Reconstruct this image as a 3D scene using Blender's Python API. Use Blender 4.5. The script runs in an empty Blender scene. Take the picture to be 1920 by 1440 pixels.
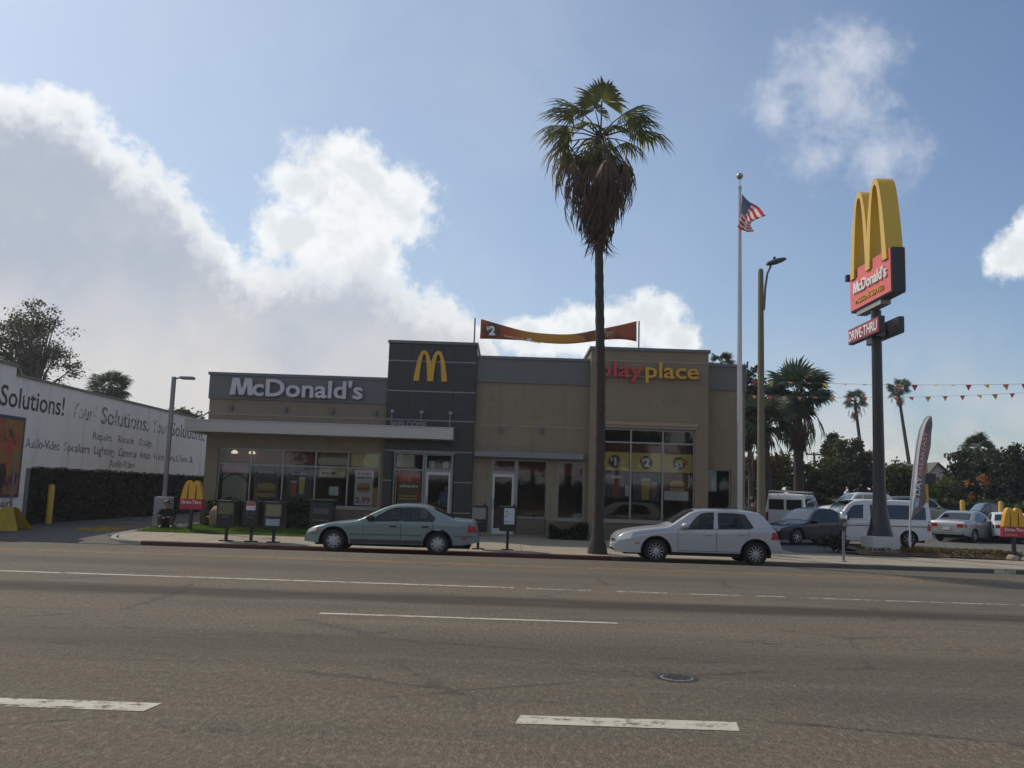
import bpy, bmesh, math, random
import numpy as np
from mathutils import Vector, Matrix, Quaternion

random.seed(7)
RNG = np.random.default_rng(11)
SC = bpy.context.scene
COL = SC.collection
R = math.radians

# ------------------------------------------------------------------ camera
CAM_H, FPX = 1.6, 1640.0
cam_data = bpy.data.cameras.new('camera')
cam = bpy.data.objects.new('camera', cam_data)
COL.objects.link(cam)
CAM_ROT = Matrix.Rotation(R(90 + 7.1), 3, 'X') @ Matrix.Rotation(R(1.9), 3, 'Z')
cam.matrix_world = Matrix.Translation((0, 0, CAM_H)) @ CAM_ROT.to_4x4()
cam_data.sensor_width = 36.0
cam_data.lens = 36.0 * FPX / 1920.0
cam_data.clip_start = 0.1
cam_data.clip_end = 6000
SC.camera = cam


def ray(px, py):
    return CAM_ROT @ Vector(((px - 960) / FPX, -(py - 720) / FPX, -1))


def P(px, py, Y):
    """world point seen at a pixel of the photograph, at depth Y"""
    d = ray(px, py)
    return Vector((0, 0, CAM_H)) + d * (Y / d.y)


def ang(px, py):
    d = ray(px, py).normalized()
    return math.degrees(math.atan2(d.x, d.y)), math.degrees(math.asin(d.z))


# ------------------------------------------------------------------ node helpers
class NT:
    """tiny arithmetic layer over a shader node tree"""
    def __init__(self, tree):
        self.t = tree

    def new(self, typ, **kw):
        n = self.t.nodes.new(typ)
        for k, v in kw.items():
            setattr(n, k, v)
        return n

    def put(self, sock, v):
        if v is None:
            return
        if isinstance(v, (int, float)):
            sock.default_value = v
        elif isinstance(v, (tuple, list)):
            sock.default_value = tuple(v) + ((1,) if len(v) == 3 and len(sock.default_value) == 4 else ())
        else:
            self.t.links.new(v, sock)

    def m(self, op, a, b=None, c=None, clamp=False):
        n = self.new('ShaderNodeMath', operation=op, use_clamp=clamp)
        for i, v in enumerate((a, b, c)):
            self.put(n.inputs[i], v)
        return n.outputs[0]

    def add(self, a, b): return self.m('ADD', a, b)
    def sub(self, a, b): return self.m('SUBTRACT', a, b)
    def mul(self, a, b): return self.m('MULTIPLY', a, b)
    def mx(self, a, b): return self.m('MAXIMUM', a, b)

    def smooth(self, v, lo, hi, tlo=0.0, thi=1.0):
        n = self.new('ShaderNodeMapRange', interpolation_type='SMOOTHSTEP')
        for i, x in enumerate((v, lo, hi, tlo, thi)):
            self.put(n.inputs[i], x)
        return n.outputs[0]

    def mix(self, f, a, b, blend='MIX'):
        n = self.new('ShaderNodeMix', data_type='RGBA', blend_type=blend)
        self.put(n.inputs[0], f)
        self.put(n.inputs[6], a)
        self.put(n.inputs[7], b)
        return n.outputs[2]

    def noise(self, vec, scale, detail=4, rough=0.55, dist=0.0):
        n = self.new('ShaderNodeTexNoise')
        self.put(n.inputs['Vector'], vec)
        n.inputs['Scale'].default_value = scale
        n.inputs['Detail'].default_value = detail
        n.inputs['Roughness'].default_value = rough
        n.inputs['Distortion'].default_value = dist
        return n.outputs[0]

    def vscale(self, vec, s):
        n = self.new('ShaderNodeMapping')
        self.put(n.inputs['Vector'], vec)
        n.inputs['Scale'].default_value = s
        return n.outputs[0]

    def curve(self, v, pts):
        """piecewise-smooth function through (x, y) with x and y in 0..1"""
        n = self.new('ShaderNodeFloatCurve')
        c = n.mapping.curves[0]
        while len(c.points) < len(pts):
            c.points.new(0.5, 0.5)
        for p, q in zip(c.points, pts):
            p.location = q
        n.mapping.update()
        self.put(n.inputs['Value'], v)
        return n.outputs[0]


# ------------------------------------------------------------------ sun, sky and exposure
SUN_AZ, SUN_EL = -53.0, 46.0          # degrees, azimuth measured from +Y, negative = left
SUN_VEC = Vector((math.sin(R(SUN_AZ)) * math.cos(R(SUN_EL)), math.cos(R(SUN_AZ)) * math.cos(R(SUN_EL)), math.sin(R(SUN_EL))))
sun_data = bpy.data.lights.new('sun', 'SUN')
sun_data.energy = 3.35
sun_data.angle = R(0.53)
sun_data.color = (1.0, 0.91, 0.76)
sun = bpy.data.objects.new('sun', sun_data)
COL.objects.link(sun)
sun.location = SUN_VEC * 60
sun.rotation_euler = SUN_VEC.to_track_quat('Z', 'Y').to_euler()

SKY_STRENGTH = 0.15
world = bpy.data.worlds.new('World')
SC.world = world
world.use_nodes = True
wt = world.node_tree
wt.nodes.clear()
n = NT(wt)
sky = n.new('ShaderNodeTexSky', sky_type='NISHITA')
sky.sun_disc = False
sky.sun_elevation = R(SUN_EL)
sky.sun_rotation = R(SUN_AZ)
sky.altitude = 50
sky.air_density = 1.0
sky.dust_density = 1.2
sky.ozone_density = 3.0
tc = n.new('ShaderNodeTexCoord')
sep = n.new('ShaderNodeSeparateXYZ')
wt.links.new(tc.outputs['Generated'], sep.inputs[0])
DX, DY, DZ = sep.outputs
DEG = 57.29578
az = n.mul(n.m('ARCTAN2', DX, DY), DEG)
el = n.mul(n.m('ARCSINE', DZ), DEG)
dirv = tc.outputs['Generated']
big = n.noise(dirv, 7.0, 9, 0.6, 0.25)
fine = n.noise(dirv, 26.0, 8, 0.62, 0.2)
tiny = n.noise(dirv, 75.0, 6, 0.6, 0.3)
warp = n.add(n.add(n.mul(n.sub(big, 0.5), 0.95), n.mul(n.sub(fine, 0.5), 0.75)), n.mul(n.sub(tiny, 0.5), 0.3))
# relief: does the cloud get thinner towards the sun?
mp_ = n.new('ShaderNodeMapping'); wt.links.new(dirv, mp_.inputs['Vector']); mp_.inputs['Location'].default_value = (-0.016, 0.0, 0.018)
big2 = n.noise(mp_.outputs[0], 7.0, 9, 0.6, 0.25)
fine2 = n.noise(mp_.outputs[0], 26.0, 8, 0.62, 0.2)
relief = n.add(n.mul(n.sub(big, big2), 4.0), n.mul(n.sub(fine, fine2), 1.4))
# the long cloud bank: everything below a skyline that climbs to the left
def u_of(a): return (a + 180) / 360
edge = [(0, 133), (60, 143), (130, 162), (200, 220), (250, 262), (320, 330), (400, 395), (470, 470), (560, 470), (640, 470), (700, 490), (760, 532), (830, 545), (900, 590), (930, 640)]
pts = [(0.0, 0.10), (u_of(-150), 0.10), (u_of(-110), 0.16), (u_of(-80), 0.22), (u_of(-50), 0.285)]
for ex, ey in edge:
    a_, e_ = ang(ex, ey)
    pts.append((u_of(a_), e_ / 90))
pts += [(u_of(4), 0.035), (u_of(40), 0.05), (u_of(90), 0.13), (u_of(140), 0.12), (1.0, 0.10)]
line = n.mul(n.curve(n.m('DIVIDE', n.add(az, 180.0), 360.0), pts), 90.0)
bank_v = n.sub(line, el)                                    # degrees below the skyline
bank_n = n.add(bank_v, n.mul(warp, 6.0))
bank = n.smooth(bank_n, -0.5, 1.1)
rim = n.m('ADD', n.smooth(n.add(bank_v, n.mul(warp, 6.5)), 0.4, 4.0, 1.0, 0.0), n.mul(relief, 0.2), clamp=True)
low = n.smooth(n.add(el, n.mul(n.sub(big, 0.5), 16.0)), 4.0, 13.5, 1.0, 0.0)
# separate cumulus heaps: (px, py, rx px, ry px, weight)
def blob(px, py, rx, ry, tilt=0.0):
    a_, e_ = ang(px, py)
    k = 57.29578 / FPX * 0.96
    dx = n.mul(n.sub(az, a_), math.cos(R(e_)))
    dy = n.sub(el, e_)
    c_, s_ = math.cos(R(tilt)), math.sin(R(tilt))
    qx = n.mul(n.add(n.mul(dx, c_), n.mul(dy, s_)), 1 / (rx * k))
    qy = n.mul(n.sub(n.mul(dy, c_), n.mul(dx, s_)), 1 / (ry * k))
    return n.sub(1.0, n.m('SQRT', n.add(n.mul(qx, qx), n.mul(qy, qy))))
def union(lst):
    v = lst[0]
    for b_ in lst[1:]:
        v = n.mx(v, b_)
    return v
heap = union([blob(670, 375, 165, 125), blob(620, 440, 150, 95), blob(640, 320, 118, 92), blob(735, 375, 110, 90), blob(560, 345, 70, 50), blob(585, 440, 130, 75), blob(700, 480, 80, 70),
              blob(1010, 630, 85, 42), blob(1095, 620, 80, 62), blob(1170, 615, 85, 58), blob(1225, 605, 60, 62), blob(1270, 640, 52, 46),
              blob(1902, 480, 48, 46), blob(1962, 440, 50, 50)])
heap_n = n.add(heap, n.mul(warp, 1.6))
heap_d = n.smooth(heap_n, -0.08, 0.42)
wisp = union([blob(1570, 190, 120, 130, 0), blob(1450, 215, 52, 66, 0), blob(1660, 290, 82, 74, 0), blob(1600, 110, 95, 62, 0), blob(1530, 290, 80, 50)])
wisp_n = n.add(wisp, n.mul(warp, 2.2))
wisp_d = n.mul(n.smooth(wisp_n, -0.2, 1.15), 0.62)
# soft low haze clouds over the lot, and the same broken cloud all round the sky
soft = n.mul(n.mul(n.smooth(el, 2.0, 13.0, 1.0, 0.0), n.smooth(big, 0.36, 0.62)), 0.6)
ah = n.m('ABSOLUTE', az)
away = n.mx(n.smooth(ah, 40.0, 60.0), n.smooth(el, 40.0, 52.0))
scat = n.mul(n.mul(n.smooth(n.noise(dirv, 3.1, 8, 0.58, 0.2), 0.53, 0.66), away), n.smooth(el, 3.0, 12.0))
CW = (8.0, 8.25, 8.4)               # lit cloud edge
CG = (3.85, 4.3, 5.1)                  # thick shaded cloud
CL = (6.1, 5.95, 5.8)                  # low, hazy cloud
bank_col = n.mix(rim, CG, CW)
bank_col = n.mix(n.mul(n.smooth(n.noise(dirv, 4.2, 6, 0.55), 0.42, 0.66), 0.45), bank_col, (5.1, 5.4, 6.0))
bank_col = n.mix(low, bank_col, CL)
heap_col = n.mix(n.smooth(n.sub(n.add(heap_n, n.mul(n.sub(fine, 0.5), 0.9)), n.mul(relief, 1.4)), 0.15, 0.95), CW, (6.6, 6.95, 7.25))
veil = n.mul(n.smooth(az, 38.0, -12.0), n.add(0.30, n.mul(n.smooth(big, 0.35, 0.65), 0.12)))
col = n.mix(veil, sky.outputs[0], (5.0, 5.9, 6.7))     # thin high haze
col = n.mix(soft, col, CL)
col = n.mix(scat, col, (7.0, 7.2, 7.5))
col = n.mix(wisp_d, col, (7.0, 7.2, 7.7))
col = n.mix(heap_d, col, heap_col)
col = n.mix(bank, col, bank_col)
bg = n.new('ShaderNodeBackground')
n.put(bg.inputs[0], col)
bg.inputs[1].default_value = SKY_STRENGTH
wo = n.new('ShaderNodeOutputWorld')
wt.links.new(bg.outputs[0], wo.inputs[0])

SC.view_settings.view_transform = 'Standard'
SC.view_settings.look = 'None'
SC.view_settings.gamma = 1.0
SC.view_settings.exposure = -0.36
SC.view_settings.use_curve_mapping = False
SC.render.engine = 'CYCLES'
SC.cycles.use_denoising = True
SC.cycles.max_bounces = 8
SC.cycles.transparent_max_bounces = 12
SC.cycles.caustics_reflective = False
SC.cycles.caustics_refractive = False
SC.cycles.sample_clamp_indirect = 6.0

# ------------------------------------------------------------------ materials
MATS = {}


def mat(name, base, rough=0.6, metal=0.0, var=0.12, vscale=3.0, bump=0.0, bscale=40.0, coat=0.0, spec=0.5, extra=None, dirt=0.0, dirt_col=(0.05, 0.045, 0.04), emit=None):
    if name in MATS:
        return MATS[name]
    m_ = bpy.data.materials.new(name)
    m_.use_nodes = True
    t = m_.node_tree
    b = t.nodes['Principled BSDF']
    q = NT(t)
    co = q.new('ShaderNodeTexCoord').outputs['Object']
    nz = q.noise(co, vscale, 6, 0.6)
    c = q.mix(nz, tuple(x * (1 - var) for x in base), tuple(min(1, x * (1 + var)) for x in base))
    if dirt:
        dn = q.smooth(q.noise(q.vscale(co, (1, 1, 0.35)), 1.6, 8, 0.7), 0.5, 0.72)
        c = q.mix(q.mul(dn, dirt), c, dirt_col)
    if extra:
        c = extra(q, co, c)
    q.put(b.inputs['Base Color'], c)
    b.inputs['Roughness'].default_value = rough
    b.inputs['Metallic'].default_value = metal
    b.inputs['Specular IOR Level'].default_value = spec
    b.inputs['Coat Weight'].default_value = coat
    b.inputs['Coat Roughness'].default_value = 0.06
    if emit:
        q.put(b.inputs['Emission Color'], emit[0])
        b.inputs['Emission Strength'].default_value = emit[1]
    if bump:
        bn = q.new('ShaderNodeBump')
        bn.inputs['Strength'].default_value = bump
        bn.inputs['Distance'].default_value = 0.02
        q.put(bn.inputs['Height'], q.noise(co, bscale, 5, 0.6))
        t.links.new(bn.outputs[0], b.inputs['Normal'])
    MATS[name] = m_
    return m_


def glass(name, tint=(0.55, 0.58, 0.58), boost=1.0):
    if name in MATS:
        return MATS[name]
    m_ = bpy.data.materials.new(name)
    m_.use_nodes = True
    t = m_.node_tree
    t.nodes.clear()
    q = NT(t)
    tr = q.new('ShaderNodeBsdfTransparent')
    tr.inputs[0].default_value = (*tint, 1)
    gl = q.new('ShaderNodeBsdfGlossy')
    gl.inputs['Roughness'].default_value = 0.03
    gl.inputs['Color'].default_value = (0.9, 0.93, 0.95, 1)
    fr = q.new('ShaderNodeFresnel')
    fr.inputs[0].default_value = 1.5
    f_ = q.m('MULTIPLY', fr.outputs[0], boost, clamp=True)
    mx = q.new('ShaderNodeMixShader')
    q.put(mx.inputs[0], f_)
    t.links.new(tr.outputs[0], mx.inputs[1])
    t.links.new(gl.outputs[0], mx.inputs[2])
    o = q.new('ShaderNodeOutputMaterial')
    t.links.new(mx.outputs[0], o.inputs[0])
    MATS[name] = m_
    return m_


def wornpaint(name, base, amount=0.5, rough=0.75):
    """road paint with holes worn through to the asphalt"""
    m_ = mat(name, base, rough, var=0.15, vscale=14, dirt=0.5, dirt_col=tuple(x * 0.45 for x in base))
    t = m_.node_tree; q = NT(t)
    co = q.new('ShaderNodeTexCoord').outputs['Object']
    a_ = q.noise(co, 7.0, 8, 0.75); b_ = q.noise(q.vscale(co, (0.5, 3.0, 1)), 3.0, 6, 0.7)
    k_ = q.smooth(q.add(q.mul(a_, 0.6), q.mul(b_, 0.4)), 0.70 - 0.28 * amount, 0.60 - 0.28 * amount)
    tr = q.new('ShaderNodeBsdfTransparent'); mx = q.new('ShaderNodeMixShader')
    q.put(mx.inputs[0], k_)
    t.links.new(tr.outputs[0], mx.inputs[1]); t.links.new(t.nodes['Principled BSDF'].outputs[0], mx.inputs[2])
    t.links.new(mx.outputs[0], t.nodes['Material Output'].inputs[0])
    return m_


def leafmat(name, base, var=0.4, trans=0.35, second=None, tint=(1.25, 1.25, 0.7)):
    if name in MATS:
        return MATS[name]
    m_ = bpy.data.materials.new(name)
    m_.use_nodes = True
    t = m_.node_tree
    b = t.nodes['Principled BSDF']
    o = t.nodes['Material Output']
    q = NT(t)
    co = q.new('ShaderNodeTexCoord').outputs['Object']
    nz = q.smooth(q.noise(co, 1.3, 6, 0.65), 0.3, 0.7)
    lo = tuple(x * (1 - var) for x in base)
    hi = second or tuple(x * (1 + var) for x in base)
    c = q.mix(nz, lo, hi)
    q.put(b.inputs['Base Color'], c)
    b.inputs['Roughness'].default_value = 0.55
    b.inputs['Specular IOR Level'].default_value = 0.35
    tl = q.new('ShaderNodeBsdfTranslucent')
    q.put(tl.inputs[0], q.mix(1.0, c, tint, 'MULTIPLY'))
    mx = q.new('ShaderNodeMixShader')
    mx.inputs[0].default_value = trans
    t.links.new(b.outputs[0], mx.inputs[1])
    t.links.new(tl.outputs[0], mx.inputs[2])
    t.links.new(mx.outputs[0], o.inputs[0])
    MATS[name] = m_
    return m_


# ------------------------------------------------------------------ object helpers
OFF = {}


def tag(o, label=None, cat=None, group=None, kind=None):
    if label: o['label'] = label
    if cat: o['category'] = cat
    if group: o['group'] = group
    if kind: o['kind'] = kind
    return o


def thing(name, label, cat, loc=(0, 0, 0), rz=0.0, group=None, world_parts=True):
    """an Empty at the base of a thing; with world_parts its parts are given in world coordinates"""
    o = bpy.data.objects.new(name, None)
    o.empty_display_size = 0.2
    COL.objects.link(o)
    o.location = loc
    o.rotation_euler = (0, 0, rz)
    OFF[o.name] = Vector(loc) if world_parts else Vector((0, 0, 0))
    return tag(o, label, cat, group)


def link(name, me, parent=None):
    o = bpy.data.objects.new(name, me)
    COL.objects.link(o)
    if parent is not None:
        o.parent = parent
        OFF[o.name] = OFF[parent.name]
    else:
        OFF[o.name] = Vector((0, 0, 0))
    return o


class MB:
    def __init__(self):
        self.v, self.f, self.mi = [], [], []

    def face(self, idx, mi=0):
        self.f.append(tuple(idx)); self.mi.append(mi)

    def poly(self, pts, mi=0):
        i = len(self.v)
        self.v += [tuple(p) for p in pts]
        self.face(range(i, i + len(pts)), mi)
        return self

    def box(self, x0, x1, y0, y1, z0, z1, mi=0):
        i = len(self.v)
        self.v += [(x0, y0, z0), (x1, y0, z0), (x1, y1, z0), (x0, y1, z0), (x0, y0, z1), (x1, y0, z1), (x1, y1, z1), (x0, y1, z1)]
        for q in ((0, 3, 2, 1), (4, 5, 6, 7), (0, 1, 5, 4), (1, 2, 6, 5), (2, 3, 7, 6), (3, 0, 4, 7)):
            self.face([i + k for k in q], mi)
        return self

    def bbox(self, x0, x1, y0, y1, z0, z1, b=0.01, mi=0):
        """box with chamfered edges"""
        bm = bmesh.new()
        bmesh.ops.create_cube(bm, size=1)
        for v in bm.verts:
            v.co = Vector(((x0 + x1) / 2 + v.co.x * (x1 - x0), (y0 + y1) / 2 + v.co.y * (y1 - y0), (z0 + z1) / 2 + v.co.z * (z1 - z0)))
        bmesh.ops.bevel(bm, geom=bm.edges[:], offset=b, segments=2, affect='EDGES', profile=0.5)
        return self.bm(bm, mi)

    def bm(self, bm, mi=0):
        i = len(self.v)
        bm.verts.index_update()
        self.v += [tuple(v.co) for v in bm.verts]
        for f in bm.faces:
            self.face([i + v.index for v in f.verts], mi)
        bm.free()
        return self

    def tube(self, pts, rad, n=10, mi=0, caps=True):
        pts = [Vector(p) for p in pts]
        if not isinstance(rad, (list, tuple)):
            rad = [rad] * len(pts)
        i0 = len(self.v)
        up = None
        for k, p in enumerate(pts):
            a = pts[max(0, k - 1)]; b = pts[min(len(pts) - 1, k + 1)]
            d = (b - a).normalized()
            if up is None:
                up = Vector((0, 0, 1)) if abs(d.z) < 0.9 else Vector((0, 1, 0))
            s = d.cross(up)
            if s.length < 1e-4:
                s = d.cross(Vector((1, 0, 0)))
            s.normalize()
            t = s.cross(d).normalized()
            up = t
            for j in range(n):
                th = 2 * math.pi * j / n
                self.v.append(tuple(p + (s * math.cos(th) + t * math.sin(th)) * rad[k]))
        for k in range(len(pts) - 1):
            for j in range(n):
                a = i0 + k * n + j; b = i0 + k * n + (j + 1) % n
                self.face((a, a + n, b + n, b), mi)
        if caps:
            self.face([i0 + j for j in range(n)], mi)
            e = i0 + (len(pts) - 1) * n
            self.face([e + j for j in reversed(range(n))], mi)
        return self

    def lathe(self, prof, n=20, c=(0, 0, 0), axis='Z', mi=0, caps=True):
        """profile of (radius, height)"""
        i0 = len(self.v)
        for r_, h in prof:
            for j in range(n):
                th = 2 * math.pi * j / n
                a, b = r_ * math.cos(th), r_ * math.sin(th)
                if axis == 'Z': q = (a, b, h)
                elif axis == 'Y': q = (a, h, b)
                else: q = (h, a, b)
                self.v.append((c[0] + q[0], c[1] + q[1], c[2] + q[2]))
        for k in range(len(prof) - 1):
            for j in range(n):
                a = i0 + k * n + j; b = i0 + k * n + (j + 1) % n
                self.face((a, b, b + n, a + n), mi)
        if caps:
            self.face([i0 + j for j in range(n)], mi)
            e = i0 + (len(prof) - 1) * n
            self.face([e + j for j in range(n)], mi)
        return self

    def prism(self, pts, d, mi=0):
        """closed outline (list of Vectors) pushed along vector d"""
        k = len(pts); i = len(self.v); d = Vector(d)
        self.v += [tuple(Vector(p)) for p in pts] + [tuple(Vector(p) + d) for p in pts]
        self.face(list(range(i, i + k)), mi)
        self.face(list(reversed(range(i + k, i + 2 * k))), mi)
        for j in range(k):
            self.face((i + j, i + (j + 1) % k, i + k + (j + 1) % k, i + k + j), mi)
        return self

    def grid(self, rows, mi=0, closed=False):
        i = len(self.v); nr = len(rows); nc = len(rows[0])
        for r_ in rows:
            self.v += [tuple(p) for p in r_]
        for a in range(nr - 1):
            for b in range(nc - 1):
                k = i + a * nc + b
                self.face((k, k + 1, k + nc + 1, k + nc), mi)
        return self

    def mesh(self, name, mats, smooth=False, off=None, angle=None):
        me = bpy.data.meshes.new(name)
        o = off or Vector((0, 0, 0))
        me.from_pydata([(x - o.x, y - o.y, z - o.z) for x, y, z in self.v], [], self.f)
        for m_ in (mats if isinstance(mats, (list, tuple)) else [mats]):
            me.materials.append(m_)
        if any(self.mi):
            me.polygons.foreach_set('material_index', self.mi)
        bm = bmesh.new(); bm.from_mesh(me)
        if len(bm.faces) < 60000:
            bmesh.ops.recalc_face_normals(bm, faces=bm.faces)
        bm.to_mesh(me); bm.free()
        if smooth:
            me.polygons.foreach_set('use_smooth', [True] * len(me.polygons))
            if angle is not None:
                try: me.set_sharp_from_angle(angle=R(angle))
                except Exception: pass
        me.update()
        return me

    def build(self, name, mats, parent=None, smooth=False, angle=40):
        off = OFF[parent.name] if parent is not None else None
        return link(name, self.mesh(name, mats, smooth, off, angle), parent)


def leaf_mesh(name, centers, size, m_, flat=0.0, off=None, elong=1.5):
    """many small leaf faces, randomly turned, one per centre (numpy)"""
    c = np.asarray(centers, dtype=float)
    k = len(c)
    a = RNG.normal(size=(k, 3)); a[:, 2] *= (1 - flat)
    a /= np.linalg.norm(a, axis=1)[:, None] + 1e-9
    b = RNG.normal(size=(k, 3))
    b -= a * np.sum(a * b, axis=1)[:, None]
    b /= np.linalg.norm(b, axis=1)[:, None] + 1e-9
    s = size * RNG.uniform(0.6, 1.35, size=(k, 1))
    u = a * s * elong * 0.5; w = b * s * 0.5
    v = np.stack([c - u, c - w * 0.9 + u * 0.1, c + u, c + w * 0.9 + u * 0.1], axis=1).reshape(-1, 3)
    if off is not None:
        v = v - np.array(off)
    me = bpy.data.meshes.new(name)
    me.vertices.add(4 * k); me.vertices.foreach_set('co', v.ravel())
    me.loops.add(4 * k); me.loops.foreach_set('vertex_index', np.arange(4 * k, dtype=np.int32))
    me.polygons.add(k)
    me.polygons.foreach_set('loop_start', np.arange(0, 4 * k, 4, dtype=np.int32))
    me.polygons.foreach_set('loop_total', np.full(k, 4, dtype=np.int32))
    me.materials.append(m_)
    me.update(); me.validate()
    return me


def text_letters(s, size, pos, right, up, m_, parent, depth=0.02, offset=0.0, width=None, name='letter', spread=1.0, shear=0.0):
    """each character a raised mesh of its own; pos = baseline start, right/up = unit vectors"""
    right, up = Vector(right).normalized(), Vector(up).normalized()
    nrm = right.cross(up)
    cu = bpy.data.curves.new('t', 'FONT')
    cu.size = size; cu.offset = offset * size; cu.extrude = depth / 2; cu.resolution_u = 3; cu.shear = shear
    ob = bpy.data.objects.new('t', cu)
    def mk(body):
        cu.body = body
        if body == 'M' and offset > 0.015:          # heavy capital drawn as a clean outline
            h, w, t = 0.70 * size, 0.84 * size, 0.20 * size
            o_ = [(0, 0), (0.10 * w, h), (0.10 * w + t * 1.15, h), (w / 2, 0.36 * h), (0.9 * w - t * 1.15, h), (0.9 * w, h), (w, 0), (w - t, 0), (0.86 * w - 0.55 * t, 0.62 * h), (w / 2 + 0.42 * t, 0), (w / 2 - 0.42 * t, 0), (0.14 * w + 0.55 * t, 0.62 * h), (t, 0)]
            return MB().prism([(x, y, -depth / 2) for x, y in o_], (0, 0, depth)).mesh('M', m_)
        return bpy.data.meshes.new_from_object(ob)
    def maxx(me):
        return max((v.co.x for v in me.vertices), default=0.0)
    xs = []; ms = []
    for i, ch in enumerate(s):
        if ch == ' ':
            continue
        me = mk(ch); pre = mk(s[:i + 1])
        xs.append(maxx(pre) - maxx(me)); ms.append(me)
        bpy.data.meshes.remove(pre)
    total = xs[-1] + maxx(ms[-1])
    k = (width / total) if width else 1.0
    off = OFF[parent.name]
    out = []
    for x, me in zip(xs, ms):
        for v in me.vertices:
            c = v.co.copy()
            v.co = Vector(pos) + right * ((c.x + x) * k) + up * c.y + nrm * (c.z + depth / 2) - off
        me.materials.clear(); me.materials.append(m_)
        me.name = name
        out.append(link(name, me, parent))
    bpy.data.objects.remove(ob); bpy.data.curves.remove(cu)
    return out


def text_block(s, size, pos, right, up, m_, parent, depth=0.004, offset=0.0, width=None, name='lettering', shear=0.0):
    """flat print: one mesh for a whole line"""
    right, up = Vector(right).normalized(), Vector(up).normalized()
    nrm = right.cross(up)
    cu = bpy.data.curves.new('t', 'FONT')
    cu.size = size; cu.offset = offset * size; cu.extrude = depth / 2; cu.body = s; cu.resolution_u = 3; cu.shear = shear
    ob = bpy.data.objects.new('t', cu)
    me = bpy.data.meshes.new_from_object(ob)
    mxx = max(v.co.x for v in me.vertices)
    k = (width / mxx) if width else 1.0
    off = OFF[parent.name]
    for v in me.vertices:
        c = v.co.copy()
        v.co = Vector(pos) + right * (c.x * k) + up * c.y + nrm * (c.z + depth / 2) - off
    me.materials.clear(); me.materials.append(m_)
    me.name = name
    bpy.data.objects.remove(ob); bpy.data.curves.remove(cu)
    return link(name, me, parent)


def disc(mb, c, right, up, rx, rz, d=0.004, n=20, mi=0):
    right, up = Vector(right), Vector(up)
    nrm = right.cross(up)
    pts = [Vector(c) + right * (rx * math.cos(2 * math.pi * k / n)) + up * (rz * math.sin(2 * math.pi * k / n)) for k in range(n)]
    return mb.prism(pts, nrm * d, mi)


def copy_tree(o, parent=None):
    c = o.copy(); COL.objects.link(c)
    c.parent = parent
    OFF[c.name] = OFF[o.name]
    for ch in list(o.children):
        copy_tree(ch, c)
    return c


RT, UP, FW = Vector((1, 0, 0)), Vector((0, 0, 1)), Vector((0, -1, 0))

# ================================================================== setting
YK = 24.8                                   # face of the far kerb
ZK = -0.06                                  # top of the far kerb


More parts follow.
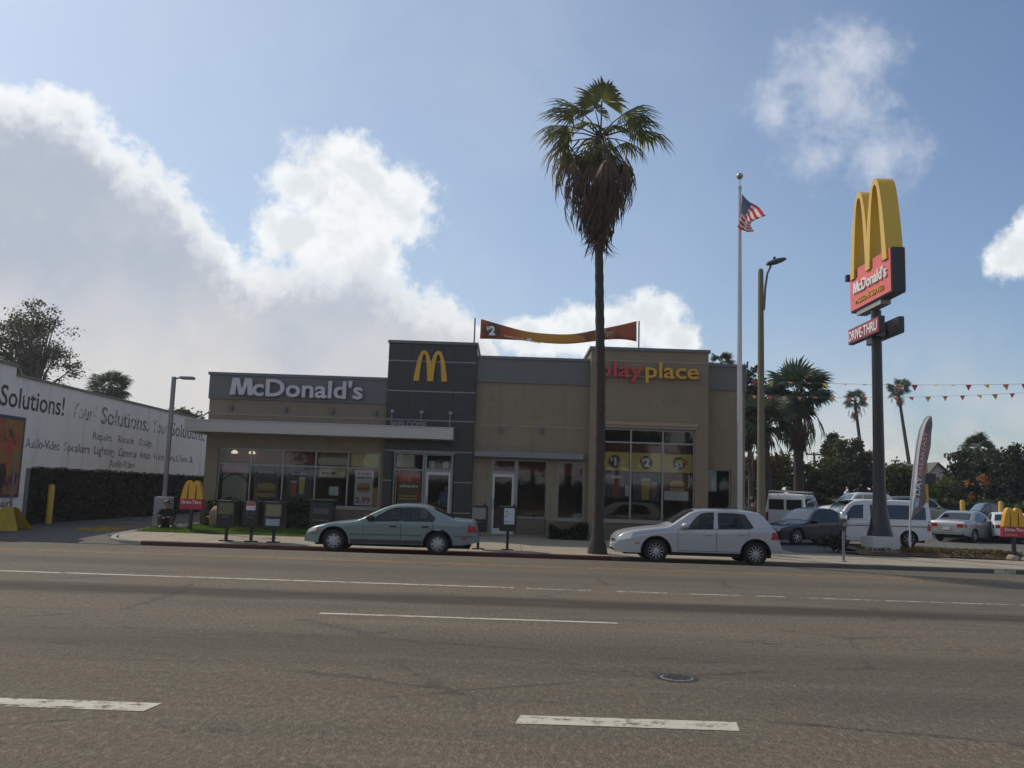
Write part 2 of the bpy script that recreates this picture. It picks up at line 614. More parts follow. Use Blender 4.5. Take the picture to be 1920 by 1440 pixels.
def asphalt_extra(strips, crack=True):
    def fn(q, co, c):
        sp = q.new('ShaderNodeSeparateXYZ'); q.put(sp.inputs[0], co)
        xx, y = sp.outputs[0], sp.outputs[1]
        mott = q.noise(q.vscale(co, (1.7, 0.75, 1)), 13.0, 4, 0.75)
        c = q.mix(q.mul(q.smooth(mott, 0.50, 0.70), 0.95), c, (0.235, 0.20, 0.145))
        c = q.mix(q.mul(q.smooth(mott, 0.49, 0.30), 0.9), c, (0.05, 0.043, 0.035))
        spk = q.noise(q.vscale(co, (1.5, 0.8, 1)), 34.0, 3, 0.7)
        c = q.mix(q.mul(q.smooth(spk, 0.54, 0.72), 0.8), c, (0.285, 0.245, 0.182))
        c = q.mix(q.mul(q.smooth(spk, 0.45, 0.28), 0.7), c, (0.04, 0.034, 0.028))
        drip = q.noise(co, 2.6, 6, 0.7)
        c = q.mix(q.mul(q.smooth(drip, 0.60, 0.70), 0.5), c, (0.042, 0.035, 0.027))
        wear = q.noise(q.vscale(co, (0.10, 0.9, 1)), 1.6, 6, 0.65)
        c = q.mix(q.mul(q.smooth(wear, 0.52, 0.70), 0.35), c, (0.20, 0.17, 0.125))
        pebble = q.noise(co, 120.0, 2, 0.5)
        c = q.mix(q.smooth(pebble, 0.57, 0.72), c, (0.345, 0.295, 0.22))
        c = q.mix(q.smooth(pebble, 0.45, 0.28), c, (0.042, 0.037, 0.032))
        wob = q.mul(q.sub(q.noise(q.vscale(co, (0.25, 1, 1)), 1.2, 5, 0.6), 0.5), 0.7)
        patch = q.smooth(q.noise(q.vscale(co, (0.16, 0.7, 1)), 0.55, 6, 0.65), 0.42, 0.66)
        c = q.mix(q.mul(patch, 0.35), c, (0.055, 0.052, 0.05))
        for yc, w, s in strips:
            d = q.m('ABSOLUTE', q.sub(q.add(y, wob), yc))
            k = q.mul(q.smooth(d, w * 0.25, w, 1.0, 0.0), s)
            k = q.mul(k, q.smooth(q.noise(q.vscale(co, (0.18, 1, 1)), 1.1, 6, 0.7), 0.15, 0.5))
            c = q.mix(k, c, (0.050, 0.039, 0.026))
        if crack:
            rag = q.smooth(q.noise(q.vscale(co, (0.8, 2.2, 1)), 3.2, 8, 0.78), 0.50, 0.62)
            for sx_, sy_, rx_, ry_ in ((-4.3, 9.85, 1.0, 0.22), (-2.2, 9.7, 0.8, 0.20), (0.5, 8.65, 0.35, 0.16), (1.25, 8.3, 0.6, 0.25), (3.2, 10.3, 1.1, 0.2), (5.4, 10.2, 1.4, 0.2), (-2.1, 5.95, 0.7, 0.07), (-1.3, 5.9, 0.4, 0.08), (2.2, 6.6, 0.3, 0.1), (4.2, 6.7, 0.5, 0.12)):
                ex_ = q.mul(q.sub(xx, sx_), 1 / rx_); ey_ = q.mul(q.sub(y, sy_), 1 / ry_)
                d_ = q.add(q.mul(ex_, ex_), q.mul(ey_, ey_))
                c = q.mix(q.mul(q.mul(q.smooth(d_, 0.1, 1.6, 1.0, 0.0), rag), 0.85), c, (0.032, 0.028, 0.024))
            vo = q.new('ShaderNodeTexVoronoi', feature='DISTANCE_TO_EDGE')
            q.put(vo.inputs['Vector'], q.vscale(co, (0.22, 0.42, 1)))
            vo.inputs['Scale'].default_value = 1.0
            dd = q.add(vo.outputs[0], q.mul(q.sub(q.noise(co, 3.0, 6, 0.7), 0.5), 0.09))
            k = q.mul(q.smooth(q.m('ABSOLUTE', dd), 0.003, 0.016, 1.0, 0.0), q.smooth(q.noise(co, 0.5, 3), 0.46, 0.58))
            c = q.mix(q.mul(k, 0.5), c, (0.03, 0.026, 0.022))
        return c
    return fn


M_ROAD = mat('asphalt_road', (0.118, 0.094, 0.061), 0.88, var=0.16, vscale=1.2, bump=0.55, bscale=70, spec=0.35,
             extra=asphalt_extra([(13.25, 0.8, 1.0), (9.2, 0.9, 0.42), (8.3, 0.4, 0.3), (17.7, 0.9, 0.3), (7.4, 0.7, 0.18), (21.6, 0.8, 0.2)]))
M_LOT = mat('asphalt_lot', (0.10, 0.096, 0.092), 0.85, var=0.2, vscale=0.6, bump=0.4, bscale=60, spec=0.3, extra=asphalt_extra([], False))
M_CONC = mat('sidewalk_concrete', (0.31, 0.262, 0.19), 0.85, var=0.14, vscale=1.7, bump=0.25, bscale=60, dirt=0.45, dirt_col=(0.13, 0.12, 0.105))
M_JOINT = mat('joint_dirt', (0.07, 0.065, 0.06), 0.95)
M_KERB = mat('kerb_concrete', (0.11, 0.10, 0.09), 0.9, var=0.2, dirt=0.6)
M_REDK = mat('kerb_red_paint', (0.085, 0.022, 0.022), 0.7, var=0.3, vscale=6, dirt=0.7)
M_WHITEP = wornpaint('road_paint_white', (0.50, 0.46, 0.37), 0.36)
M_WORNP = wornpaint('road_paint_worn', (0.40, 0.365, 0.30), 0.46)
M_YELP = wornpaint('road_paint_yellow', (0.42, 0.22, 0.055), 0.42)
M_GROUND = mat('dry_ground', (0.16, 0.14, 0.11), 0.95, var=0.3, vscale=0.3)

# base ground sheet out to the horizon
mb = MB()
prof = [(-700, -0.6), (-11, -0.55), (24.8, -0.55), (25.4, -0.22), (43, -0.12), (52, 0.42), (700, 0.42)]
mb.grid([[(x, y, z) for x in (-700, -60, 60, 700)] for y, z in prof])
tag(mb.build('ground', M_GROUND), 'dry earth stretching away behind the car park', kind='structure')

# crowned road
mb = MB()
prof = [(-9.0, -0.02), (0, 0), (5, 0), (12, 0.0), (20.5, 0.0), (22.2, -0.004), (22.8, -0.045), (YK + 0.02, -0.19)]
mb.grid([[(x, y, z) for x in np.linspace(-130, 130, 27)] for y, z in prof])
road = tag(mb.build('road', M_ROAD, smooth=True), 'wide worn grey asphalt street across the foreground', kind='structure')


def marking(name, x0, x1, y0, y1, m_, slant=0.0, z=0.004, label=None):
    b = MB()
    k = max(2, int((x1 - x0) / 0.5))
    top = [(x0 + (x1 - x0) * i / k + slant, y1 + random.uniform(-.006, .006), z) for i in range(k + 1)]
    bot = [(x0 + (x1 - x0) * i / k, y0 + random.uniform(-.006, .006), z) for i in range(k + 1)]
    b.grid([bot, top])
    o = b.build(name, m_, road)
    if label: o['label'] = label
    return o


for k in range(-4, 5):
    x0 = 0.10 + k * 4.17
    if k == -1: x0 = -4.6
    marking('lane_dash', x0, x0 + (1.57 if k != -1 else 2.1), 6.36, 6.60, M_WHITEP, 0.04)
for k in range(-3, 4):
    marking('lane_dash', -2.35 + k * 12.2, 1.44 + k * 12.2, 11.36, 11.47, M_WHITEP)
marking('lane_line', -90, 0.15, 15.12, 15.26, M_WHITEP)
for a, b in ((0.35, 1.45), (1.9, 2.75), (3.1, 4.0), (4.25, 4.75)):
    marking('lane_line', a, b, 15.08, 15.22, M_WORNP)
marking('lane_line', 5.0, 90, 15.04, 15.16, M_WORNP)
marking('yellow_line', -90, 90, 19.55, 19.65, M_YELP)
marking('yellow_line', -90, 90, 19.85, 19.95, M_YELP)

# iron manhole cover set in the road
mc = thing('manhole_cover', 'round iron manhole cover set in the asphalt near the front lane', 'manhole', (1.57, 8.12, 0.0))
M_IRON = mat('cast_iron', (0.09, 0.088, 0.085), 0.55, metal=0.4, var=0.3, vscale=20, bump=0.4, bscale=90)
M_TAR = mat('tar_ring', (0.02, 0.02, 0.02), 0.7)
b = MB(); b.lathe([(0.195, -0.02), (0.195, 0.003), (0.15, 0.003), (0.15, -0.02)], 32, (1.57, 8.12, 0.0)); b.build('collar', M_TAR, mc)
b = MB(); b.lathe([(0.148, -0.02), (0.148, 0.005), (0.142, 0.007), (0.001, 0.007)], 32, (1.57, 8.12, 0.0)); lid = b.build('lid', mat('iron_worn', (0.20, 0.185, 0.16), 0.65, metal=0.1, var=0.25, vscale=25, bump=0.3), mc)
b = MB()
for k in range(-4, 5):
    w = math.sqrt(max(0, 0.13 ** 2 - (k * 0.028) ** 2))
    b.box(1.57 - w, 1.57 + w, 8.12 + k * 0.028 - 0.005, 8.12 + k * 0.028 + 0.005, 0.007, 0.010)
b.build('rib', M_IRON, lid)

# kerb with its curved return at the driveway mouth
def kerb_run(name, pts, m_, label, h0=-0.20, w=0.16):
    b = MB()
    rows = []
    n_ = len(pts)
    for i, p in enumerate(pts):
        a = Vector(pts[max(0, i - 1)]); c = Vector(pts[min(n_ - 1, i + 1)])
        d = (c - a).normalized(); nn = Vector((-d.y, d.x))
        p = Vector(p); q = p + nn * w
        zt = ZK + max(0, (p.y - YK)) * 0.02
        rows.append([(p.x, p.y, h0), (p.x, p.y, zt - 0.02), (p.x + nn.x * 0.02, p.y + nn.y * 0.02, zt), (q.x, q.y, zt), (q.x, q.y, h0)])
    b.grid(rows)
    return tag(b.build(name, m_), label, kind='structure')

ret = [(-12.15, 31.0), (-12.1, 29.2), (-11.98, 27.6), (-11.75, 26.4), (-11.4, 25.55), (-10.9, 25.05), (-10.2, YK)]
kerb_run('kerb_return', ret, mat('kerb_pale', (0.32, 0.30, 0.26), 0.9, dirt=0.4), 'pale curved kerb turning in at the driveway mouth')
kerb_run('kerb_red', [(-10.2, YK)] + [(x, YK) for x in np.linspace(-9, 2.95, 12)], M_REDK, 'kerb painted dark red in front of the restaurant')
kerb = kerb_run('kerb_grey', [(x, YK) for x in np.linspace(2.95, 90, 40)], M_KERB, 'bare grey kerb from the palm to the right')
kerb_run('kerb_far', [(x, YK) for x in np.linspace(-90, -16.6, 20)], M_KERB, 'grey kerb left of the driveway')
pt = P(1880, 1064, YK)
b = MB(); b.box(13.62, 14.22, YK - 0.004, YK - 0.001, -0.185, -0.075); pat = b.build('painted_patch', M_WHITEP, kerb)
pat['label'] = 'white painted house number patch on the kerb'

# sidewalk: joint bed and separate slabs
b = MB(); b.grid([[(x, YK + 0.16, -0.11), (x, 28.2, -0.03)] for x in (-10.3, 40)])
b.grid([[(-11.9, 26.5, -0.07), (-11.9, 28.2, -0.03)], [(-10.3, 25.2, -0.1), (-10.3, 28.2, -0.03)]])
walk = tag(b.build('sidewalk', M_JOINT), 'pale concrete sidewalk along the far kerb', kind='structure')
def slab_z(y): return ZK + (y - YK - 0.16) * 0.0185
meshes = {}
for row, (ya, yb) in enumerate(((YK + 0.17, 26.56), (26.575, 28.2))):
    m_ = MB()
    w, g = 1.52, 0.007
    m_.prism([(g, ya, slab_z(ya)), (w - g, ya, slab_z(ya)), (w - g, yb - 2 * g, slab_z(yb)), (g, yb - 2 * g, slab_z(yb))], (0, 0, -0.08))
    me = m_.mesh('slab', M_CONC)
    for k in range(25):
        o = link('slab', me, walk)
        o.location = (-10.2 + k * w, 0, random.uniform(-.003, .003))
# corner slab filling the curved return
m_ = MB(); m_.prism([(-10.21, 24.97, slab_z(24.97)), (-10.21, 28.18, slab_z(28.18)), (-11.82, 28.18, slab_z(28.18)), (-11.74, 27.0, slab_z(27.0)), (-11.5, 26.3, slab_z(26.3)), (-11.15, 25.6, slab_z(25.6)), (-10.75, 25.2, slab_z(25.2))], (0, 0, -0.08))
m_.build('corner_slab', M_CONC, walk)

# driveway, forecourt, car park
b = MB(); b.grid([[(x, 24.78, -0.175), (x, 25.6, -0.10), (x, 28, -0.03), (x, 32, 0.02), (x, 46, 0.03), (x, 75, 0.47)] for x in (-16.6, -14, -12.0)])
b.grid([[(x, 24.78, -0.175), (x, 25.6, -0.10), (x, 26.6, -0.07)] for x in (-12.0, -10.1)])
drive = tag(b.build('driveway', M_LOT), 'dark asphalt driveway between white wall and restaurant', kind='structure')
b = MB()
for x0, y0, l, w in ((-13.75, 28.3, 1.1, 0.1), (-13.9, 28.75, 1.3, 0.1), (-13.5, 29.3, 0.9, 0.1), (-14.0, 30.4, 1.4, 0.1)):
    b.box(x0, x0 + l, y0, y0 + w, -0.03, 0.012 + (y0 - 28) * 0.01)
o = b.build('painted_arrow', mat('drive_yellow', (0.42, 0.25, 0.04), 0.8, var=0.3, vscale=9, dirt=0.8), drive); o['label'] = 'worn yellow painted lines on the driveway'
b = MB(); b.grid([[(x, 28.2, -0.004), (x, 30.6, 0.03), (x, 36, 0.035)] for x in (-4.4, 2, 9.2)])
tag(b.build('forecourt', M_CONC), 'concrete paving between the sidewalk and restaurant doors', kind='structure')
b = MB(); b.grid([[(x, 28.2, -0.006), (x, 33, 0.0), (x, 43, 0.0), (x, 50, 0.5), (x, 75, 0.5)] for x in (9.2, 20, 45)])
tag(b.build('parking_lot', M_LOT), 'grey asphalt car park behind the tall sign', kind='structure')

# lawn patch
b = MB(); b.grid([[(x, 28.2, -0.01), (x, 29.0, 0.05), (x, 31.9, 0.09)] for x in (-11.85, -9, -6, -4.4)])
tag(b.build('lawn', mat('lawn_soil', (0.06, 0.075, 0.025), 0.95, var=0.4, vscale=2)), 'small green lawn patch beside the driveway', kind='structure')
k = 26000
gx = RNG.uniform(-11.85, -4.4, k); gy = RNG.uniform(28.2, 31.6, k)
gz = np.where(gy < 29, -0.01 + (gy - 28.2) * 0.075, 0.05 + (gy - 29) * 0.014)
v = []; f = []
ang_ = RNG.uniform(0, 2 * math.pi, k); hh = RNG.uniform(0.035, 0.085, k); tl = RNG.normal(0, 0.025, (k, 2))
bl = np.stack([np.stack([gx - 0.008 * np.cos(ang_), gy - 0.008 * np.sin(ang_), gz], 1), np.stack([gx + 0.008 * np.cos(ang_), gy + 0.008 * np.sin(ang_), gz], 1), np.stack([gx + tl[:, 0], gy + tl[:, 1], gz + hh], 1)], 1).reshape(-1, 3)
me = bpy.data.meshes.new('grass')
me.vertices.add(3 * k); me.vertices.foreach_set('co', bl.ravel()); me.loops.add(3 * k); me.loops.foreach_set('vertex_index', np.arange(3 * k, dtype=np.int32))
me.polygons.add(k); me.polygons.foreach_set('loop_start', np.arange(0, 3 * k, 3, dtype=np.int32)); me.polygons.foreach_set('loop_total', np.full(k, 3, dtype=np.int32))
me.materials.append(leafmat('grass_blade', (0.10, 0.17, 0.028), 0.3, 0.4)); me.update(); me.validate()
tag(link('grass', me), 'short green grass on the patch beside the driveway', 'grass', kind='stuff')

# ================================================================== restaurant
M_BEIGE = None
def block_extra(q, co, c):
    br = q.new('ShaderNodeTexBrick')
    mp = q.new('ShaderNodeMapping'); q.put(mp.inputs['Vector'], co)
    mp.inputs['Rotation'].default_value = (R(90), 0, 0)
    q.t.links.new(mp.outputs[0], br.inputs['Vector'])
    br.inputs['Scale'].default_value = 1.0
    br.inputs['Brick Width'].default_value = 0.42
    br.inputs['Row Height'].default_value = 0.205
    br.inputs['Mortar Size'].default_value = 0.012
    br.inputs['Color1'].default_value = (0.965, 0.965, 0.965, 1); br.inputs['Color2'].default_value = (1.02, 1.02, 1.015, 1)
    br.inputs['Mortar'].default_value = (0.90, 0.90, 0.90, 1)
    st = q.smooth(q.noise(q.vscale(co, (3.2, 1, 0.10)), 1.3, 6, 0.7), 0.50, 0.74)
    c = q.mix(q.mul(st, 0.35), c, (0.13, 0.11, 0.085))
    return q.mix(1.0, c, br.outputs[0], 'MULTIPLY')

M_BEIGE = mat('beige_block', (0.248, 0.198, 0.138), 0.9, var=0.08, vscale=2.0, bump=0.2, bscale=50, extra=block_extra, dirt=0.34, dirt_col=(0.16, 0.135, 0.10))
M_TRIM = mat('beige_trim', (0.31, 0.26, 0.19), 0.85, var=0.06)
M_BASE = mat('brown_base', (0.13, 0.105, 0.08), 0.9, var=0.15, vscale=3, bump=0.3)
M_BAND = mat('blue_grey_metal', (0.128, 0.130, 0.129), 0.5, metal=0.2, var=0.07, vscale=1.2)
M_CAP = mat('parapet_cap', (0.13, 0.145, 0.16), 0.45, metal=0.3)
M_DARK = mat('charcoal_tile', (0.021, 0.0215, 0.022), 0.42, var=0.18, vscale=2.5, bump=0.05)
M_STRIPE = mat('stripe_metal', (0.23, 0.235, 0.24), 0.4, metal=0.5)
M_FRAME = mat('window_frame', (0.26, 0.262, 0.262), 0.4, metal=0.6, var=0.05)
M_GLASS = glass('shop_glass', (0.93, 0.94, 0.93), 0.85)
M_CANOPY = mat('canopy_white', (0.46, 0.445, 0.405), 0.5, var=0.05, vscale=1.5)
M_YEL = mat('sign_yellow', (0.62, 0.33, 0.02), 0.35, var=0.06, spec=0.5)
M_RED = mat('sign_red', (0.50, 0.035, 0.04), 0.4, var=0.06)
M_WHT = mat('sign_white', (0.78, 0.78, 0.77), 0.4, var=0.04)
M_IN = mat('interior_wall', (0.34, 0.25, 0.17), 0.8, var=0.15, vscale=1)
M_INR = mat('interior_red', (0.24, 0.07, 0.055), 0.7, var=0.2, vscale=1)
M_INC = mat('interior_cream', (0.7, 0.6, 0.36), 0.7, var=0.1)
M_BLK = mat('matt_black', (0.02, 0.02, 0.022), 0.5, var=0.15)

YF = 32.0
rest = thing('restaurant', 'beige block fast food restaurant with charcoal entrance tower and white canopy', 'restaurant', (-1.2, YF, 0))


def wall_open(x0, x1, z0, z1, yf, th, holes, mb=None):
    """front wall with rectangular openings (x0, x1, z0, z1)"""
    b = mb or MB()
    xs = sorted({x0, x1, *[h[0] for h in holes], *[h[1] for h in holes]})
    zs = sorted({z0, z1, *[h[2] for h in holes], *[h[3] for h in holes]})
    for i in range(len(xs) - 1):
        for j in range(len(zs) - 1):
            cx, cz = (xs[i] + xs[i + 1]) / 2, (zs[j] + zs[j + 1]) / 2
            if any(h[0] < cx < h[1] and h[2] < cz < h[3] for h in holes):
                continue
            b.poly([(xs[i], yf, zs[j]), (xs[i + 1], yf, zs[j]), (xs[i + 1], yf, zs[j + 1]), (xs[i], yf, zs[j + 1])])
            b.poly([(xs[i], yf + th, zs[j]), (xs[i], yf + th, zs[j + 1]), (xs[i + 1], yf + th, zs[j + 1]), (xs[i + 1], yf + th, zs[j])])
    for h in holes:
        a, c, d, e = h
        b.poly([(a, yf, d), (a, yf + th, d), (a, yf + th, e), (a, yf, e)])
        b.poly([(c, yf, d), (c, yf, e), (c, yf + th, e), (c, yf + th, d)])
        b.poly([(a, yf, e), (a, yf + th, e), (c, yf + th, e), (c, yf, e)])
        b.poly([(a, yf, d), (c, yf, d), (c, yf + th, d), (a, yf + th, d)])
    return b


def window(parent, x0, x1, z0, z1, yf, cols, rows, fw=0.055, name='window', rec=0.10, sill=True):
    """frame, mullions and one pane per light; cols/rows are the inner divisions"""
    xs = [x0] + list(cols) + [x1]; zs = [z0] + list(rows) + [z1]
    b = MB()
    y0, y1 = yf + rec, yf + rec + 0.07
    b.box(x0, x1, y0, y1, z1 - fw, z1); b.box(x0, x1, y0, y1, z0, z0 + fw)
    b.box(x0, x0 + fw, y0, y1, z0 + fw, z1 - fw); b.box(x1 - fw, x1, y0, y1, z0 + fw, z1 - fw)
    win = b.build(name, M_FRAME, parent)
    for c in cols:
        MB().box(c - fw / 2, c + fw / 2, y0 - 0.002, y1 - 0.002, z0 + fw, z1 - fw).build('mullion', M_FRAME, win)
    for r_ in rows:
        for i in range(len(xs) - 1):
            MB().box(xs[i] + fw / 2 + (fw / 2 if i == 0 else 0), xs[i + 1] - fw / 2 - (fw / 2 if i == len(xs) - 2 else 0), y0 + 0.002, y1 - 0.004, r_ - fw / 2, r_ + fw / 2).build('transom', M_FRAME, win)
    for i in range(len(xs) - 1):
        for j in range(len(zs) - 1):
            tlt = random.uniform(-0.004, 0.004)
            MB().prism([(xs[i] + 0.02, y0 + 0.03 + tlt, zs[j] + 0.02), (xs[i + 1] - 0.02, y0 + 0.03 - tlt, zs[j] + 0.02), (xs[i + 1] - 0.02, y0 + 0.03 - tlt, zs[j + 1] - 0.02), (xs[i] + 0.02, y0 + 0.03 + tlt, zs[j + 1] - 0.02)], (0, 0.006, 0)).build('pane', M_GLASS, win)
    if sill:
        MB().box(x0 - 0.04, x1 + 0.04, yf - 0.05, yf + rec - 0.002, z0 - 0.07, z0 - 0.003).build('sill', M_TRIM, win)
    return win


# ---- left wing
LX0, LX1 = -11.08, -4.55
wl = wall_open(LX0, LX1, 0.0, 4.68, YF, 0.25, [(-10.62, -4.70, 0.88, 2.92)])
wl.poly([(LX0, YF, 0), (LX0, YF, 4.68), (LX0, YF + 13, 4.68), (LX0, YF + 13, 0)])
wl.box(LX0, 9.0, YF + 13, YF + 13.3, 0, 6.3)
wl.build('wall', M_BEIGE, rest)
MB().box(LX0 - 0.02, LX1, YF - 0.025, YF - 0.004, 0.0, 0.80).build('base_course', M_BASE, rest)
MB().box(LX0 - 0.04, LX1, YF - 0.05, YF + 13.05, 4.68, 5.56).build('metal_band', M_BAND, rest)
for k, x in enumerate(np.linspace(LX0 - 0.04, LX1, 6)[1:-1]):
    MB().box(x - 0.012, x + 0.012, YF - 0.056, YF - 0.051, 4.69, 5.55).build('band_seam', M_CAP, rest)
MB().box(LX0 - 0.09, LX1, YF - 0.10, YF + 13.1, 5.56, 5.66).build('parapet_cap', M_CAP, rest)
MB().box(LX0 - 0.015, LX1, YF - 0.016, YF - 0.003, 4.10, 4.15).build('trim_line', M_TRIM, rest)
window(rest, -10.62, -4.70, 0.88, 2.92, YF, [-10.62 + 1.184 * k for k in (1, 2, 3, 4)], [2.32])

# ---- tower of charcoal panels
TX0, TX1, YT = -4.55, -1.33, YF - 0.22
levels = [0.0, 0.82, 1.91, 3.0, 4.12, 5.18, 6.29, 6.94]
holes = [(-4.20, -2.02, 0.12, 2.93)]
tb = wall_open(TX0 + 0.02, TX1 - 0.02, 0, 6.94, YT + 0.06, 0.2, holes)
tb.poly([(TX0 + 0.02, YT + 0.06, 0), (TX0 + 0.02, YT + 0.06, 6.94), (TX0 + 0.02, YF + 6, 6.94), (TX0 + 0.02, YF + 6, 0)])
tb.poly([(TX1 - 0.02, YT + 0.06, 0), (TX1 - 0.02, YF + 6, 0), (TX1 - 0.02, YF + 6, 6.94), (TX1 - 0.02, YT + 0.06, 6.94)])
tb.poly([(TX0 + 0.02, YF + 6, 0), (TX0 + 0.02, YF + 6, 6.94), (TX1 - 0.02, YF + 6, 6.94), (TX1 - 0.02, YF + 6, 0)])
tower = tb.build('tower', mat('tower_backing', (0.02, 0.022, 0.025), 0.7), rest)
tower['label'] = 'charcoal panelled entrance tower with yellow arches'
for i in range(len(levels) - 1):
    a, c = levels[i] + 0.02, levels[i + 1] - 0.02
    segs = [(TX0, TX1)] if a >= 2.93 else [(TX0, -4.24), (-1.98, TX1)]
    for s0, s1 in segs:
        nx = 4 if s1 - s0 > 1 else 1
        for k in range(nx):
            xa = s0 + (s1 - s0) * k / nx; xb = s0 + (s1 - s0) * (k + 1) / nx
            MB().box(xa + 0.004, xb - 0.004, YT, YT + 0.05, a, c).build('panel', M_DARK, tower)
        if i > 0:
            MB().box(s0, s1, YT - 0.012, YT + 0.05, levels[i] - 0.019, levels[i] + 0.019).build('metal_strip', M_STRIPE, tower)
for xs_, sgn in ((TX0, -1), (TX1, 1)):
    for i in range(4, 7):
        MB().box(xs_ - 0.02, xs_ + 0.02, YT + 0.06, YF + 5.9, levels[i] + 0.02, levels[i + 1] - 0.02).build('side_panel', M_DARK, tower)
MB().box(TX0 - 0.05, TX1 + 0.05, YT - 0.06, YF + 6.06, 6.94, 7.04).build('tower_cap', M_CAP, tower)
MB().box(-4.28, -1.94, YT + 0.03, YT + 0.05, 2.93, 2.985).build('lintel', M_STRIPE, tower)
# tower window and glazed door
window(tower, -4.20, -3.09, 0.55, 2.93, YT + 0.06, [], [2.32], name='window', sill=False)
MB().box(-4.20, -3.09, YT + 0.10, YT + 0.2, 0.12, 0.545).build('panel', M_DARK, tower)


def glazed_door(parent, x0, x1, z0, ztop, zt, yf, label=None):
    """aluminium door with a transom light over it"""
    fr = MB(); y0, y1 = yf + 0.10, yf + 0.17
    fr.box(x0, x0 + 0.07, y0, y1, z0, zt); fr.box(x1 - 0.07, x1, y0, y1, z0, zt)
    fr.box(x0 + 0.07, x1 - 0.07, y0, y1, zt - 0.06, zt); fr.box(x0 + 0.07, x1 - 0.07, y0, y1, ztop, ztop + 0.10)
    d = fr.build('door', M_FRAME, parent)
    if label: d['label'] = label
    lf = MB(); s = 0.075; y2 = y0 + 0.005
    a, c = x0 + 0.075, x1 - 0.075
    lf.box(a, a + s, y2, y2 + 0.05, z0 + 0.01, ztop - 0.005); lf.box(c - s, c, y2, y2 + 0.05, z0 + 0.01, ztop - 0.005)
    lf.box(a + s, c - s, y2, y2 + 0.05, ztop - 0.105, ztop - 0.005); lf.box(a + s, c - s, y2, y2 + 0.05, z0 + 0.01, z0 + 0.22)
    lf.build('door_leaf', mat('door_aluminium', (0.5, 0.5, 0.5), 0.4, metal=0.4), d)
    MB().box(a + s - 0.01, c - s + 0.01, y2 + 0.02, y2 + 0.028, z0 + 0.21, ztop - 0.10).build('pane', M_GLASS, d)
    MB().box(x0 + 0.06, x1 - 0.06, y2 + 0.02, y2 + 0.028, ztop + 0.09, zt - 0.05).build('pane', M_GLASS, d)
    h = MB(); h.tube([(a + 0.04, y2 - 0.004, 1.0), (a + 0.04, y2 - 0.06, 1.03), (a + 0.04, y2 - 0.06, 1.33), (a + 0.04, y2 - 0.004, 1.36)], 0.014, 8)
    h.build('handle', M_FRAME, d, smooth=True)
    return d


glazed_door(tower, -3.07, -2.04, 0.12, 2.27, 2.93, YT + 0.06, 'glazed aluminium entrance door under the canopy')

# ---- middle wing
MX0, MX1 = -1.33, 2.87
wm = wall_open(MX0 + 0.0, MX1, 0.0, 5.62, YF, 0.25, [(-0.66, 1.40, 0.10, 2.82), (1.77, 2.76, 0.72, 2.80)])
wm.build('wall', M_BEIGE, rest)
MB().box(MX0, MX1, YF - 0.05, YF + 0.3, 5.62, 6.50).build('metal_band', M_BAND, rest)
for x in (-0.1, 1.1, 2.2):
    MB().box(x - 0.012, x + 0.012, YF - 0.056, YF - 0.051, 5.63, 6.49).build('band_seam', M_CAP, rest)
MB().box(MX0, MX1, YF - 0.10, YF + 0.35, 6.50, 6.60).build('parapet_cap', M_CAP, rest)
MB().bbox(MX0 + 0.06, 2.66, YF - 0.42, YF - 0.003, 2.87, 3.07, 0.01).build('ledge', mat('ledge_metal', (0.19, 0.2, 0.225), 0.5, metal=0.2), rest)
MB().box(MX0, MX1, YF - 0.016, YF - 0.003, 4.02, 4.06).build('trim_line', M_TRIM, rest)
MB().box(1.45, MX1, YF - 0.022, YF - 0.004, 0.0, 0.63).build('base_course', M_BASE, rest)
MB().box(0.32, 1.38, YF + 0.04, YF + 0.22, 0.10, 0.70).build('spandrel', M_BASE, rest)
glazed_door(rest, -0.66, 0.27, 0.10, 2.28, 2.82, YF, 'narrow glazed side door left of the palm')
window(rest, 0.27, 1.40, 0.71, 2.82, YF, [], [], rec=0.11, sill=False)
window(rest, 1.77, 2.76, 0.72, 2.80, YF, [], [])

# ---- play area pylon
PX0, PX1, YP = 2.87, 7.17, YF - 0.35
wp = wall_open(PX0, PX1, 0.0, 6.94, YP, 0.3, [(3.24, 6.70, 0.74, 4.06)])
wp.poly([(PX0, YP, 0), (PX0, YP, 6.94), (PX0, YF + 7, 6.94), (PX0, YF + 7, 0)])
wp.poly([(PX1, YP, 0), (PX1, YF + 7, 0), (PX1, YF + 7, 6.94), (PX1, YP, 6.94)])
wp.build('wall', M_BEIGE, rest)
MB().box(PX0 - 0.06, PX1 + 0.06, YP - 0.06, YF + 7.05, 6.92, 7.03).build('parapet_cap', M_CAP, rest)
MB().box(PX0, PX1, YP - 0.02, YP - 0.003, 6.50, 6.56).build('trim_line', M_TRIM, rest)
MB().bbox(PX0 + 0.28, PX1 - 0.38, YP - 0.10, YP - 0.003, 4.17, 4.30, 0.015).build('cornice', M_TRIM, rest)
MB().bbox(PX0 + 0.32, PX1 - 0.42, YP - 0.06, YP - 0.003, 4.08, 4.165, 0.01).build('cornice', M_TRIM, rest)
MB().box(PX0 + 0.36, PX1 - 0.46, YP - 0.022, YP - 0.004, 0.0, 0.66).build('base_course', M_BASE, rest)
ppw = window(rest, 3.24, 6.70, 0.74, 4.06, YP, [4.39, 5.545], [3.56])

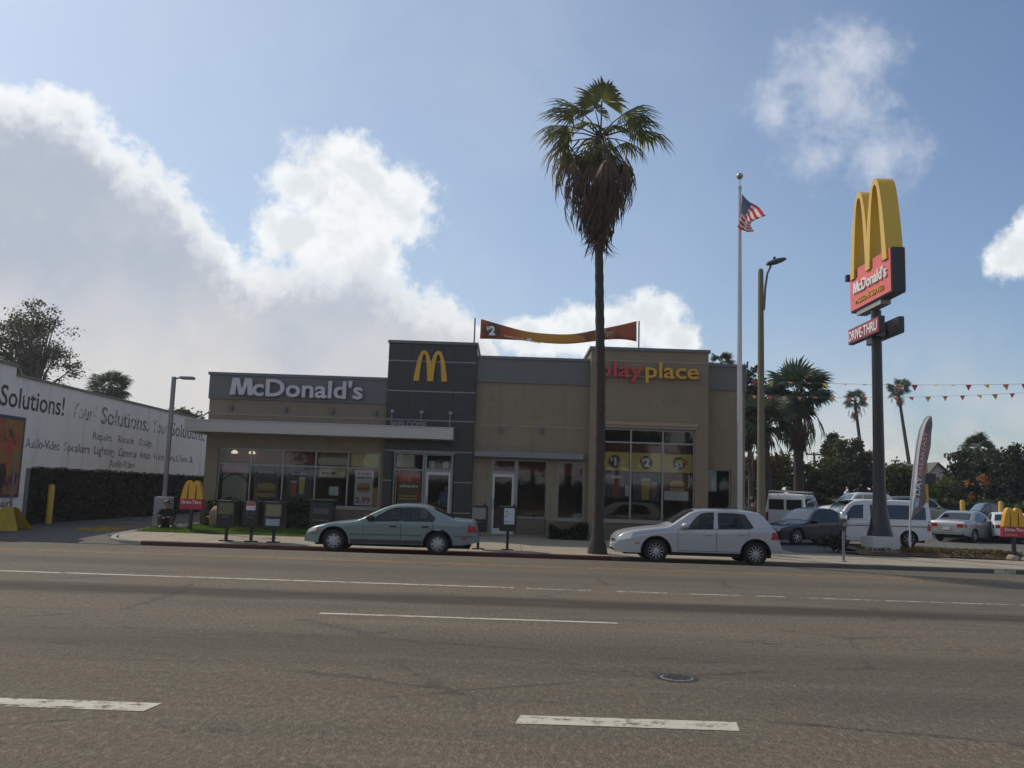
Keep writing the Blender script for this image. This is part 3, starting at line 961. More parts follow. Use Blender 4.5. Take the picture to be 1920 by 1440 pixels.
# ---- right wing, set back
wr = wall_open(PX1, 8.62, 0.0, 5.62, YF + 0.1, 0.25, [(7.22, 8.12, 0.7, 2.72)])
wr.poly([(8.62, YF + 0.1, 0), (8.62, YF + 13, 0), (8.62, YF + 13, 5.62), (8.62, YF + 0.1, 5.62)])
wr.build('wall', M_BEIGE, rest)
MB().box(PX1, 8.67, YF + 0.05, YF + 13.05, 5.62, 6.50).build('metal_band', M_BAND, rest)
MB().box(PX1, 8.72, YF, YF + 13.1, 6.50, 6.60).build('parapet_cap', M_CAP, rest)
window(rest, 7.22, 8.12, 0.7, 2.72, YF + 0.1, [], [])
MB().box(LX0 + 0.1, 8.5, YF + 0.3, YF + 13, 5.2, 5.3).build('roof', mat('roof_felt', (0.2, 0.2, 0.2), 0.9), rest)

# ---- interior that shows through the glass
MB().box(LX0 + 0.1, 8.5, YF + 0.26, YF + 12.9, -0.02, 0.10).build('floor', mat('interior_floor', (0.20, 0.16, 0.13), 0.4, var=0.2), rest)
MB().box(LX0 + 0.1, 8.5, YF + 5.2, YF + 5.4, 0.10, 4.6).build('interior_wall', M_IN, rest)
MB().box(LX0 + 0.1, 2.6, YF + 0.3, YF + 5.2, 3.05, 3.12).build('interior_ceiling', mat('interior_ceiling', (0.4, 0.38, 0.35), 0.9), rest)
MB().box(-10.6, -7.08, YF + 0.75, YF + 0.85, 2.2, 3.04).build('bulkhead', M_INR, rest)
MB().box(-7.06, -4.7, YF + 0.75, YF + 0.85, 2.2, 3.04).build('bulkhead', M_INC, rest)
MB().box(-0.7, 2.8, YF + 0.75, YF + 0.85, 2.3, 3.04).build('bulkhead', M_INR, rest)
MB().box(3.2, 6.8, YF + 0.9, YF + 1.0, 3.2, 3.6).build('bulkhead', M_INR, rest)
for x in (-10.2, -9.55):
    b = MB(); b.lathe([(0.02, 0.0), (0.11, -0.06), (0.12, -0.13), (0.001, -0.14)], 14, (x, YF + 0.55, 2.85)); spot_ob = b.build('reflection_spot', mat('reflection_glow', (0.9, 0.88, 0.7), emit=((1.0, 0.95, 0.75), 0.9)), rest)  # added glowing spots standing in for sky reflections on the glass
for k, x in enumerate((-9.6, -7.9, -6.1, 1.0, 4.3, 5.7)):
    tb_ = thing('dining_table', ('laminate dining table behind the black burger poster', 'laminate dining table behind the black drinks poster', 'laminate dining table behind the fourth left window', 'laminate table behind the narrow pane beside the side door', 'laminate table behind the soda cup poster', 'laminate table behind the food platter poster')[k], 'table', (x, YF + 1.6, 0.10), group=('tables inside the left wing', 'tables inside the left wing', 'tables inside the left wing', None, 'tables inside the play area', 'tables inside the play area')[k])
    MB().bbox(x - 0.4, x + 0.4, YF + 1.25, YF + 1.95, 0.82, 0.86, 0.01).build('table_top', mat('laminate', (0.45, 0.33, 0.2), 0.35), tb_)
    b = MB(); b.lathe([(0.22, 0.10), (0.22, 0.12), (0.04, 0.15), (0.04, 0.82)], 12, (x, YF + 1.6, 0)); b.build('pedestal', M_BLK, tb_)

# ---- canopy with lamps and raised lettering
can = thing('canopy', 'long white flat canopy over the left windows and tower door', 'canopy', (-7, YF - 0.6, 3.4))
CX0, CX1, CY0 = -11.55, -2.03, YF - 1.05
MB().bbox(CX0, CX1, CY0, YF - 0.26, 3.40, 3.80, 0.015).build('fascia', M_CANOPY, can)
MB().box(CX0, LX0 - 0.05, YF - 0.26, YF + 6, 3.40, 3.80).build('side_fascia', M_CANOPY, can)
MB().bbox(CX0 - 0.02, CX1 + 0.02, CY0 - 0.02, YF - 0.255, 3.801, 3.83, 0.005).build('drip_edge', mat('canopy_edge', (0.5, 0.51, 0.52), 0.4, metal=0.3), can)
b = MB(); b.tube([(-11.2, CY0 + 0.25, 3.83), (-11.0, YF - 0.06, 4.22)], 0.03, 8); b.build('tie_rod', M_CANOPY, can, smooth=True)
for x in (-4.27, -3.22, -2.18):
    g = MB()
    g.tube([(x, CY0 + 0.3, 3.83), (x + 0.01, CY0 + 0.3, 4.30), (x + 0.02, CY0 + 0.34, 4.36)], 0.016, 8)
    arm = g.build('lamp_arm', M_STRIPE, can, smooth=True)
    g = MB(); g.lathe([(0.03, 0.06), (0.06, 0.04), (0.09, -0.05), (0.001, -0.05)], 14, (x + 0.02, CY0 + 0.38, 4.38)); g.build('lamp_head', M_STRIPE, arm, smooth=True)
text_letters('WELCOME', 0.24, (-4.25, CY0 + 0.16, 3.832), RT, UP, M_STRIPE, can, depth=0.03, offset=0.012, width=1.25)

# ---- wall lights on the facade
for x, y, z in ((-10.25, YF, 4.36), (-8.25, YF, 4.36), (-6.55, YF, 4.36), (-4.95, YF, 4.36), (-0.35, YF, 3.88), (1.15, YF, 3.88)):
    w_ = MB(); w_.bbox(x - 0.05, x + 0.05, y - 0.03, y - 0.003, z - 0.09, z + 0.09, 0.008)
    wo_ = w_.build('wall_lamp', M_CAP, rest)
    w_ = MB(); w_.lathe([(0.045, -0.10), (0.05, 0.0), (0.04, 0.09), (0.001, 0.1)], 12, (x, y - 0.085, z)); w_.build('lamp_shade', M_CAP, wo_, smooth=True)

# ---- signs on the facade
sg = thing('wall_sign', 'raised white channel letter sign on the grey band above the canopy', 'sign', (-7.9, YF - 0.06, 4.8))
text_letters("McDonald's", 0.88, (-10.30, YF - 0.115, 4.83), RT, UP, mat('letter_lit_white', (0.52, 0.51, 0.53), 0.5), sg, depth=0.12, offset=0.022, width=4.86)
sg = thing('wall_sign', 'red and yellow lower case channel letter sign behind the palm trunk', 'sign', (5, YP - 0.06, 5.9))
text_letters('play', 0.80, (3.10, YP - 0.075, 5.93), RT, UP, M_RED, sg, depth=0.1, offset=0.016, width=1.66)
text_letters('place', 0.80, (4.80, YP - 0.075, 5.93), RT, UP, M_YEL, sg, depth=0.1, offset=0.016, width=1.98)
MB().box(3.5, 6.85, YP - 0.07, YP - 0.02, 5.93, 6.0).build('raceway', M_TRIM, sg)


def arches(name, m_, parent, cx, z0, w, h, t, y0, d, right=RT, skew_mid=0.06, org=None, light=None):
    """double arch with tapering strokes, extruded by d; org gives the base point for other directions"""
    org = Vector(org) if org is not None else Vector((cx, y0, z0))
    right = Vector(right); nrm = right.cross(UP)
    b = MB(); N = 26
    for s in (-1, 1):
        c = s * (w / 4 - t / 4)
        ao = w / 4 + t / 4
        out = []; inn = []
        for k in range(N + 1):
            u = -1 + 2 * k / N
            uu = math.copysign(abs(u) ** 0.72, u)
            zo = h * (1 - abs(uu) ** 2.5)
            xo = c + ao * uu
            ai = ao - t
            zi = (h - t * 0.62) * (1 - abs(uu) ** 2.5)
            xi = c + ai * uu
            if s < 0: xo = min(xo, 0.0); xi = min(xi, 0.0)
            else: xo = max(xo, 0.0); xi = max(xi, 0.0)
            out.append((xo, zo)); inn.append((xi, zi))
        pt = lambda q, dd: tuple(org + right * q[0] + UP * q[1] + nrm * dd)
        fo = [pt(q, d) for q in out]; fi = [pt(q, d) for q in inn]
        bo = [pt(q, 0) for q in out]; bi = [pt(q, 0) for q in inn]
        b.grid([fo, fi]); b.grid([bo, bi]); b.grid([fo, bo]); b.grid([fi, bi])
        b.poly([fo[0], fi[0], bi[0], bo[0]]); b.poly([fo[-1], fi[-1], bi[-1], bo[-1]])
    return b.build(name, m_, parent, smooth=True, angle=35)


sg = thing('wall_sign', 'yellow double arch logo on the charcoal tower', 'sign', (-2.99, YT, 5.55))
arches('arches', M_YEL, sg, -2.99, 5.55, 1.24, 1.13, 0.21, YT - 0.005, 0.10)

# ---- posters behind the glass
def poster(parent, x0, x1, z0, z1, y, m_, label=None, name='poster'):
    o = MB().box(x0, x1, y, y + 0.004, z0, z1).build(name, m_, parent)
    if label: o['label'] = label
    return o

def bars(parent, x0, x1, z, h, y, m_, n_=1, gap=0.05, name='printed_line'):
    for k in range(n_):
        b = MB(); x = x0
        zz = z - k * (h + gap)
        while x < x1 - 0.03:
            l = random.uniform(0.05, 0.16); e = min(x1, x + l)
            b.box(x, e, y - 0.003, y - 0.0005, zz, zz + h * random.uniform(0.75, 1.0))
            x = e + 0.025
        b.build(name, m_, parent)

def burger(parent, cx, cz, w, y, name='printed_burger'):
    cols = [((0.50, 0.27, 0.09), 0.16, 0.20, 1.0), ((0.16, 0.30, 0.05), 0.02, 0.06, 1.06), ((0.55, 0.09, 0.04), -0.05, 0.06, 0.98), ((0.12, 0.055, 0.03), -0.14, 0.09, 1.02), ((0.60, 0.40, 0.05), -0.2, 0.04, 1.05), ((0.45, 0.24, 0.08), -0.28, 0.10, 0.95)]
    for i, (c, dz, hh_, ww) in enumerate(cols):
        b = MB(); disc(b, (cx, y - 0.001 - i * 0.0006, cz + dz * w), RT, UP, w * 0.5 * ww, hh_ * w, 0.001, 18)
        b.build(name, mat('print_food_%d' % i, c, 0.5, var=0.3, vscale=9), parent)

def cup(parent, cx, z0, h, w, y, colour, lid=(0.5, 0.5, 0.5), name='printed_cup'):
    b = MB(); b.prism([(cx - w * 0.36, y, z0), (cx + w * 0.36, y, z0), (cx + w * 0.5, y, z0 + h), (cx - w * 0.5, y, z0 + h)], (0, -0.002, 0))
    b.build(name, mat('print_cup_%.2f_%.2f' % colour[:2], colour, 0.5, var=0.35, vscale=6), parent)
    b = MB(); disc(b, (cx, y - 0.003, z0 + h), RT, UP, w * 0.54, w * 0.16, 0.001, 16); b.build('printed_lid', mat('print_lid', lid, 0.5), parent)

YI = YF + 0.19
M_PB = mat('poster_black', (0.05, 0.045, 0.055), 0.5, var=0.2)
M_PW = mat('poster_white', (0.62, 0.60, 0.60), 0.5)
M_PY = mat('poster_yellow', (0.62, 0.46, 0.08), 0.5, var=0.12, vscale=1.5)
M_PRED = mat('poster_red', (0.45, 0.05, 0.04), 0.5)
M_PBLUE = mat('poster_blue', (0.05, 0.09, 0.25), 0.5)
p = poster(rest, -9.30, -8.38, 0.98, 2.22, YI, M_PB, 'black burger poster in the second left window')
bars(p, -9.15, -8.55, 2.02, 0.09, YI, mat('print_grey', (0.35, 0.34, 0.4), 0.6)); burger(p, -8.84, 1.42, 0.72, YI)
p = poster(rest, -8.14, -7.18, 0.98, 2.20, YI, M_PB, 'black drinks poster in the third left window')
bars(p, -7.95, -7.4, 2.0, 0.09, YI, MATS['print_grey']); cup(p, -7.85, 1.2, 0.55, 0.24, YI, (0.45, 0.08, 0.05)); cup(p, -7.55, 1.3, 0.6, 0.22, YI, (0.62, 0.45, 0.12))
p = poster(rest, -5.62, -4.95, 0.98, 2.26, YI, M_PW, 'white burger poster with red price in the fifth left window')
text_block('2.99', 0.30, (-5.58, YI - 0.001, 1.06), RT, UP, M_PRED, p, offset=0.03, width=0.55, depth=0.003)
bars(p, -5.54, -5.04, 2.08, 0.10, YI, M_PRED); bars(p, -5.54, -5.04, 1.95, 0.07, YI, M_PB); burger(p, -5.29, 1.62, 0.5, YI)
p = poster(rest, -10.5, -9.52, 2.0, 2.28, YI, mat('poster_pink', (0.5, 0.3, 0.33), 0.5, var=0.15), 'pink header strip in the first left window')
poster(rest, -10.45, -9.56, 0.98, 1.95, YI + 0.006, mat('poster_sage', (0.30, 0.32, 0.24), 0.5, var=0.45, vscale=4), 'pale sage picture poster in the first left window')
b = MB()
for k in range(14):
    a0 = R(25 + 130 * k / 14); a1 = R(25 + 130 * (k + 1) / 14)
    for q0, q1 in ((a0, a1),):
        b.prism([(-10.0 + 0.55 * math.cos(q0), YI - 0.002, 1.45 + 0.52 * math.sin(q0)), (-10.0 + 0.55 * math.cos(q1), YI - 0.002, 1.45 + 0.52 * math.sin(q1)), (-10.0 + 0.50 * math.cos(q1), YI - 0.002, 1.45 + 0.47 * math.sin(q1)), (-10.0 + 0.50 * math.cos(q0), YI - 0.002, 1.45 + 0.47 * math.sin(q0))], (0, 0.002, 0))
b.build('printed_arc', M_PB, p)
poster(rest, -4.93, -4.76, 0.95, 1.62, YI, mat('poster_orange', (0.5, 0.28, 0.08), 0.5), 'orange strip beside the white burger poster')
p = poster(rest, -6.95, -5.98, 1.95, 2.28, YI, mat('poster_wheat', (0.52, 0.42, 0.22), 0.5, var=0.2), 'wheat coloured strip below the fourth left transom')
bars(p, -6.85, -6.3, 2.06, 0.08, YI, M_PB)
p = poster(rest, -6.55, -6.2, 1.3, 1.62, YI, M_PW, 'small white notice in the fourth left window')
p = poster(rest, -5.8, -4.8, 2.38, 2.84, YI, mat('poster_lemon', (0.6, 0.52, 0.18), 0.5, var=0.2, vscale=2), 'lemon card in the fifth left transom')
arches('printed_arches', M_YEL, p, -4.98, 2.44, 0.22, 0.2, 0.035, YI - 0.001, 0.002)
p = poster(rest, -7.0, -5.95, 2.40, 2.66, YI, mat('poster_cream', (0.5, 0.45, 0.32), 0.5), 'cream header in the fourth left transom')
p = poster(tower, -4.02, -3.2, 1.05, 2.25, YT + 0.20, mat('poster_brown', (0.16, 0.09, 0.05), 0.5), 'brown poster with red banner in the tower window')
poster(tower, -4.12, -4.06, 0.7, 2.2, YT + 0.2, MATS['poster_orange'], 'orange strip at the edge of the tower window')
MB().box(-4.0, -3.22, YT + 0.196, YT + 0.199, 1.86, 2.2).build('printed_panel', M_PRED, p)
bars(p, -3.95, -3.3, 1.68, 0.1, YT + 0.2, M_PW); bars(p, -3.95, -3.3, 1.35, 0.05, YT + 0.2, M_PY, 2)
poster(tower, -4.1, -3.45, 2.42, 2.86, YT + 0.20, MATS['poster_cream'], 'cream card in the tower transom')
poster(tower, -2.92, -2.72, 2.42, 2.66, YT + 0.21, mat('poster_mint', (0.3, 0.45, 0.42), 0.5), 'mint card over the tower door')
poster(tower, -2.42, -2.22, 2.42, 2.64, YT + 0.21, MATS['poster_cream'], 'cream card over the tower door')
YI2 = YP + 0.185
for k, (x0, x1) in enumerate(((3.28, 4.36), (4.42, 5.52), (5.58, 6.64))):
    p = poster(rest, x0, x1, 2.53, 3.20, YI2, M_PY, 'yellow price banner in the play area window, %s' % ('next to the palm', 'middle one', 'far from the palm')[k])
    cx = (x0 + x1) / 2 + (0.0, 0.0, 0.05)[k]
    b = MB(); disc(b, (cx, YI2 - 0.001, 2.86), RT, UP, 0.235, 0.235, 0.002, 24); b.build('printed_circle', mat('print_maroon', (0.09, 0.025, 0.02), 0.5), p)
    if k < 2:
        text_block('$', 0.18, (cx - 0.17, YI2 - 0.004, 2.89), RT, UP, M_WHT, p, offset=0.03)
        text_block(('1', '2')[k], 0.40, (cx - 0.08, YI2 - 0.004, 2.72), RT, UP, M_WHT, p, offset=0.045)
    else:
        b = MB(); disc(b, (cx + 0.02, YI2 - 0.004, 2.93), RT, UP, 0.17, 0.07, 0.002, 18); b.build('printed_leaf', M_PY, p)
        b = MB(); disc(b, (cx + 0.24, YI2 - 0.004, 2.90), RT, UP, 0.07, 0.11, 0.002, 14); b.build('printed_fruit', M_PRED, p)
        text_block('2', 0.26, (cx - 0.15, YI2 - 0.007, 2.68), RT, UP, M_WHT, p, offset=0.03)
        text_block('5', 0.20, (cx + 0.03, YI2 - 0.007, 2.74), RT, UP, M_WHT, p, offset=0.03)
p = poster(rest, 3.5, 4.2, 1.55, 2.45, YI2 + 0.01, mat('poster_film', (0.05, 0.045, 0.04), 0.5), 'dark soda cup poster below the first yellow banner')
cup(p, 3.88, 1.62, 0.68, 0.36, YI2 + 0.01, (0.22, 0.03, 0.025), (0.25, 0.24, 0.23))
p = poster(rest, 4.5, 5.45, 1.50, 2.46, YI2 + 0.01, M_PB, 'dark iced drink poster below the middle yellow banner')
cup(p, 4.95, 1.52, 0.72, 0.34, YI2 + 0.01, (0.42, 0.26, 0.05), (0.3, 0.28, 0.26)); cup(p, 5.27, 1.62, 0.5, 0.2, YI2 + 0.01, (0.22, 0.12, 0.1))
p = poster(rest, 5.62, 6.55, 1.52, 2.48, YI2 + 0.01, mat('poster_dark_red', (0.12, 0.03, 0.03), 0.5, var=0.3), 'food platter poster below the far yellow banner')
MB().box(5.63, 6.5, YI2 + 0.005, YI2 + 0.008, 1.53, 1.86).build('printed_panel', M_PW, p)
burger(p, 6.1, 2.05, 0.55, YI2 + 0.004)
poster(rest, 3.3, 3.48, 1.62, 2.1, YI2 + 0.012, mat('poster_ivory', (0.6, 0.56, 0.42), 0.5), 'ivory card beside the soda cup poster')
poster(rest, 4.22, 4.36, 1.62, 2.0, YI2 + 0.012, MATS['poster_ivory'], 'narrow ivory card right of the soda cup poster')
poster(rest, 7.26, 7.62, 1.9, 2.68, YF + 0.27, M_PW, 'white notice in the small right hand window')

# ---- promotional banner slung between two roof poles
ban = thing('roof_banner', 'sagging orange price banner strung between two poles above the roof', 'banner', (1.5, YF + 0.6, 6.6))
YB = YF + 0.6
for (px0, py0, px1, py1) in ((893, 596, 888, 645), (1197, 602, 1197, 660)):
    a = P(px0, py0, YB); c = P(px1, py1 + 25, YB)
    b = MB(); b.tube([(c.x, YB, c.z), (c.x + 0.0, YB, a.z)], 0.03, 8); b.build('pole', M_STRIPE, ban, smooth=True)
top = [(902, 599), (940, 610), (985, 622), (1030, 627), (1075, 627), (1120, 619), (1160, 611), (1193, 603)]
bot = [(900, 636), (940, 637), (985, 640), (1030, 645), (1075, 645), (1120, 640), (1160, 637), (1193, 641)]
rows = [[], [], [], [], []]
NB = 42
pos = []
for i in range(NB + 1):
    s = i / NB * 7; k = min(6, int(s)); u = s - k
    def cr(arr):
        p0 = arr[max(0, k - 1)]; p1 = arr[k]; p2 = arr[k + 1]; p3 = arr[min(7, k + 2)]
        return tuple(0.5 * (2 * p1[j] + (p2[j] - p0[j]) * u + (2 * p0[j] - 5 * p1[j] + 4 * p2[j] - p3[j]) * u * u + (3 * p1[j] - p0[j] - 3 * p2[j] + p3[j]) * u ** 3) for j in (0, 1))
    t_, b_ = cr(top), cr(bot)
    wv = 0.03 * math.sin(i * 0.33) + 0.015 * math.sin(i * 0.9 + 1)
    for j in range(5):
        f_ = j / 4
        q = P(t_[0] * (1 - f_) + b_[0] * f_, t_[1] * (1 - f_) + b_[1] * f_, YB)
        rows[j].append((q.x, YB - 0.12 + wv * (0.4 + 0.6 * f_), q.z))
mb = MB(); mb.grid(rows)
me_rows = rows
def banner_extra(q, co, c):
    sp = q.new('ShaderNodeSeparateXYZ'); q.put(sp.inputs[0], co)
    # co is relative to the banner's base: x runs -2.8 .. 3.1
    x = sp.outputs[0]
    mid = q.smooth(q.m('ABSOLUTE', q.sub(x, 0.0)), 0.2, 2.2, 1.0, 0.0)
    c = q.mix(mid, c, (0.56, 0.27, 0.03))
    blk = q.smooth(q.noise(q.vscale(co, (1.6, 1, 1.2)), 1.5, 5, 0.6), 0.45, 0.55)
    k = q.mul(q.mul(q.smooth(x, 0.75, 0.95), q.smooth(x, 2.62, 2.5)), 0.75)
    c = q.mix(q.mul(k, blk), c, (0.13, 0.05, 0.03))
    c = q.mix(q.mul(k, q.smooth(q.noise(co, 3.0, 3), 0.58, 0.66)), c, (0.45, 0.36, 0.2))
    return c
sheet = mb.build('sheet', mat('banner_print', (0.36, 0.085, 0.035), 0.7, var=0.08, extra=banner_extra), ban, smooth=True)
sol = sheet.modifiers.new('thick', 'SOLIDIFY'); sol.thickness = 0.006
c0 = P(922, 621, YB)
b = MB(); disc(b, (c0.x, YB - 0.178, c0.z), RT, UP, 0.30, 0.28, 0.003, 24); b.build('printed_circle', mat('banner_circle', (0.10, 0.05, 0.035), 0.6), sheet)
text_block('$', 0.20, (c0.x - 0.21, YB - 0.183, c0.z + 0.02), RT, UP, M_WHT, sheet, offset=0.03)
text_block('2', 0.46, (c0.x - 0.10, YB - 0.183, c0.z - 0.17), RT, UP, M_WHT, sheet, offset=0.05)
for (px, py, s_) in ((1000, 638, 0.06),):
    q = P(px - 8, py, YB); b = MB(); disc(b, (q.x, YB - 0.178, q.z), RT, UP, 0.10, 0.05, 0.003, 14); b.build('printed_spot', M_WHT, sheet)
b = MB(); x = P(945, 625, YB).x; zb_ = P(945, 627, YB).z
while x < P(1010, 630, YB).x:
    l = random.uniform(0.04, 0.12); b.box(x, x + l, YB - 0.178, YB - 0.175, zb_ - (x + 1.0) * 0.16 - 0.02, zb_ - (x + 1.0) * 0.16 + 0.045); x += l + 0.03
b.build('printed_line', mat('banner_letters', (0.6, 0.42, 0.3), 0.6), sheet)

# ================================================================== white neighbouring building
NXW = -16.2
nb = thing('warehouse', 'long white painted warehouse with faded black lettering along the driveway', 'building', (-22, 38, 0))
def stain(q, co, c):
    st = q.smooth(q.noise(q.vscale(co, (1, 1.1, 0.12)), 1.4, 7, 0.7), 0.5, 0.75)
    c = q.mix(q.mul(st, 0.45), c, (0.36, 0.34, 0.30))
    pt = q.smooth(q.noise(q.vscale(co, (1, 0.35, 0.7)), 1.0, 2, 0.4), 0.56, 0.6)
    return q.mix(q.mul(pt, 0.25), c, (0.86, 0.83, 0.78))
M_WALLW = mat('white_painted_block', (0.88, 0.82, 0.73), 0.9, var=0.07, vscale=1.0, bump=0.15, extra=stain)
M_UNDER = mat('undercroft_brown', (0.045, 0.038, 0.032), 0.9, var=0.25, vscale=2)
b = MB()
b.box(-32, NXW, 28.4, 62, 1.9, 4.86)                               # upper wall over the recess
b.build('wall', M_WALLW, nb)
b = MB(); b.box(-32, NXW, 24.95, 28.398, 0.0, 5.15); b.build('front_block', M_WALLW, nb)
b = MB(); b.box(-32, NXW - 0.004, 28.402, 29.55, 0.0, 1.898); b.build('wall_base', M_WALLW, nb)
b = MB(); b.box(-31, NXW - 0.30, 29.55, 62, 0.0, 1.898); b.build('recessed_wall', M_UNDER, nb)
b = MB(); b.box(-16.5, NXW - 0.02, 29.56, 29.86, 0.0, 1.895); b.build('pillar', mat('pillar_grey', (0.18, 0.175, 0.165), 0.9), nb)
MB().box(-32.1, NXW + 0.07, 28.41, 62.1, 4.862, 4.94).build('coping', mat('coping', (0.2, 0.195, 0.19), 0.8), nb)
MB().box(-32.1, NXW + 0.07, 24.9, 28.40, 5.152, 5.24).build('coping', MATS['coping'], nb)
b = MB()
for k in range(70):                                                # crumbling lower edge of the render
    y = 29.9 + k * 0.26
    b.box(NXW - 0.003, NXW + 0.012, y, y + 0.26, 1.9, 1.93 + random.random() * 0.07)
b.build('rotten_edge', mat('rotten_edge', (0.16, 0.125, 0.085), 0.95, var=0.4), nb)
RY = Vector((0, 1, 0))
M_INK = wornpaint('wall_letter_black', (0.07, 0.07, 0.078), 0.30, 0.9)
M_FADE = wornpaint('wall_letter_faded', (0.22, 0.215, 0.21), 0.62, 0.9)
M_FADE2 = wornpaint('wall_letter_worn', (0.17, 0.165, 0.165), 0.52, 0.9)
xw = NXW + 0.001
text_letters('Solutions!', 0.95, (xw, 27.6, 3.84), RY, UP, M_INK, nb, depth=0.004, offset=0.012, width=4.05)
text_letters('Your?', 0.85, (xw, 32.2, 3.82), RY, UP, M_FADE, nb, depth=0.004, offset=0.01, width=1.95)
text_letters('Solutions.', 0.95, (xw, 34.55, 3.80), RY, UP, M_FADE2, nb, depth=0.004, offset=0.012, width=4.6)
text_letters('Your?', 0.85, (xw, 39.6, 3.80), RY, UP, M_FADE, nb, depth=0.004, offset=0.01, width=1.95)
text_letters('Solutions.', 0.9, (xw, 41.75, 3.80), RY, UP, M_FADE2, nb, depth=0.004, offset=0.012, width=4.7)
text_block('Repairs', 0.42, (xw, 34.0, 3.14), RY, UP, M_FADE2, nb, width=1.65, offset=0.012)
text_block('Rentals', 0.42, (xw, 36.2, 3.14), RY, UP, M_FADE2, nb, width=1.55, offset=0.012)
text_block('Design', 0.42, (xw, 38.3, 3.14), RY, UP, M_FADE2, nb, width=1.4, offset=0.012)
y = 29.35
for w_, wd in (('Audio-Video', 2.25), ('Speakers', 1.95), ('Lighting', 1.85), ('Cameras', 1.8), ('Amps', 1.15), ('Wires', 1.3), ('Parts & Tools', 2.6), ('&', 0.5)):
    text_block(w_, 0.46, (xw, y, 2.58), RY, UP, M_FADE2, nb, width=wd, offset=0.012)
    y += wd + 0.32
text_block('Audio-Video', 0.42, (xw, 35.65, 2.12), RY, UP, M_FADE2, nb, width=2.4, offset=0.012)
text_block('Repairs', 0.34, (xw, 27.45, 0.62), RY, UP, M_INK, nb, width=1.5, offset=0.012)
# painted mural panel near the street corner
b = MB(); b.box(NXW, NXW + 0.05, 26.0, 29.15, 0.92, 3.55); mur = b.build('mural_frame', mat('mural_frame', (0.06, 0.06, 0.075), 0.7), nb)
def mural(q, co, c):
    z = q.new('ShaderNodeSeparateXYZ'); q.put(z.inputs[0], co)
    a = q.noise(co, 1.3, 4, 0.6, 0.8)
    c = q.mix(q.smooth(a, 0.5, 0.62), c, (0.10, 0.035, 0.03))
    return q.mix(q.smooth(q.noise(q.vscale(co, (1, 1.4, 0.6)), 1.1, 3), 0.55, 0.6), c, (0.42, 0.08, 0.05))
MB().box(NXW + 0.05, NXW + 0.056, 26.1, 29.02, 1.02, 3.43).build('mural', mat('mural_print', (0.33, 0.15, 0.03), 0.8, extra=mural), mur)
for k, (y0, z0, rr, c) in enumerate(((28.35, 2.55, 0.34, (0.5, 0.06, 0.06)), (28.05, 1.6, 0.42, (0.05, 0.02, 0.03)), (28.75, 1.55, 0.30, (0.12, 0.03, 0.06)))):
    b = MB(); disc(b, (NXW + 0.057 + 0.001 * k, y0, z0), RY, UP, rr * 0.6, rr, 0.001, 20); b.build('painted_figure', mat('mural_%d' % k, c, 0.8, var=0.4, vscale=6), mur)

# concrete post base painted yellow, with its thin pole; yellow bollards
M_BOLL = mat('bollard_yellow', (0.55, 0.35, 0.03), 0.6, var=0.15, vscale=5, dirt=0.35)
pb = thing('post_base', 'yellow pyramid concrete footing with grey post at the driveway edge', 'post', (-15.45, 27.5, 0))
b = MB(); b.grid([[(-15.45 + sx * 0.55, 27.5 - 0.45, -0.05), (-15.45 + sx * 0.5, 27.5 - 0.4, 0.06), (-15.45 + sx * 0.18, 27.5 - 0.15, 0.62), (-15.45 + sx * 0.15, 27.5, 0.66), (-15.45 + sx * 0.18, 27.5 + 0.15, 0.62), (-15.45 + sx * 0.55, 27.5 + 0.45, -0.05)] for sx in (-1, -0.6, 0.6, 1)])
b.build('footing', M_BOLL, pb, smooth=True, angle=50)
b = MB(); b.tube([(-15.45, 27.5, 0.6), (-15.45, 27.5, 2.35)], 0.035, 8); b.build('pole', mat('grey_pole', (0.2, 0.2, 0.21), 0.5, metal=0.3), pb, smooth=True)
for loc, hh_, lab in (((-15.62, 30.2), 1.38, 'yellow steel bollard beside the white warehouse wall'),):
    bo = thing('bollard', lab, 'bollard', (loc[0], loc[1], 0))
    b = MB(); b.lathe([(0.10, -0.05), (0.10, hh_ - 0.05), (0.075, hh_ - 0.01), (0.001, hh_)], 14, (loc[0], loc[1], 0)); b.build('post', M_BOLL, bo, smooth=True)
    b = MB(); b.lathe([(0.15, -0.02), (0.14, 0.04), (0.101, 0.05)], 14, (loc[0], loc[1], 0)); b.build('collar', M_KERB, bo, smooth=True)
for k, (px, py, Y, hh_, lab) in enumerate(((1805, 966, 46.5, 1.35, 'yellow steel bollard behind the silver sedan roof'), (1877, 962, 46.5, 1.35, 'yellow steel bollard between dark saloon and white sedan'))):
    q = P(px, py, Y)
    bo = thing('bollard', lab, 'bollard', (q.x, Y, 0.2))
    b = MB(); b.lathe([(0.12, 0.05), (0.12, 1.95), (0.09, 2.0), (0.001, 2.02)], 12, (q.x, Y, 0)); b.build('post', M_BOLL, bo, smooth=True)
    b = MB(); b.lathe([(0.17, 0.1), (0.16, 0.32), (0.121, 0.34)], 12, (q.x, Y, 0)); b.build('collar', M_KERB, bo, smooth=True)

# yellow clearance pole with dark box sign in the lot
q = P(1738, 975, 44)
yp = thing('clearance_pole', 'yellow pole carrying a small black sign box behind the feather flag', 'pole', (q.x, 44, 0))
b = MB(); b.tube([(q.x, 44, 0), (q.x, 44, P(1738, 868, 44).z)], 0.10, 10); b.build('pole', M_BOLL, yp, smooth=True)
c0 = P(1741, 905, 44); b = MB(); b.bbox(q.x - 0.25, q.x + 0.42, 43.82, 43.98, P(1741, 907, 44).z, P(1741, 888, 44).z, 0.02); b.build('sign_box', M_BLK, yp)

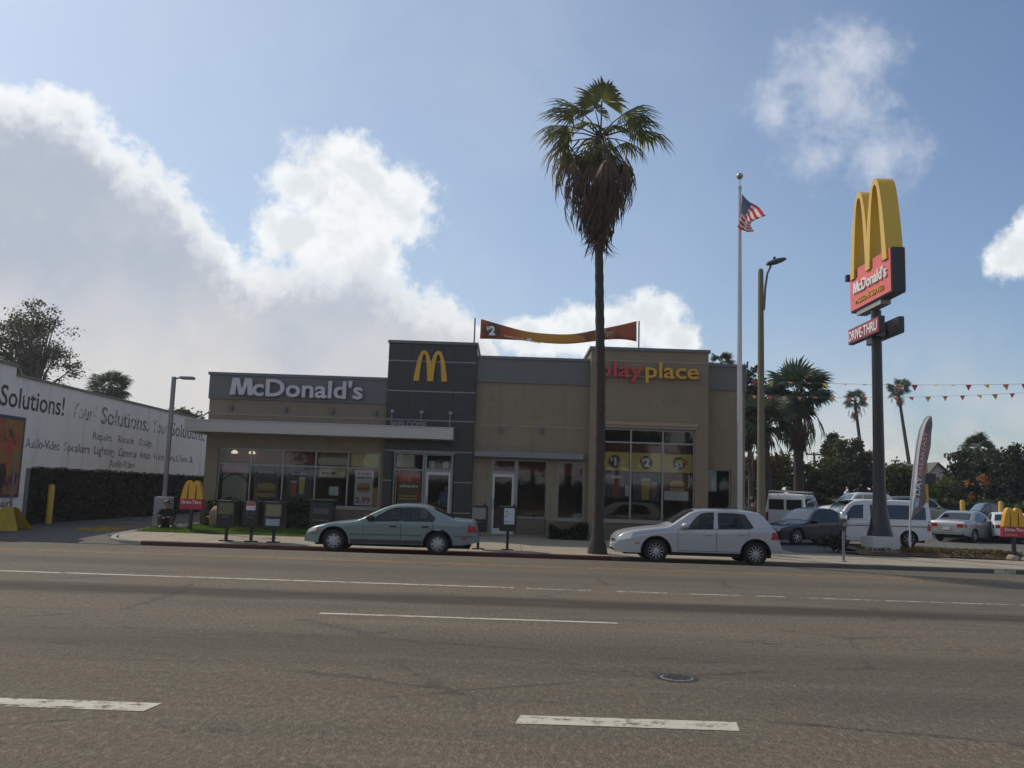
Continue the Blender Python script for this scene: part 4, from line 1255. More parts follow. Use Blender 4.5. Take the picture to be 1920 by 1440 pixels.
# ================================================================== car park lamp at the left corner
M_POLE = mat('lamp_pole_grey', (0.22, 0.22, 0.225), 0.45, metal=0.5)
lp = thing('parking_lamp', 'square grey parking lot lamp on concrete footing left of the restaurant', 'lamp post', (-11.75, 30.2, 0))
b = MB(); b.bbox(-12.0, -11.5, 29.95, 30.45, 0.0, 1.08, 0.03); b.build('footing', mat('footing_concrete', (0.33, 0.32, 0.3), 0.9, dirt=0.4), lp)
b = MB(); b.box(-11.81, -11.69, 30.14, 30.26, 1.08, 5.22); b.build('pole', M_POLE, lp)
b = MB(); b.tube([(-11.75, 30.2, 5.16), (-11.5, 30.2, 5.20)], 0.03, 8); b.build('arm', M_POLE, lp)
b = MB(); b.bbox(-11.52, -11.05, 30.05, 30.35, 5.15, 5.24, 0.025); b.build('lamp_head', M_POLE, lp)
MB().box(-11.47, -11.1, 30.09, 30.31, 5.143, 5.149).build('lens', mat('lamp_lens', (0.5, 0.5, 0.48), 0.3), lp)

# ================================================================== little directional signs with arches
def small_sign(loc, label, text):
    x, y = loc
    s = thing('directional_sign', label, 'sign', (x, y, 0))
    b = MB(); b.box(x - 0.05, x + 0.05, y - 0.05, y + 0.05, 0.0, 0.72); b.build('post', M_BLK, s)
    b = MB(); b.bbox(x - 0.38, x + 0.38, y - 0.09, y + 0.09, 0.72, 1.06, 0.015); b.build('board', mat('sign_crimson', (0.36, 0.02, 0.05), 0.4), s)
    ar = arches('arches', M_YEL, s, x, 1.06, 0.72, 0.60, 0.20, y + 0.09, 0.18)
    for k, t in enumerate(text):
        text_block(t, 0.15 if k == 0 else 0.12, (x - 0.33, y - 0.091, 0.91 - k * 0.14), RT, UP, M_WHT if k == 0 else M_YEL, s, width=0.64 if k == 0 else 0.4, offset=0.01)
    return s

small_sign((-10.36, 29.0), 'little red sign topped by yellow arches on the lawn', ['Drive-Thru'])
small_sign((16.25, 28.4), 'little red sign topped by yellow arches at the lot planter', ['Drive-Thru', 'Entrance'])

# ================================================================== tall pylon sign
py_ = thing('pylon_sign', 'tall black pole sign with giant yellow arches over a red name board', 'sign', (12.18, 28.9, 0))
FX = 11.96
M_BOXB = mat('cabinet_black', (0.016, 0.015, 0.018), 0.4, var=0.1)
M_PYR = mat('pylon_red', (0.74, 0.145, 0.135), 0.45, var=0.05)
M_PYY = mat('pylon_yellow', (0.66, 0.42, 0.03), 0.28, var=0.05, spec=0.6)
b = MB(); b.bbox(11.72, 12.62, 28.4, 29.35, -0.1, 0.60, 0.02); b.build('footing', mat('footing_white', (0.45, 0.45, 0.45), 0.85, dirt=0.25), py_)
b = MB(); b.lathe([(0.42, 0.60), (0.34, 0.9), (0.23, 1.5), (0.19, 2.4), (0.17, 5), (0.165, 8.1)], 14, (12.18, 28.9, 0)); b.build('pole', M_BOXB, py_, smooth=True)
Y0, Y1, Z0, Z1 = 27.1, 30.5, 8.32, 9.80
cab = MB().bbox(FX, FX + 0.42, Y0, Y1, Z0, Z1, 0.02).build('cabinet', M_BOXB, py_)
# red faces with square notches that the arch legs stand in; the face outline is drawn in (y, z)
L_ = Y1 - Y0; tw = 0.42
def face(xf, d):
    ym = (Y0 + Y1) / 2
    out = [(Y0 + 0.05, Z0 + 0.05), (Y1 - 0.05, Z0 + 0.05), (Y1 - 0.05, Z1 - 0.02), (Y1 - 0.22, Z1 - 0.02), (Y1 - 0.22, Z1 - 0.34), (Y1 - 0.70, Z1 - 0.34), (Y1 - 0.70, Z1 - 0.02),
           (ym + 0.28, Z1 - 0.02), (ym + 0.28, Z1 - 0.34), (ym - 0.28, Z1 - 0.34), (ym - 0.28, Z1 - 0.02), (Y0 + 0.70, Z1 - 0.02), (Y0 + 0.70, Z1 - 0.34), (Y0 + 0.22, Z1 - 0.34), (Y0 + 0.22, Z1 - 0.02), (Y0 + 0.05, Z1 - 0.02)]
    return MB().prism([(xf, y, z) for y, z in out], (d, 0, 0))
face(FX - 0.03, 0.028).build('face', M_PYR, cab)
face(FX + 0.422, 0.028).build('face', M_PYR, cab)
RYm = Vector((0, -1, 0))                       # reading direction on the left-hand face
ar = arches('arches', M_PYY, py_, 0, 0, L_ - 0.40, 2.95, 0.33, 0, 0.56, right=RYm, org=(FX + 0.47, (Y0 + Y1) / 2, Z1 - 0.33))
text_letters("McDonald's", 0.55, (FX - 0.031, Y1 - 0.42, Z0 + 0.60), RYm, UP, M_WHT, cab, depth=0.05, offset=0.02, width=2.7)
text_block('MILLIONS SERVED', 0.26, (FX - 0.031, Y1 - 0.55, Z0 + 0.22), RYm, UP, M_YEL, cab, depth=0.03, offset=0.012, width=2.3)
MB().box(FX + 0.04, FX + 0.38, 28.1, 30.1, Z0 - 0.16, Z0 - 0.002).build('bracket', mat('bracket_grey', (0.32, 0.32, 0.33), 0.6), py_)
b = MB(); b.bbox(FX - 0.14, FX + 0.02, Y1 - 0.02, Y1 + 0.16, Z1 - 0.30, Z1 - 0.06, 0.02); b.build('floodlight', M_BOXB, py_)
for xa, lab in ((11.78, 'drive through board facing the street'), (12.40, None)):
    o = MB().bbox(xa, xa + 0.18, 27.7, 30.3, 7.14, 7.68, 0.015).build('lower_cabinet', M_BOXB, py_)
    MB().box(xa - 0.02 if xa < 12 else xa + 0.182, (xa - 0.002) if xa < 12 else xa + 0.20, 27.74, 30.26, 7.18, 7.64).build('face', mat('pylon_crimson', (0.36, 0.02, 0.045), 0.4), o)
    if lab:
        o['label'] = lab
        text_letters('DRIVE-THRU', 0.47, (xa - 0.021, 30.2, 7.24), RYm, UP, M_WHT, o, depth=0.02, offset=0.012, width=2.38)
MB().box(11.965, 12.395, 28.7, 29.1, 7.2, 7.6).build('bracket', MATS['bracket_grey'], py_)

# ================================================================== flagpole with flag
FXP, FYP = 7.87, 30.0
fp = thing('flagpole', 'silver flagpole with ball finial in front of the restaurant corner', 'flagpole', (FXP, FYP, 0))
M_SILV = mat('brushed_aluminium', (0.45, 0.45, 0.46), 0.38, metal=0.7, var=0.08)
b = MB(); b.lathe([(0.10, 0.0), (0.095, 4.0), (0.075, 9.0), (0.055, 12.6), (0.07, 12.62), (0.07, 12.7), (0.02, 12.72), (0.02, 12.95)], 14, (FXP, FYP, 0)); b.build('pole', M_SILV, fp, smooth=True, angle=30)
b = MB(); b.lathe([(0.001, -0.12), (0.06, -0.10), (0.104, -0.06), (0.12, 0), (0.104, 0.06), (0.06, 0.10), (0.001, 0.12)], 16, (FXP, FYP, 13.07)); b.build('finial', mat('gold_ball', (0.35, 0.27, 0.16), 0.35, metal=0.6), fp, smooth=True)
b = MB(); b.bbox(FXP - 0.16, FXP + 0.16, FYP - 0.16, FYP + 0.16, 0.0, 0.14, 0.02); b.build('base_plate', M_SILV, fp)
fl = thing('flag', 'small striped national flag drooping from the flagpole top', 'flag', (FXP, FYP, 11.2))
nu, nv = 30, 26
rows = []
for j in range(nv + 1):
    v_ = j / nv
    r_ = []
    for i in range(nu + 1):
        u = i / nu
        # the fly end sags: upper edge flies out and down, lower edge hangs in folds
        fx_ = 0.90 * (1 - v_) + 0.36 * v_ - 0.34 * math.sin(math.pi * v_) ; fz_ = -0.72 * (1 - v_) - 1.46 * v_
        x = FXP + 0.07 + fx_ * u - 0.16 * v_ ** 2 * math.sin(min(1, u * 2.0) * math.pi) - 0.12 * v_ ** 2 * (1 - u)
        z = 12.40 + (-1.15 * v_) * (1 - u) + fz_ * u - 0.05 * math.sin(u * 3.1)
        y = FYP - 0.05 + 0.14 * math.sin(u * 8 + v_ * 3.5) * (0.25 + 0.8 * u) - 0.15 * u * v_
        r_.append((x, y, z))
    rows.append(r_)
mb = MB()
i0 = 0
for r_ in rows: mb.v += r_
for j in range(nv):
    for i in range(nu):
        k = j * (nu + 1) + i
        stripe = j // 2
        mi = 2 if (j < 14 and i < 12) else (0 if stripe % 2 == 0 else 1)
        mb.face((k, k + 1, k + nu + 2, k + nu + 1), mi)
fm = [leafmat('flag_red', (0.50, 0.05, 0.07), 0.05, 0.45, None, (1.1, 1, 1)), leafmat('flag_white', (0.78, 0.76, 0.74), 0.05, 0.45, None, (1, 1, 1)), leafmat('flag_blue', (0.035, 0.05, 0.14), 0.05, 0.3, None, (1, 1, 1))]
cl = mb.build('cloth', fm, fl, smooth=True)
b = MB()
for j in range(7):
    for i in range(6 if j % 2 == 0 else 5):
        rr = rows[1 + j * 2 if j < 7 else 13][1 + i * 2]
        p0 = Vector(rr); b.box(p0.x - 0.012, p0.x + 0.012, p0.y - 0.012, p0.y + 0.012, p0.z - 0.012, p0.z + 0.012)
b.build('stars', M_WHT, cl)['kind'] = 'stuff'

# ================================================================== street light
slx, sly = 7.52, 26.2
sl = thing('street_light', 'tan concrete street light pole with dark cobra lamp head', 'street light', (slx, sly, -0.03))
M_TANP = mat('pole_tan_concrete', (0.165, 0.145, 0.095), 0.85, var=0.12, vscale=6, bump=0.2)
b = MB(); b.lathe([(0.15, -0.05), (0.135, 1.0), (0.10, 5.0), (0.085, 8.6), (0.05, 8.68), (0.001, 8.68)], 12, (slx, sly, 0)); b.build('pole', M_TANP, sl, smooth=True, angle=30)
b = MB(); b.tube([(slx + 0.10, sly, 7.4), (slx + 0.14, sly, 8.1), (slx + 0.20, sly - 0.02, 8.55), (slx + 0.30, sly - 0.05, 8.78)], 0.035, 8); b.build('arm', M_CAP, sl, smooth=True)
b = MB()
prof_ = [(0.001, -0.30), (0.09, -0.27), (0.13, -0.15), (0.15, 0.05), (0.11, 0.26), (0.05, 0.36), (0.001, 0.38)]
b.lathe(prof_, 14, (0, 0, 0), 'X')
b.v = [(slx + 0.42 + x * 0.93 + z * 0.2 * 0, sly - 0.08 + y * 1.0, 8.90 + z * 0.62 + x * 0.28) for x, y, z in b.v]
hd = b.build('lamp_head', mat('lamp_head_dark', (0.06, 0.06, 0.065), 0.5), sl, smooth=True)
b = MB(); b.lathe([(0.04, 0), (0.04, 0.07), (0.001, 0.08)], 10, (slx + 0.40, sly - 0.08, 8.98)); b.build('photocell', M_BLK, hd, smooth=True)

# ================================================================== newspaper boxes and utility box
M_NB = mat('newsbox_black', (0.014, 0.014, 0.014), 0.5, var=0.2, dirt=0.15, dirt_col=(0.05, 0.047, 0.043))
M_NG = mat('newsbox_dark_green', (0.012, 0.02, 0.016), 0.5, var=0.2)
def newsbox(x, y, w, z0, z1, m_, front, label, post=0.075):
    nbx = thing('newspaper_box', label, 'newspaper box', (x, y, -0.05), group='newspaper boxes along the kerb')
    b = MB(); b.bbox(x - w / 2, x + w / 2, y - 0.2, y + 0.22, z0, z1, 0.02); body = b.build('box', m_, nbx)
    b = MB(); b.box(x - post / 2, x + post / 2, y - 0.04, y + 0.04, -0.06, z0 + 0.01); b.build('post', M_NB, nbx)
    b = MB(); b.bbox(x - 0.17, x + 0.17, y - 0.15, y + 0.15, -0.06, -0.02, 0.01); b.build('foot_plate', M_NB, nbx)
    h = z1 - z0
    wz0, wz1 = z0 + h * 0.48, z1 - 0.07
    MB().box(x - w / 2 + 0.05, x + w / 2 - 0.05, y - 0.214, y - 0.202, wz0, wz1).build('door', front, body)
    fr = MB()
    for a in ((x - w / 2 + 0.03, x + w / 2 - 0.03, wz1, wz1 + 0.02), (x - w / 2 + 0.03, x + w / 2 - 0.03, wz0 - 0.02, wz0), (x - w / 2 + 0.03, x - w / 2 + 0.05, wz0, wz1), (x + w / 2 - 0.05, x + w / 2 - 0.03, wz0, wz1)):
        fr.box(a[0], a[1], y - 0.222, y - 0.203, a[2], a[3])
    fr.build('door_frame', M_NB, body)
    b = MB(); b.tube([(x - 0.09, y - 0.203, wz0 - 0.07), (x - 0.09, y - 0.24, wz0 - 0.07), (x + 0.09, y - 0.24, wz0 - 0.07), (x + 0.09, y - 0.203, wz0 - 0.07)], 0.01, 6); b.build('handle', M_STRIPE, body)
    b = MB(); b.bbox(x + w / 2 - 0.13, x + w / 2 - 0.05, y - 0.23, y - 0.202, z1 - 0.05, z1 + 0.06, 0.01); b.build('coin_box', M_NB, body)
    return nbx, body
newsbox(-8.12, 25.7, 0.54, 0.36, 1.12, M_NB, mat('news_cover', (0.13, 0.12, 0.05), 0.5, var=0.7, vscale=14), 'black newspaper box with colourful cover, closest to the little arches sign')
o, bd = newsbox(-7.40, 25.7, 0.46, 0.38, 1.12, M_NB, mat('news_dark', (0.035, 0.033, 0.032), 0.4), 'black newspaper box with white and red card on its door')
MB().box(-7.53, -7.27, 25.475, 25.484, 0.86, 1.08).build('card', M_PW, bd); MB().box(-7.52, -7.28, 25.47, 25.474, 0.99, 1.07).build('printed_band', M_PRED, bd)
o, bd = newsbox(-6.75, 25.7, 0.56, 0.32, 1.12, M_NB, mat('news_cream', (0.22, 0.19, 0.11), 0.5, var=0.4, vscale=12), 'dark newspaper box with cream page window in front of the shrubs')
MB().box(-6.95, -6.55, 25.475, 25.484, 0.44, 0.64).build('card', mat('news_grey', (0.36, 0.37, 0.40), 0.5), bd)
o, bd = newsbox(-0.83, 25.75, 0.50, 0.45, 1.22, M_NB, mat('news_pale', (0.24, 0.22, 0.18), 0.5, var=0.25, vscale=9), 'black newspaper box with pale page behind the green sedan boot')
o, bd = newsbox(0.02, 25.75, 0.50, 0.50, 1.22, M_NB, mat('news_black', (0.03, 0.03, 0.03), 0.4), 'black newspaper box with white sheet taped in front')
MB().box(-0.10, 0.20, 25.52, 25.531, 0.70, 1.16).build('taped_sheet', mat('paper_white', (0.55, 0.54, 0.56), 0.6, var=0.15, vscale=8), bd)
bars(bd, -0.06, 0.16, 1.05, 0.04, 25.518, M_FADE, 3, 0.03)

ub = thing('utility_cabinet', 'dark green utility cabinet on the lawn left of the green sedan', 'cabinet', (-6.05, 28.9, 0))
b = MB(); b.bbox(-6.42, -5.68, 28.65, 29.2, 0.03, 1.12, 0.02); ubo = b.build('body', M_NG, ub)
MB().bbox(-6.46, -5.64, 28.6, 29.24, 1.122, 1.19, 0.015).build('lid', M_NG, ub)
MB().box(-6.3, -5.8, 28.635, 28.648, 0.72, 0.9).build('plate', mat('plate_dull', (0.05, 0.07, 0.07), 0.5), ubo)
MB().box(-6.3, -5.8, 28.635, 28.648, 0.5, 0.54).build('vent', mat('vent_grey', (0.1, 0.12, 0.115), 0.5), ubo)

bd_ = thing('boulder', 'tan rounded boulder on the lawn behind the little arches sign', 'boulder', (-9.95, 30.4, 0))
bm = bmesh.new(); bmesh.ops.create_icosphere(bm, subdivisions=3, radius=1.0)
for v_ in bm.verts:
    s_ = 1 + 0.12 * math.sin(v_.co.x * 5 + 1) * math.cos(v_.co.z * 4) + 0.08 * math.sin(v_.co.y * 7)
    v_.co = Vector((v_.co.x * 0.28 * s_, v_.co.y * 0.3 * s_, v_.co.z * 0.40 * s_)) + Vector((-9.95, 30.4, 0.42))
b = MB().bm(bm); b.build('stone', mat('tan_stone', (0.30, 0.22, 0.13), 0.9, var=0.25, vscale=6, bump=0.5, bscale=20), bd_, smooth=True)

# ================================================================== parking meter
mx_, my_ = 9.72, 25.6
pm = thing('parking_meter', 'single grey domed parking meter on the sidewalk behind the silver hatchback', 'parking meter', (mx_, my_, -0.05))
b = MB(); b.tube([(mx_, my_, -0.06), (mx_, my_, 0.86)], 0.035, 10); b.build('post', mat('meter_post', (0.25, 0.25, 0.26), 0.45, metal=0.5), pm, smooth=True)
b = MB(); b.lathe([(0.10, -0.06), (0.09, -0.03), (0.036, -0.01)], 12, (mx_, my_, 0)); b.build('foot', MATS['meter_post'], pm, smooth=True)
b = MB(); b.lathe([(0.04, 0.84), (0.09, 0.90), (0.105, 1.05), (0.10, 1.16)], 12, (mx_, my_, 0)); b.build('housing', mat('meter_dark', (0.07, 0.07, 0.075), 0.4, metal=0.4), pm, smooth=True, angle=50)
b = MB(); b.lathe([(0.112, 1.16), (0.115, 1.26), (0.09, 1.34), (0.05, 1.385), (0.001, 1.40)], 14, (mx_, my_, 0)); b.build('dome', mat('meter_dome', (0.5, 0.5, 0.5), 0.18, metal=0.8), pm, smooth=True)
b = MB(); b.bbox(mx_ - 0.05, mx_ + 0.05, my_ - 0.115, my_ - 0.09, 0.96, 1.08, 0.008); b.build('coin_plate', M_STRIPE, pm)

# ================================================================== planter under the pylon
b = MB(); b.grid([[(x, 28.22, 0.03), (x, 28.5, 0.16), (x, 29.6, 0.16), (x, 29.85, 0.03)] for x in np.linspace(11.2, 16.6, 9)])
tag(b.build('planter_bed', mat('planter_soil', (0.12, 0.075, 0.045), 0.95, var=0.35, vscale=6, bump=0.6, bscale=25)), 'low mulch bed at the foot of the pylon sign', kind='structure')
k = 4200
pts = np.stack([RNG.uniform(11.6, 16.5, k), RNG.uniform(28.25, 29.7, k), 0.15 + RNG.uniform(0, 0.10, k) ** 1], 1)
keep = ~((np.abs(pts[:, 0] - 12.17) < 0.5) & (np.abs(pts[:, 1] - 28.88) < 0.52))
tag(link('ground_cover', leaf_mesh('ground_cover', pts[keep], 0.055, leafmat('ground_cover', (0.13, 0.075, 0.025), 0.5, 0.3, (0.16, 0.13, 0.03)))), 'brownish low ground cover in the pylon planter', 'plants', kind='stuff')
for k, (x, y, s_) in enumerate(((16.05, 28.15, 0.17), (16.55, 28.25, 0.13), (16.9, 28.1, 0.16), (16.35, 27.95, 0.10), (17.3, 28.2, 0.15))):
    bm = bmesh.new(); bmesh.ops.create_icosphere(bm, subdivisions=2, radius=1.0)
    for v_ in bm.verts:
        j_ = 1 + random.uniform(-0.16, 0.16)
        v_.co = Vector((x + v_.co.x * s_ * 1.3 * j_, y + v_.co.y * s_ * j_, 0.05 + v_.co.z * s_ * 0.8 * j_))
    ro = MB().bm(bm).build('rock', mat('planter_rock', (0.32, 0.26, 0.19), 0.9, var=0.3, vscale=5, bump=0.4))
    tag(ro, ('largest tan rock at the lot planter corner', 'brown rock beside the planter corner rock', 'tan rock nearest the frame edge by the little red sign', 'smallest pebble sized rock before the planter', 'outermost rock beyond the little red sign')[k], 'rock', 'rocks around the lot planter')

# ================================================================== pennant strings
PENC = [mat('pennant_red', (0.55, 0.06, 0.06), 0.5), mat('pennant_yellow', (0.62, 0.40, 0.05), 0.5), mat('pennant_orange', (0.60, 0.20, 0.05), 0.5)]
def pennants(label, pts, Y0_, Y1_, size, step_px, phase):
    a = P(*pts[0], Y0_)
    s = thing('pennant_string', label, 'pennants', (a.x, a.y, a.z), group='pennant strings over the lot')
    line_ = []
    N_ = 40
    for i in range(N_ + 1):
        u = i / N_
        px = pts[0][0] + (pts[1][0] - pts[0][0]) * u
        py = pts[0][1] + (pts[1][1] - pts[0][1]) * u + pts[2] * 4 * u * (1 - u)
        line_.append(P(px, py, Y0_ + (Y1_ - Y0_) * u))
    b = MB(); b.tube(line_, 0.006, 5); b.build('cord', M_STRIPE, s)
    tot = pts[1][0] - pts[0][0]; k = phase; px = pts[0][0] + 18
    while px < pts[1][0] - 10:
        u = (px - pts[0][0]) / tot
        py = pts[0][1] + (pts[1][1] - pts[0][1]) * u + pts[2] * 4 * u * (1 - u)
        q_ = P(px, py, Y0_ + (Y1_ - Y0_) * u)
        w = size * random.uniform(0.9, 1.1); sw = random.uniform(-0.8, 0.8); tilt = random.choice((0, 0, 0.2, 0.5, 0.9))
        b = MB(); b.prism([q_ + Vector((-w / 2, 0, 0)), q_ + Vector((w / 2, 0, 0)), q_ + Vector((w * 0.1 * sw, -w * math.sin(tilt * 1.4), -w * 0.95 * math.cos(tilt * 1.4)))], (0, 0.004, 0))
        b.build('pennant', PENC[k % 3], s); k += 1
        px += step_px * random.uniform(0.9, 1.1)
    return s
pennants('upper string of red and yellow pennants over the car park', [(1396, 713), (1990, 718), 6], 33.5, 30.0, 0.24, 33, 0)
pennants('lower string of smaller faded pennants over the car park', [(1396, 741), (1990, 732), 8], 44.0, 38.0, 0.26, 30, 2)

# ================================================================== feather flag
ff = thing('feather_flag', 'tall curved feather flag with pink vertical lettering beside the pylon', 'flag', (P(1706, 975, 30.5).x, 30.5, 0))
YE = 30.5
edge_l = [(1706, 985), (1707, 950), (1710, 910), (1715, 865), (1719, 830), (1724, 805), (1731, 788), (1738, 781), (1744, 780)]
edge_r = [(1709, 974), (1726, 957), (1736, 942), (1735, 905), (1738, 868), (1745, 836), (1747, 812), (1748, 796), (1747, 781)]
LL = [P(a, c, YE) for a, c in edge_l]; RR = [P(a, c, YE) for a, c in edge_r]
b = MB(); b.tube([(LL[0].x, YE, 0.0)] + [tuple(p_) for p_ in LL], [0.035, 0.035, 0.033, 0.03, 0.028, 0.026, 0.022, 0.018, 0.014, 0.01], 8); b.build('pole', mat('feather_pole', (0.6, 0.6, 0.6), 0.4), ff, smooth=True)
b = MB(); b.lathe([(0.32, 0.0), (0.32, 0.05), (0.06, 0.09), (0.05, 0.14)], 16, (LL[0].x, YE, 0)); b.build('base', M_BLK, ff, smooth=True)
def dense(A, k):
    out = []
    for i in range(k + 1):
        s = i / k * (len(A) - 1); j = min(len(A) - 2, int(s)); u = s - j
        out.append(A[j].lerp(A[j + 1], u))
    return out
DL, DR = dense(LL, 24), dense(RR, 24)
rows_w, rows_g = [], []
for i, (a, c) in enumerate(zip(DL, DR)):
    wob_ = 0.02 * math.sin(i * 0.8)
    rows_w.append([a.lerp(c, f_) + Vector((0, wob_ * f_, 0)) for f_ in (0.0, 0.15, 0.30)])
    rows_g.append([a.lerp(c, f_) + Vector((0, wob_ * f_, 0)) for f_ in (0.30, 0.5, 0.7, 0.85, 1.0)])
sl_ = MB().grid(rows_w).build('sleeve', leafmat('feather_white', (0.85, 0.85, 0.84), 0.02, 0.5, None, (1, 1, 1)), ff, smooth=True)
clo = MB().grid(rows_g).build('cloth', leafmat('feather_grey', (0.20, 0.175, 0.185), 0.12, 0.4, (0.10, 0.09, 0.10), (1, 1, 1)), ff, smooth=True)
d_ = (P(1731, 838, YE) - P(1719, 925, YE)).normalized()
text_block('BREAKFAST', 0.20, tuple(P(1728, 893, YE - 0.032)), d_, Vector((-d_.z, 0, d_.x)), mat('feather_pink', (0.85, 0.36, 0.38), 0.6), clo, depth=0.004, offset=0.012, width=1.55)
text_block('DAY', 0.24, tuple(P(1724, 930, YE - 0.032)), d_, Vector((-d_.z, 0, d_.x)), M_WHT, clo, depth=0.004, offset=0.012, width=0.66)
b = MB(); q0 = P(1716, 955, YE - 0.026); b.prism([P(1711, 957, YE - 0.026), P(1722, 950, YE - 0.026), P(1724, 934, YE - 0.026), P(1714, 934, YE - 0.026)], (0, -0.004, 0)); b.build('printed_panel', mat('feather_blue', (0.25, 0.42, 0.5), 0.6), clo)
text_block('ALL', 0.16, tuple(P(1721, 950, YE - 0.032)), d_, Vector((-d_.z, 0, d_.x)), M_WHT, clo, depth=0.004, width=0.28)

# ================================================================== vehicles
def lerp_pts(pts, x):
    """monotone smooth interpolation through (x, z) points"""
    xs = [p_[0] for p_ in pts]; zs = [p_[1] for p_ in pts]
    if x <= xs[0]: return zs[0]
    if x >= xs[-1]: return zs[-1]
    i = max(j for j in range(len(xs) - 1) if xs[j] <= x)
    d = [(zs[j + 1] - zs[j]) / (xs[j + 1] - xs[j]) for j in range(len(xs) - 1)]
    def slope(j):
        if j == 0: return d[0]
        if j == len(xs) - 1: return d[-1]
        if d[j - 1] * d[j] <= 0: return 0.0
        return 2 * d[j - 1] * d[j] / (d[j - 1] + d[j])
    h = xs[i + 1] - xs[i]; t = (x - xs[i]) / h
    m0, m1 = slope(i) * h, slope(i + 1) * h
    return (2 * t**3 - 3 * t**2 + 1) * zs[i] + (t**3 - 2 * t**2 + t) * m0 + (-2 * t**3 + 3 * t**2) * zs[i + 1] + (t**3 - t**2) * m1


def paint(name, base, metal=0.35, rough=0.34):
    return mat(name, base, rough, metal=metal, var=0.04, vscale=2.0, coat=0.6, dirt=0.06, dirt_col=(0.2, 0.18, 0.16))


M_TYRE = mat('tyre_rubber', (0.011, 0.011, 0.011), 0.85, var=0.2, vscale=10)
M_RIM = mat('alloy_rim', (0.40, 0.40, 0.40), 0.4, metal=0.25)
M_CARB = mat('car_black_trim', (0.018, 0.018, 0.019), 0.55)
M_UNDERC = mat('car_underside', (0.012, 0.012, 0.012), 0.9)
M_CARG = mat('car_glass', (0.012, 0.016, 0.016), 0.05, var=0.1, spec=0.7, coat=0.3)
M_CARG2 = mat('car_glass_sky', (0.03, 0.045, 0.05), 0.08, var=0.1, spec=0.9, coat=0.8)
M_CLEAR = glass('car_glass_clear', (0.45, 0.51, 0.48), 1.2)
M_HEAD = mat('headlamp', (0.82, 0.80, 0.72), 0.2, metal=0.0, spec=0.8, coat=0.8)
M_TAIL = mat('tail_lamp', (0.36, 0.015, 0.02), 0.2, coat=0.5)
M_AMB = mat('amber_lamp', (0.5, 0.11, 0.03), 0.25, coat=0.5)
M_PLATE = mat('number_plate', (0.55, 0.57, 0.6), 0.5)


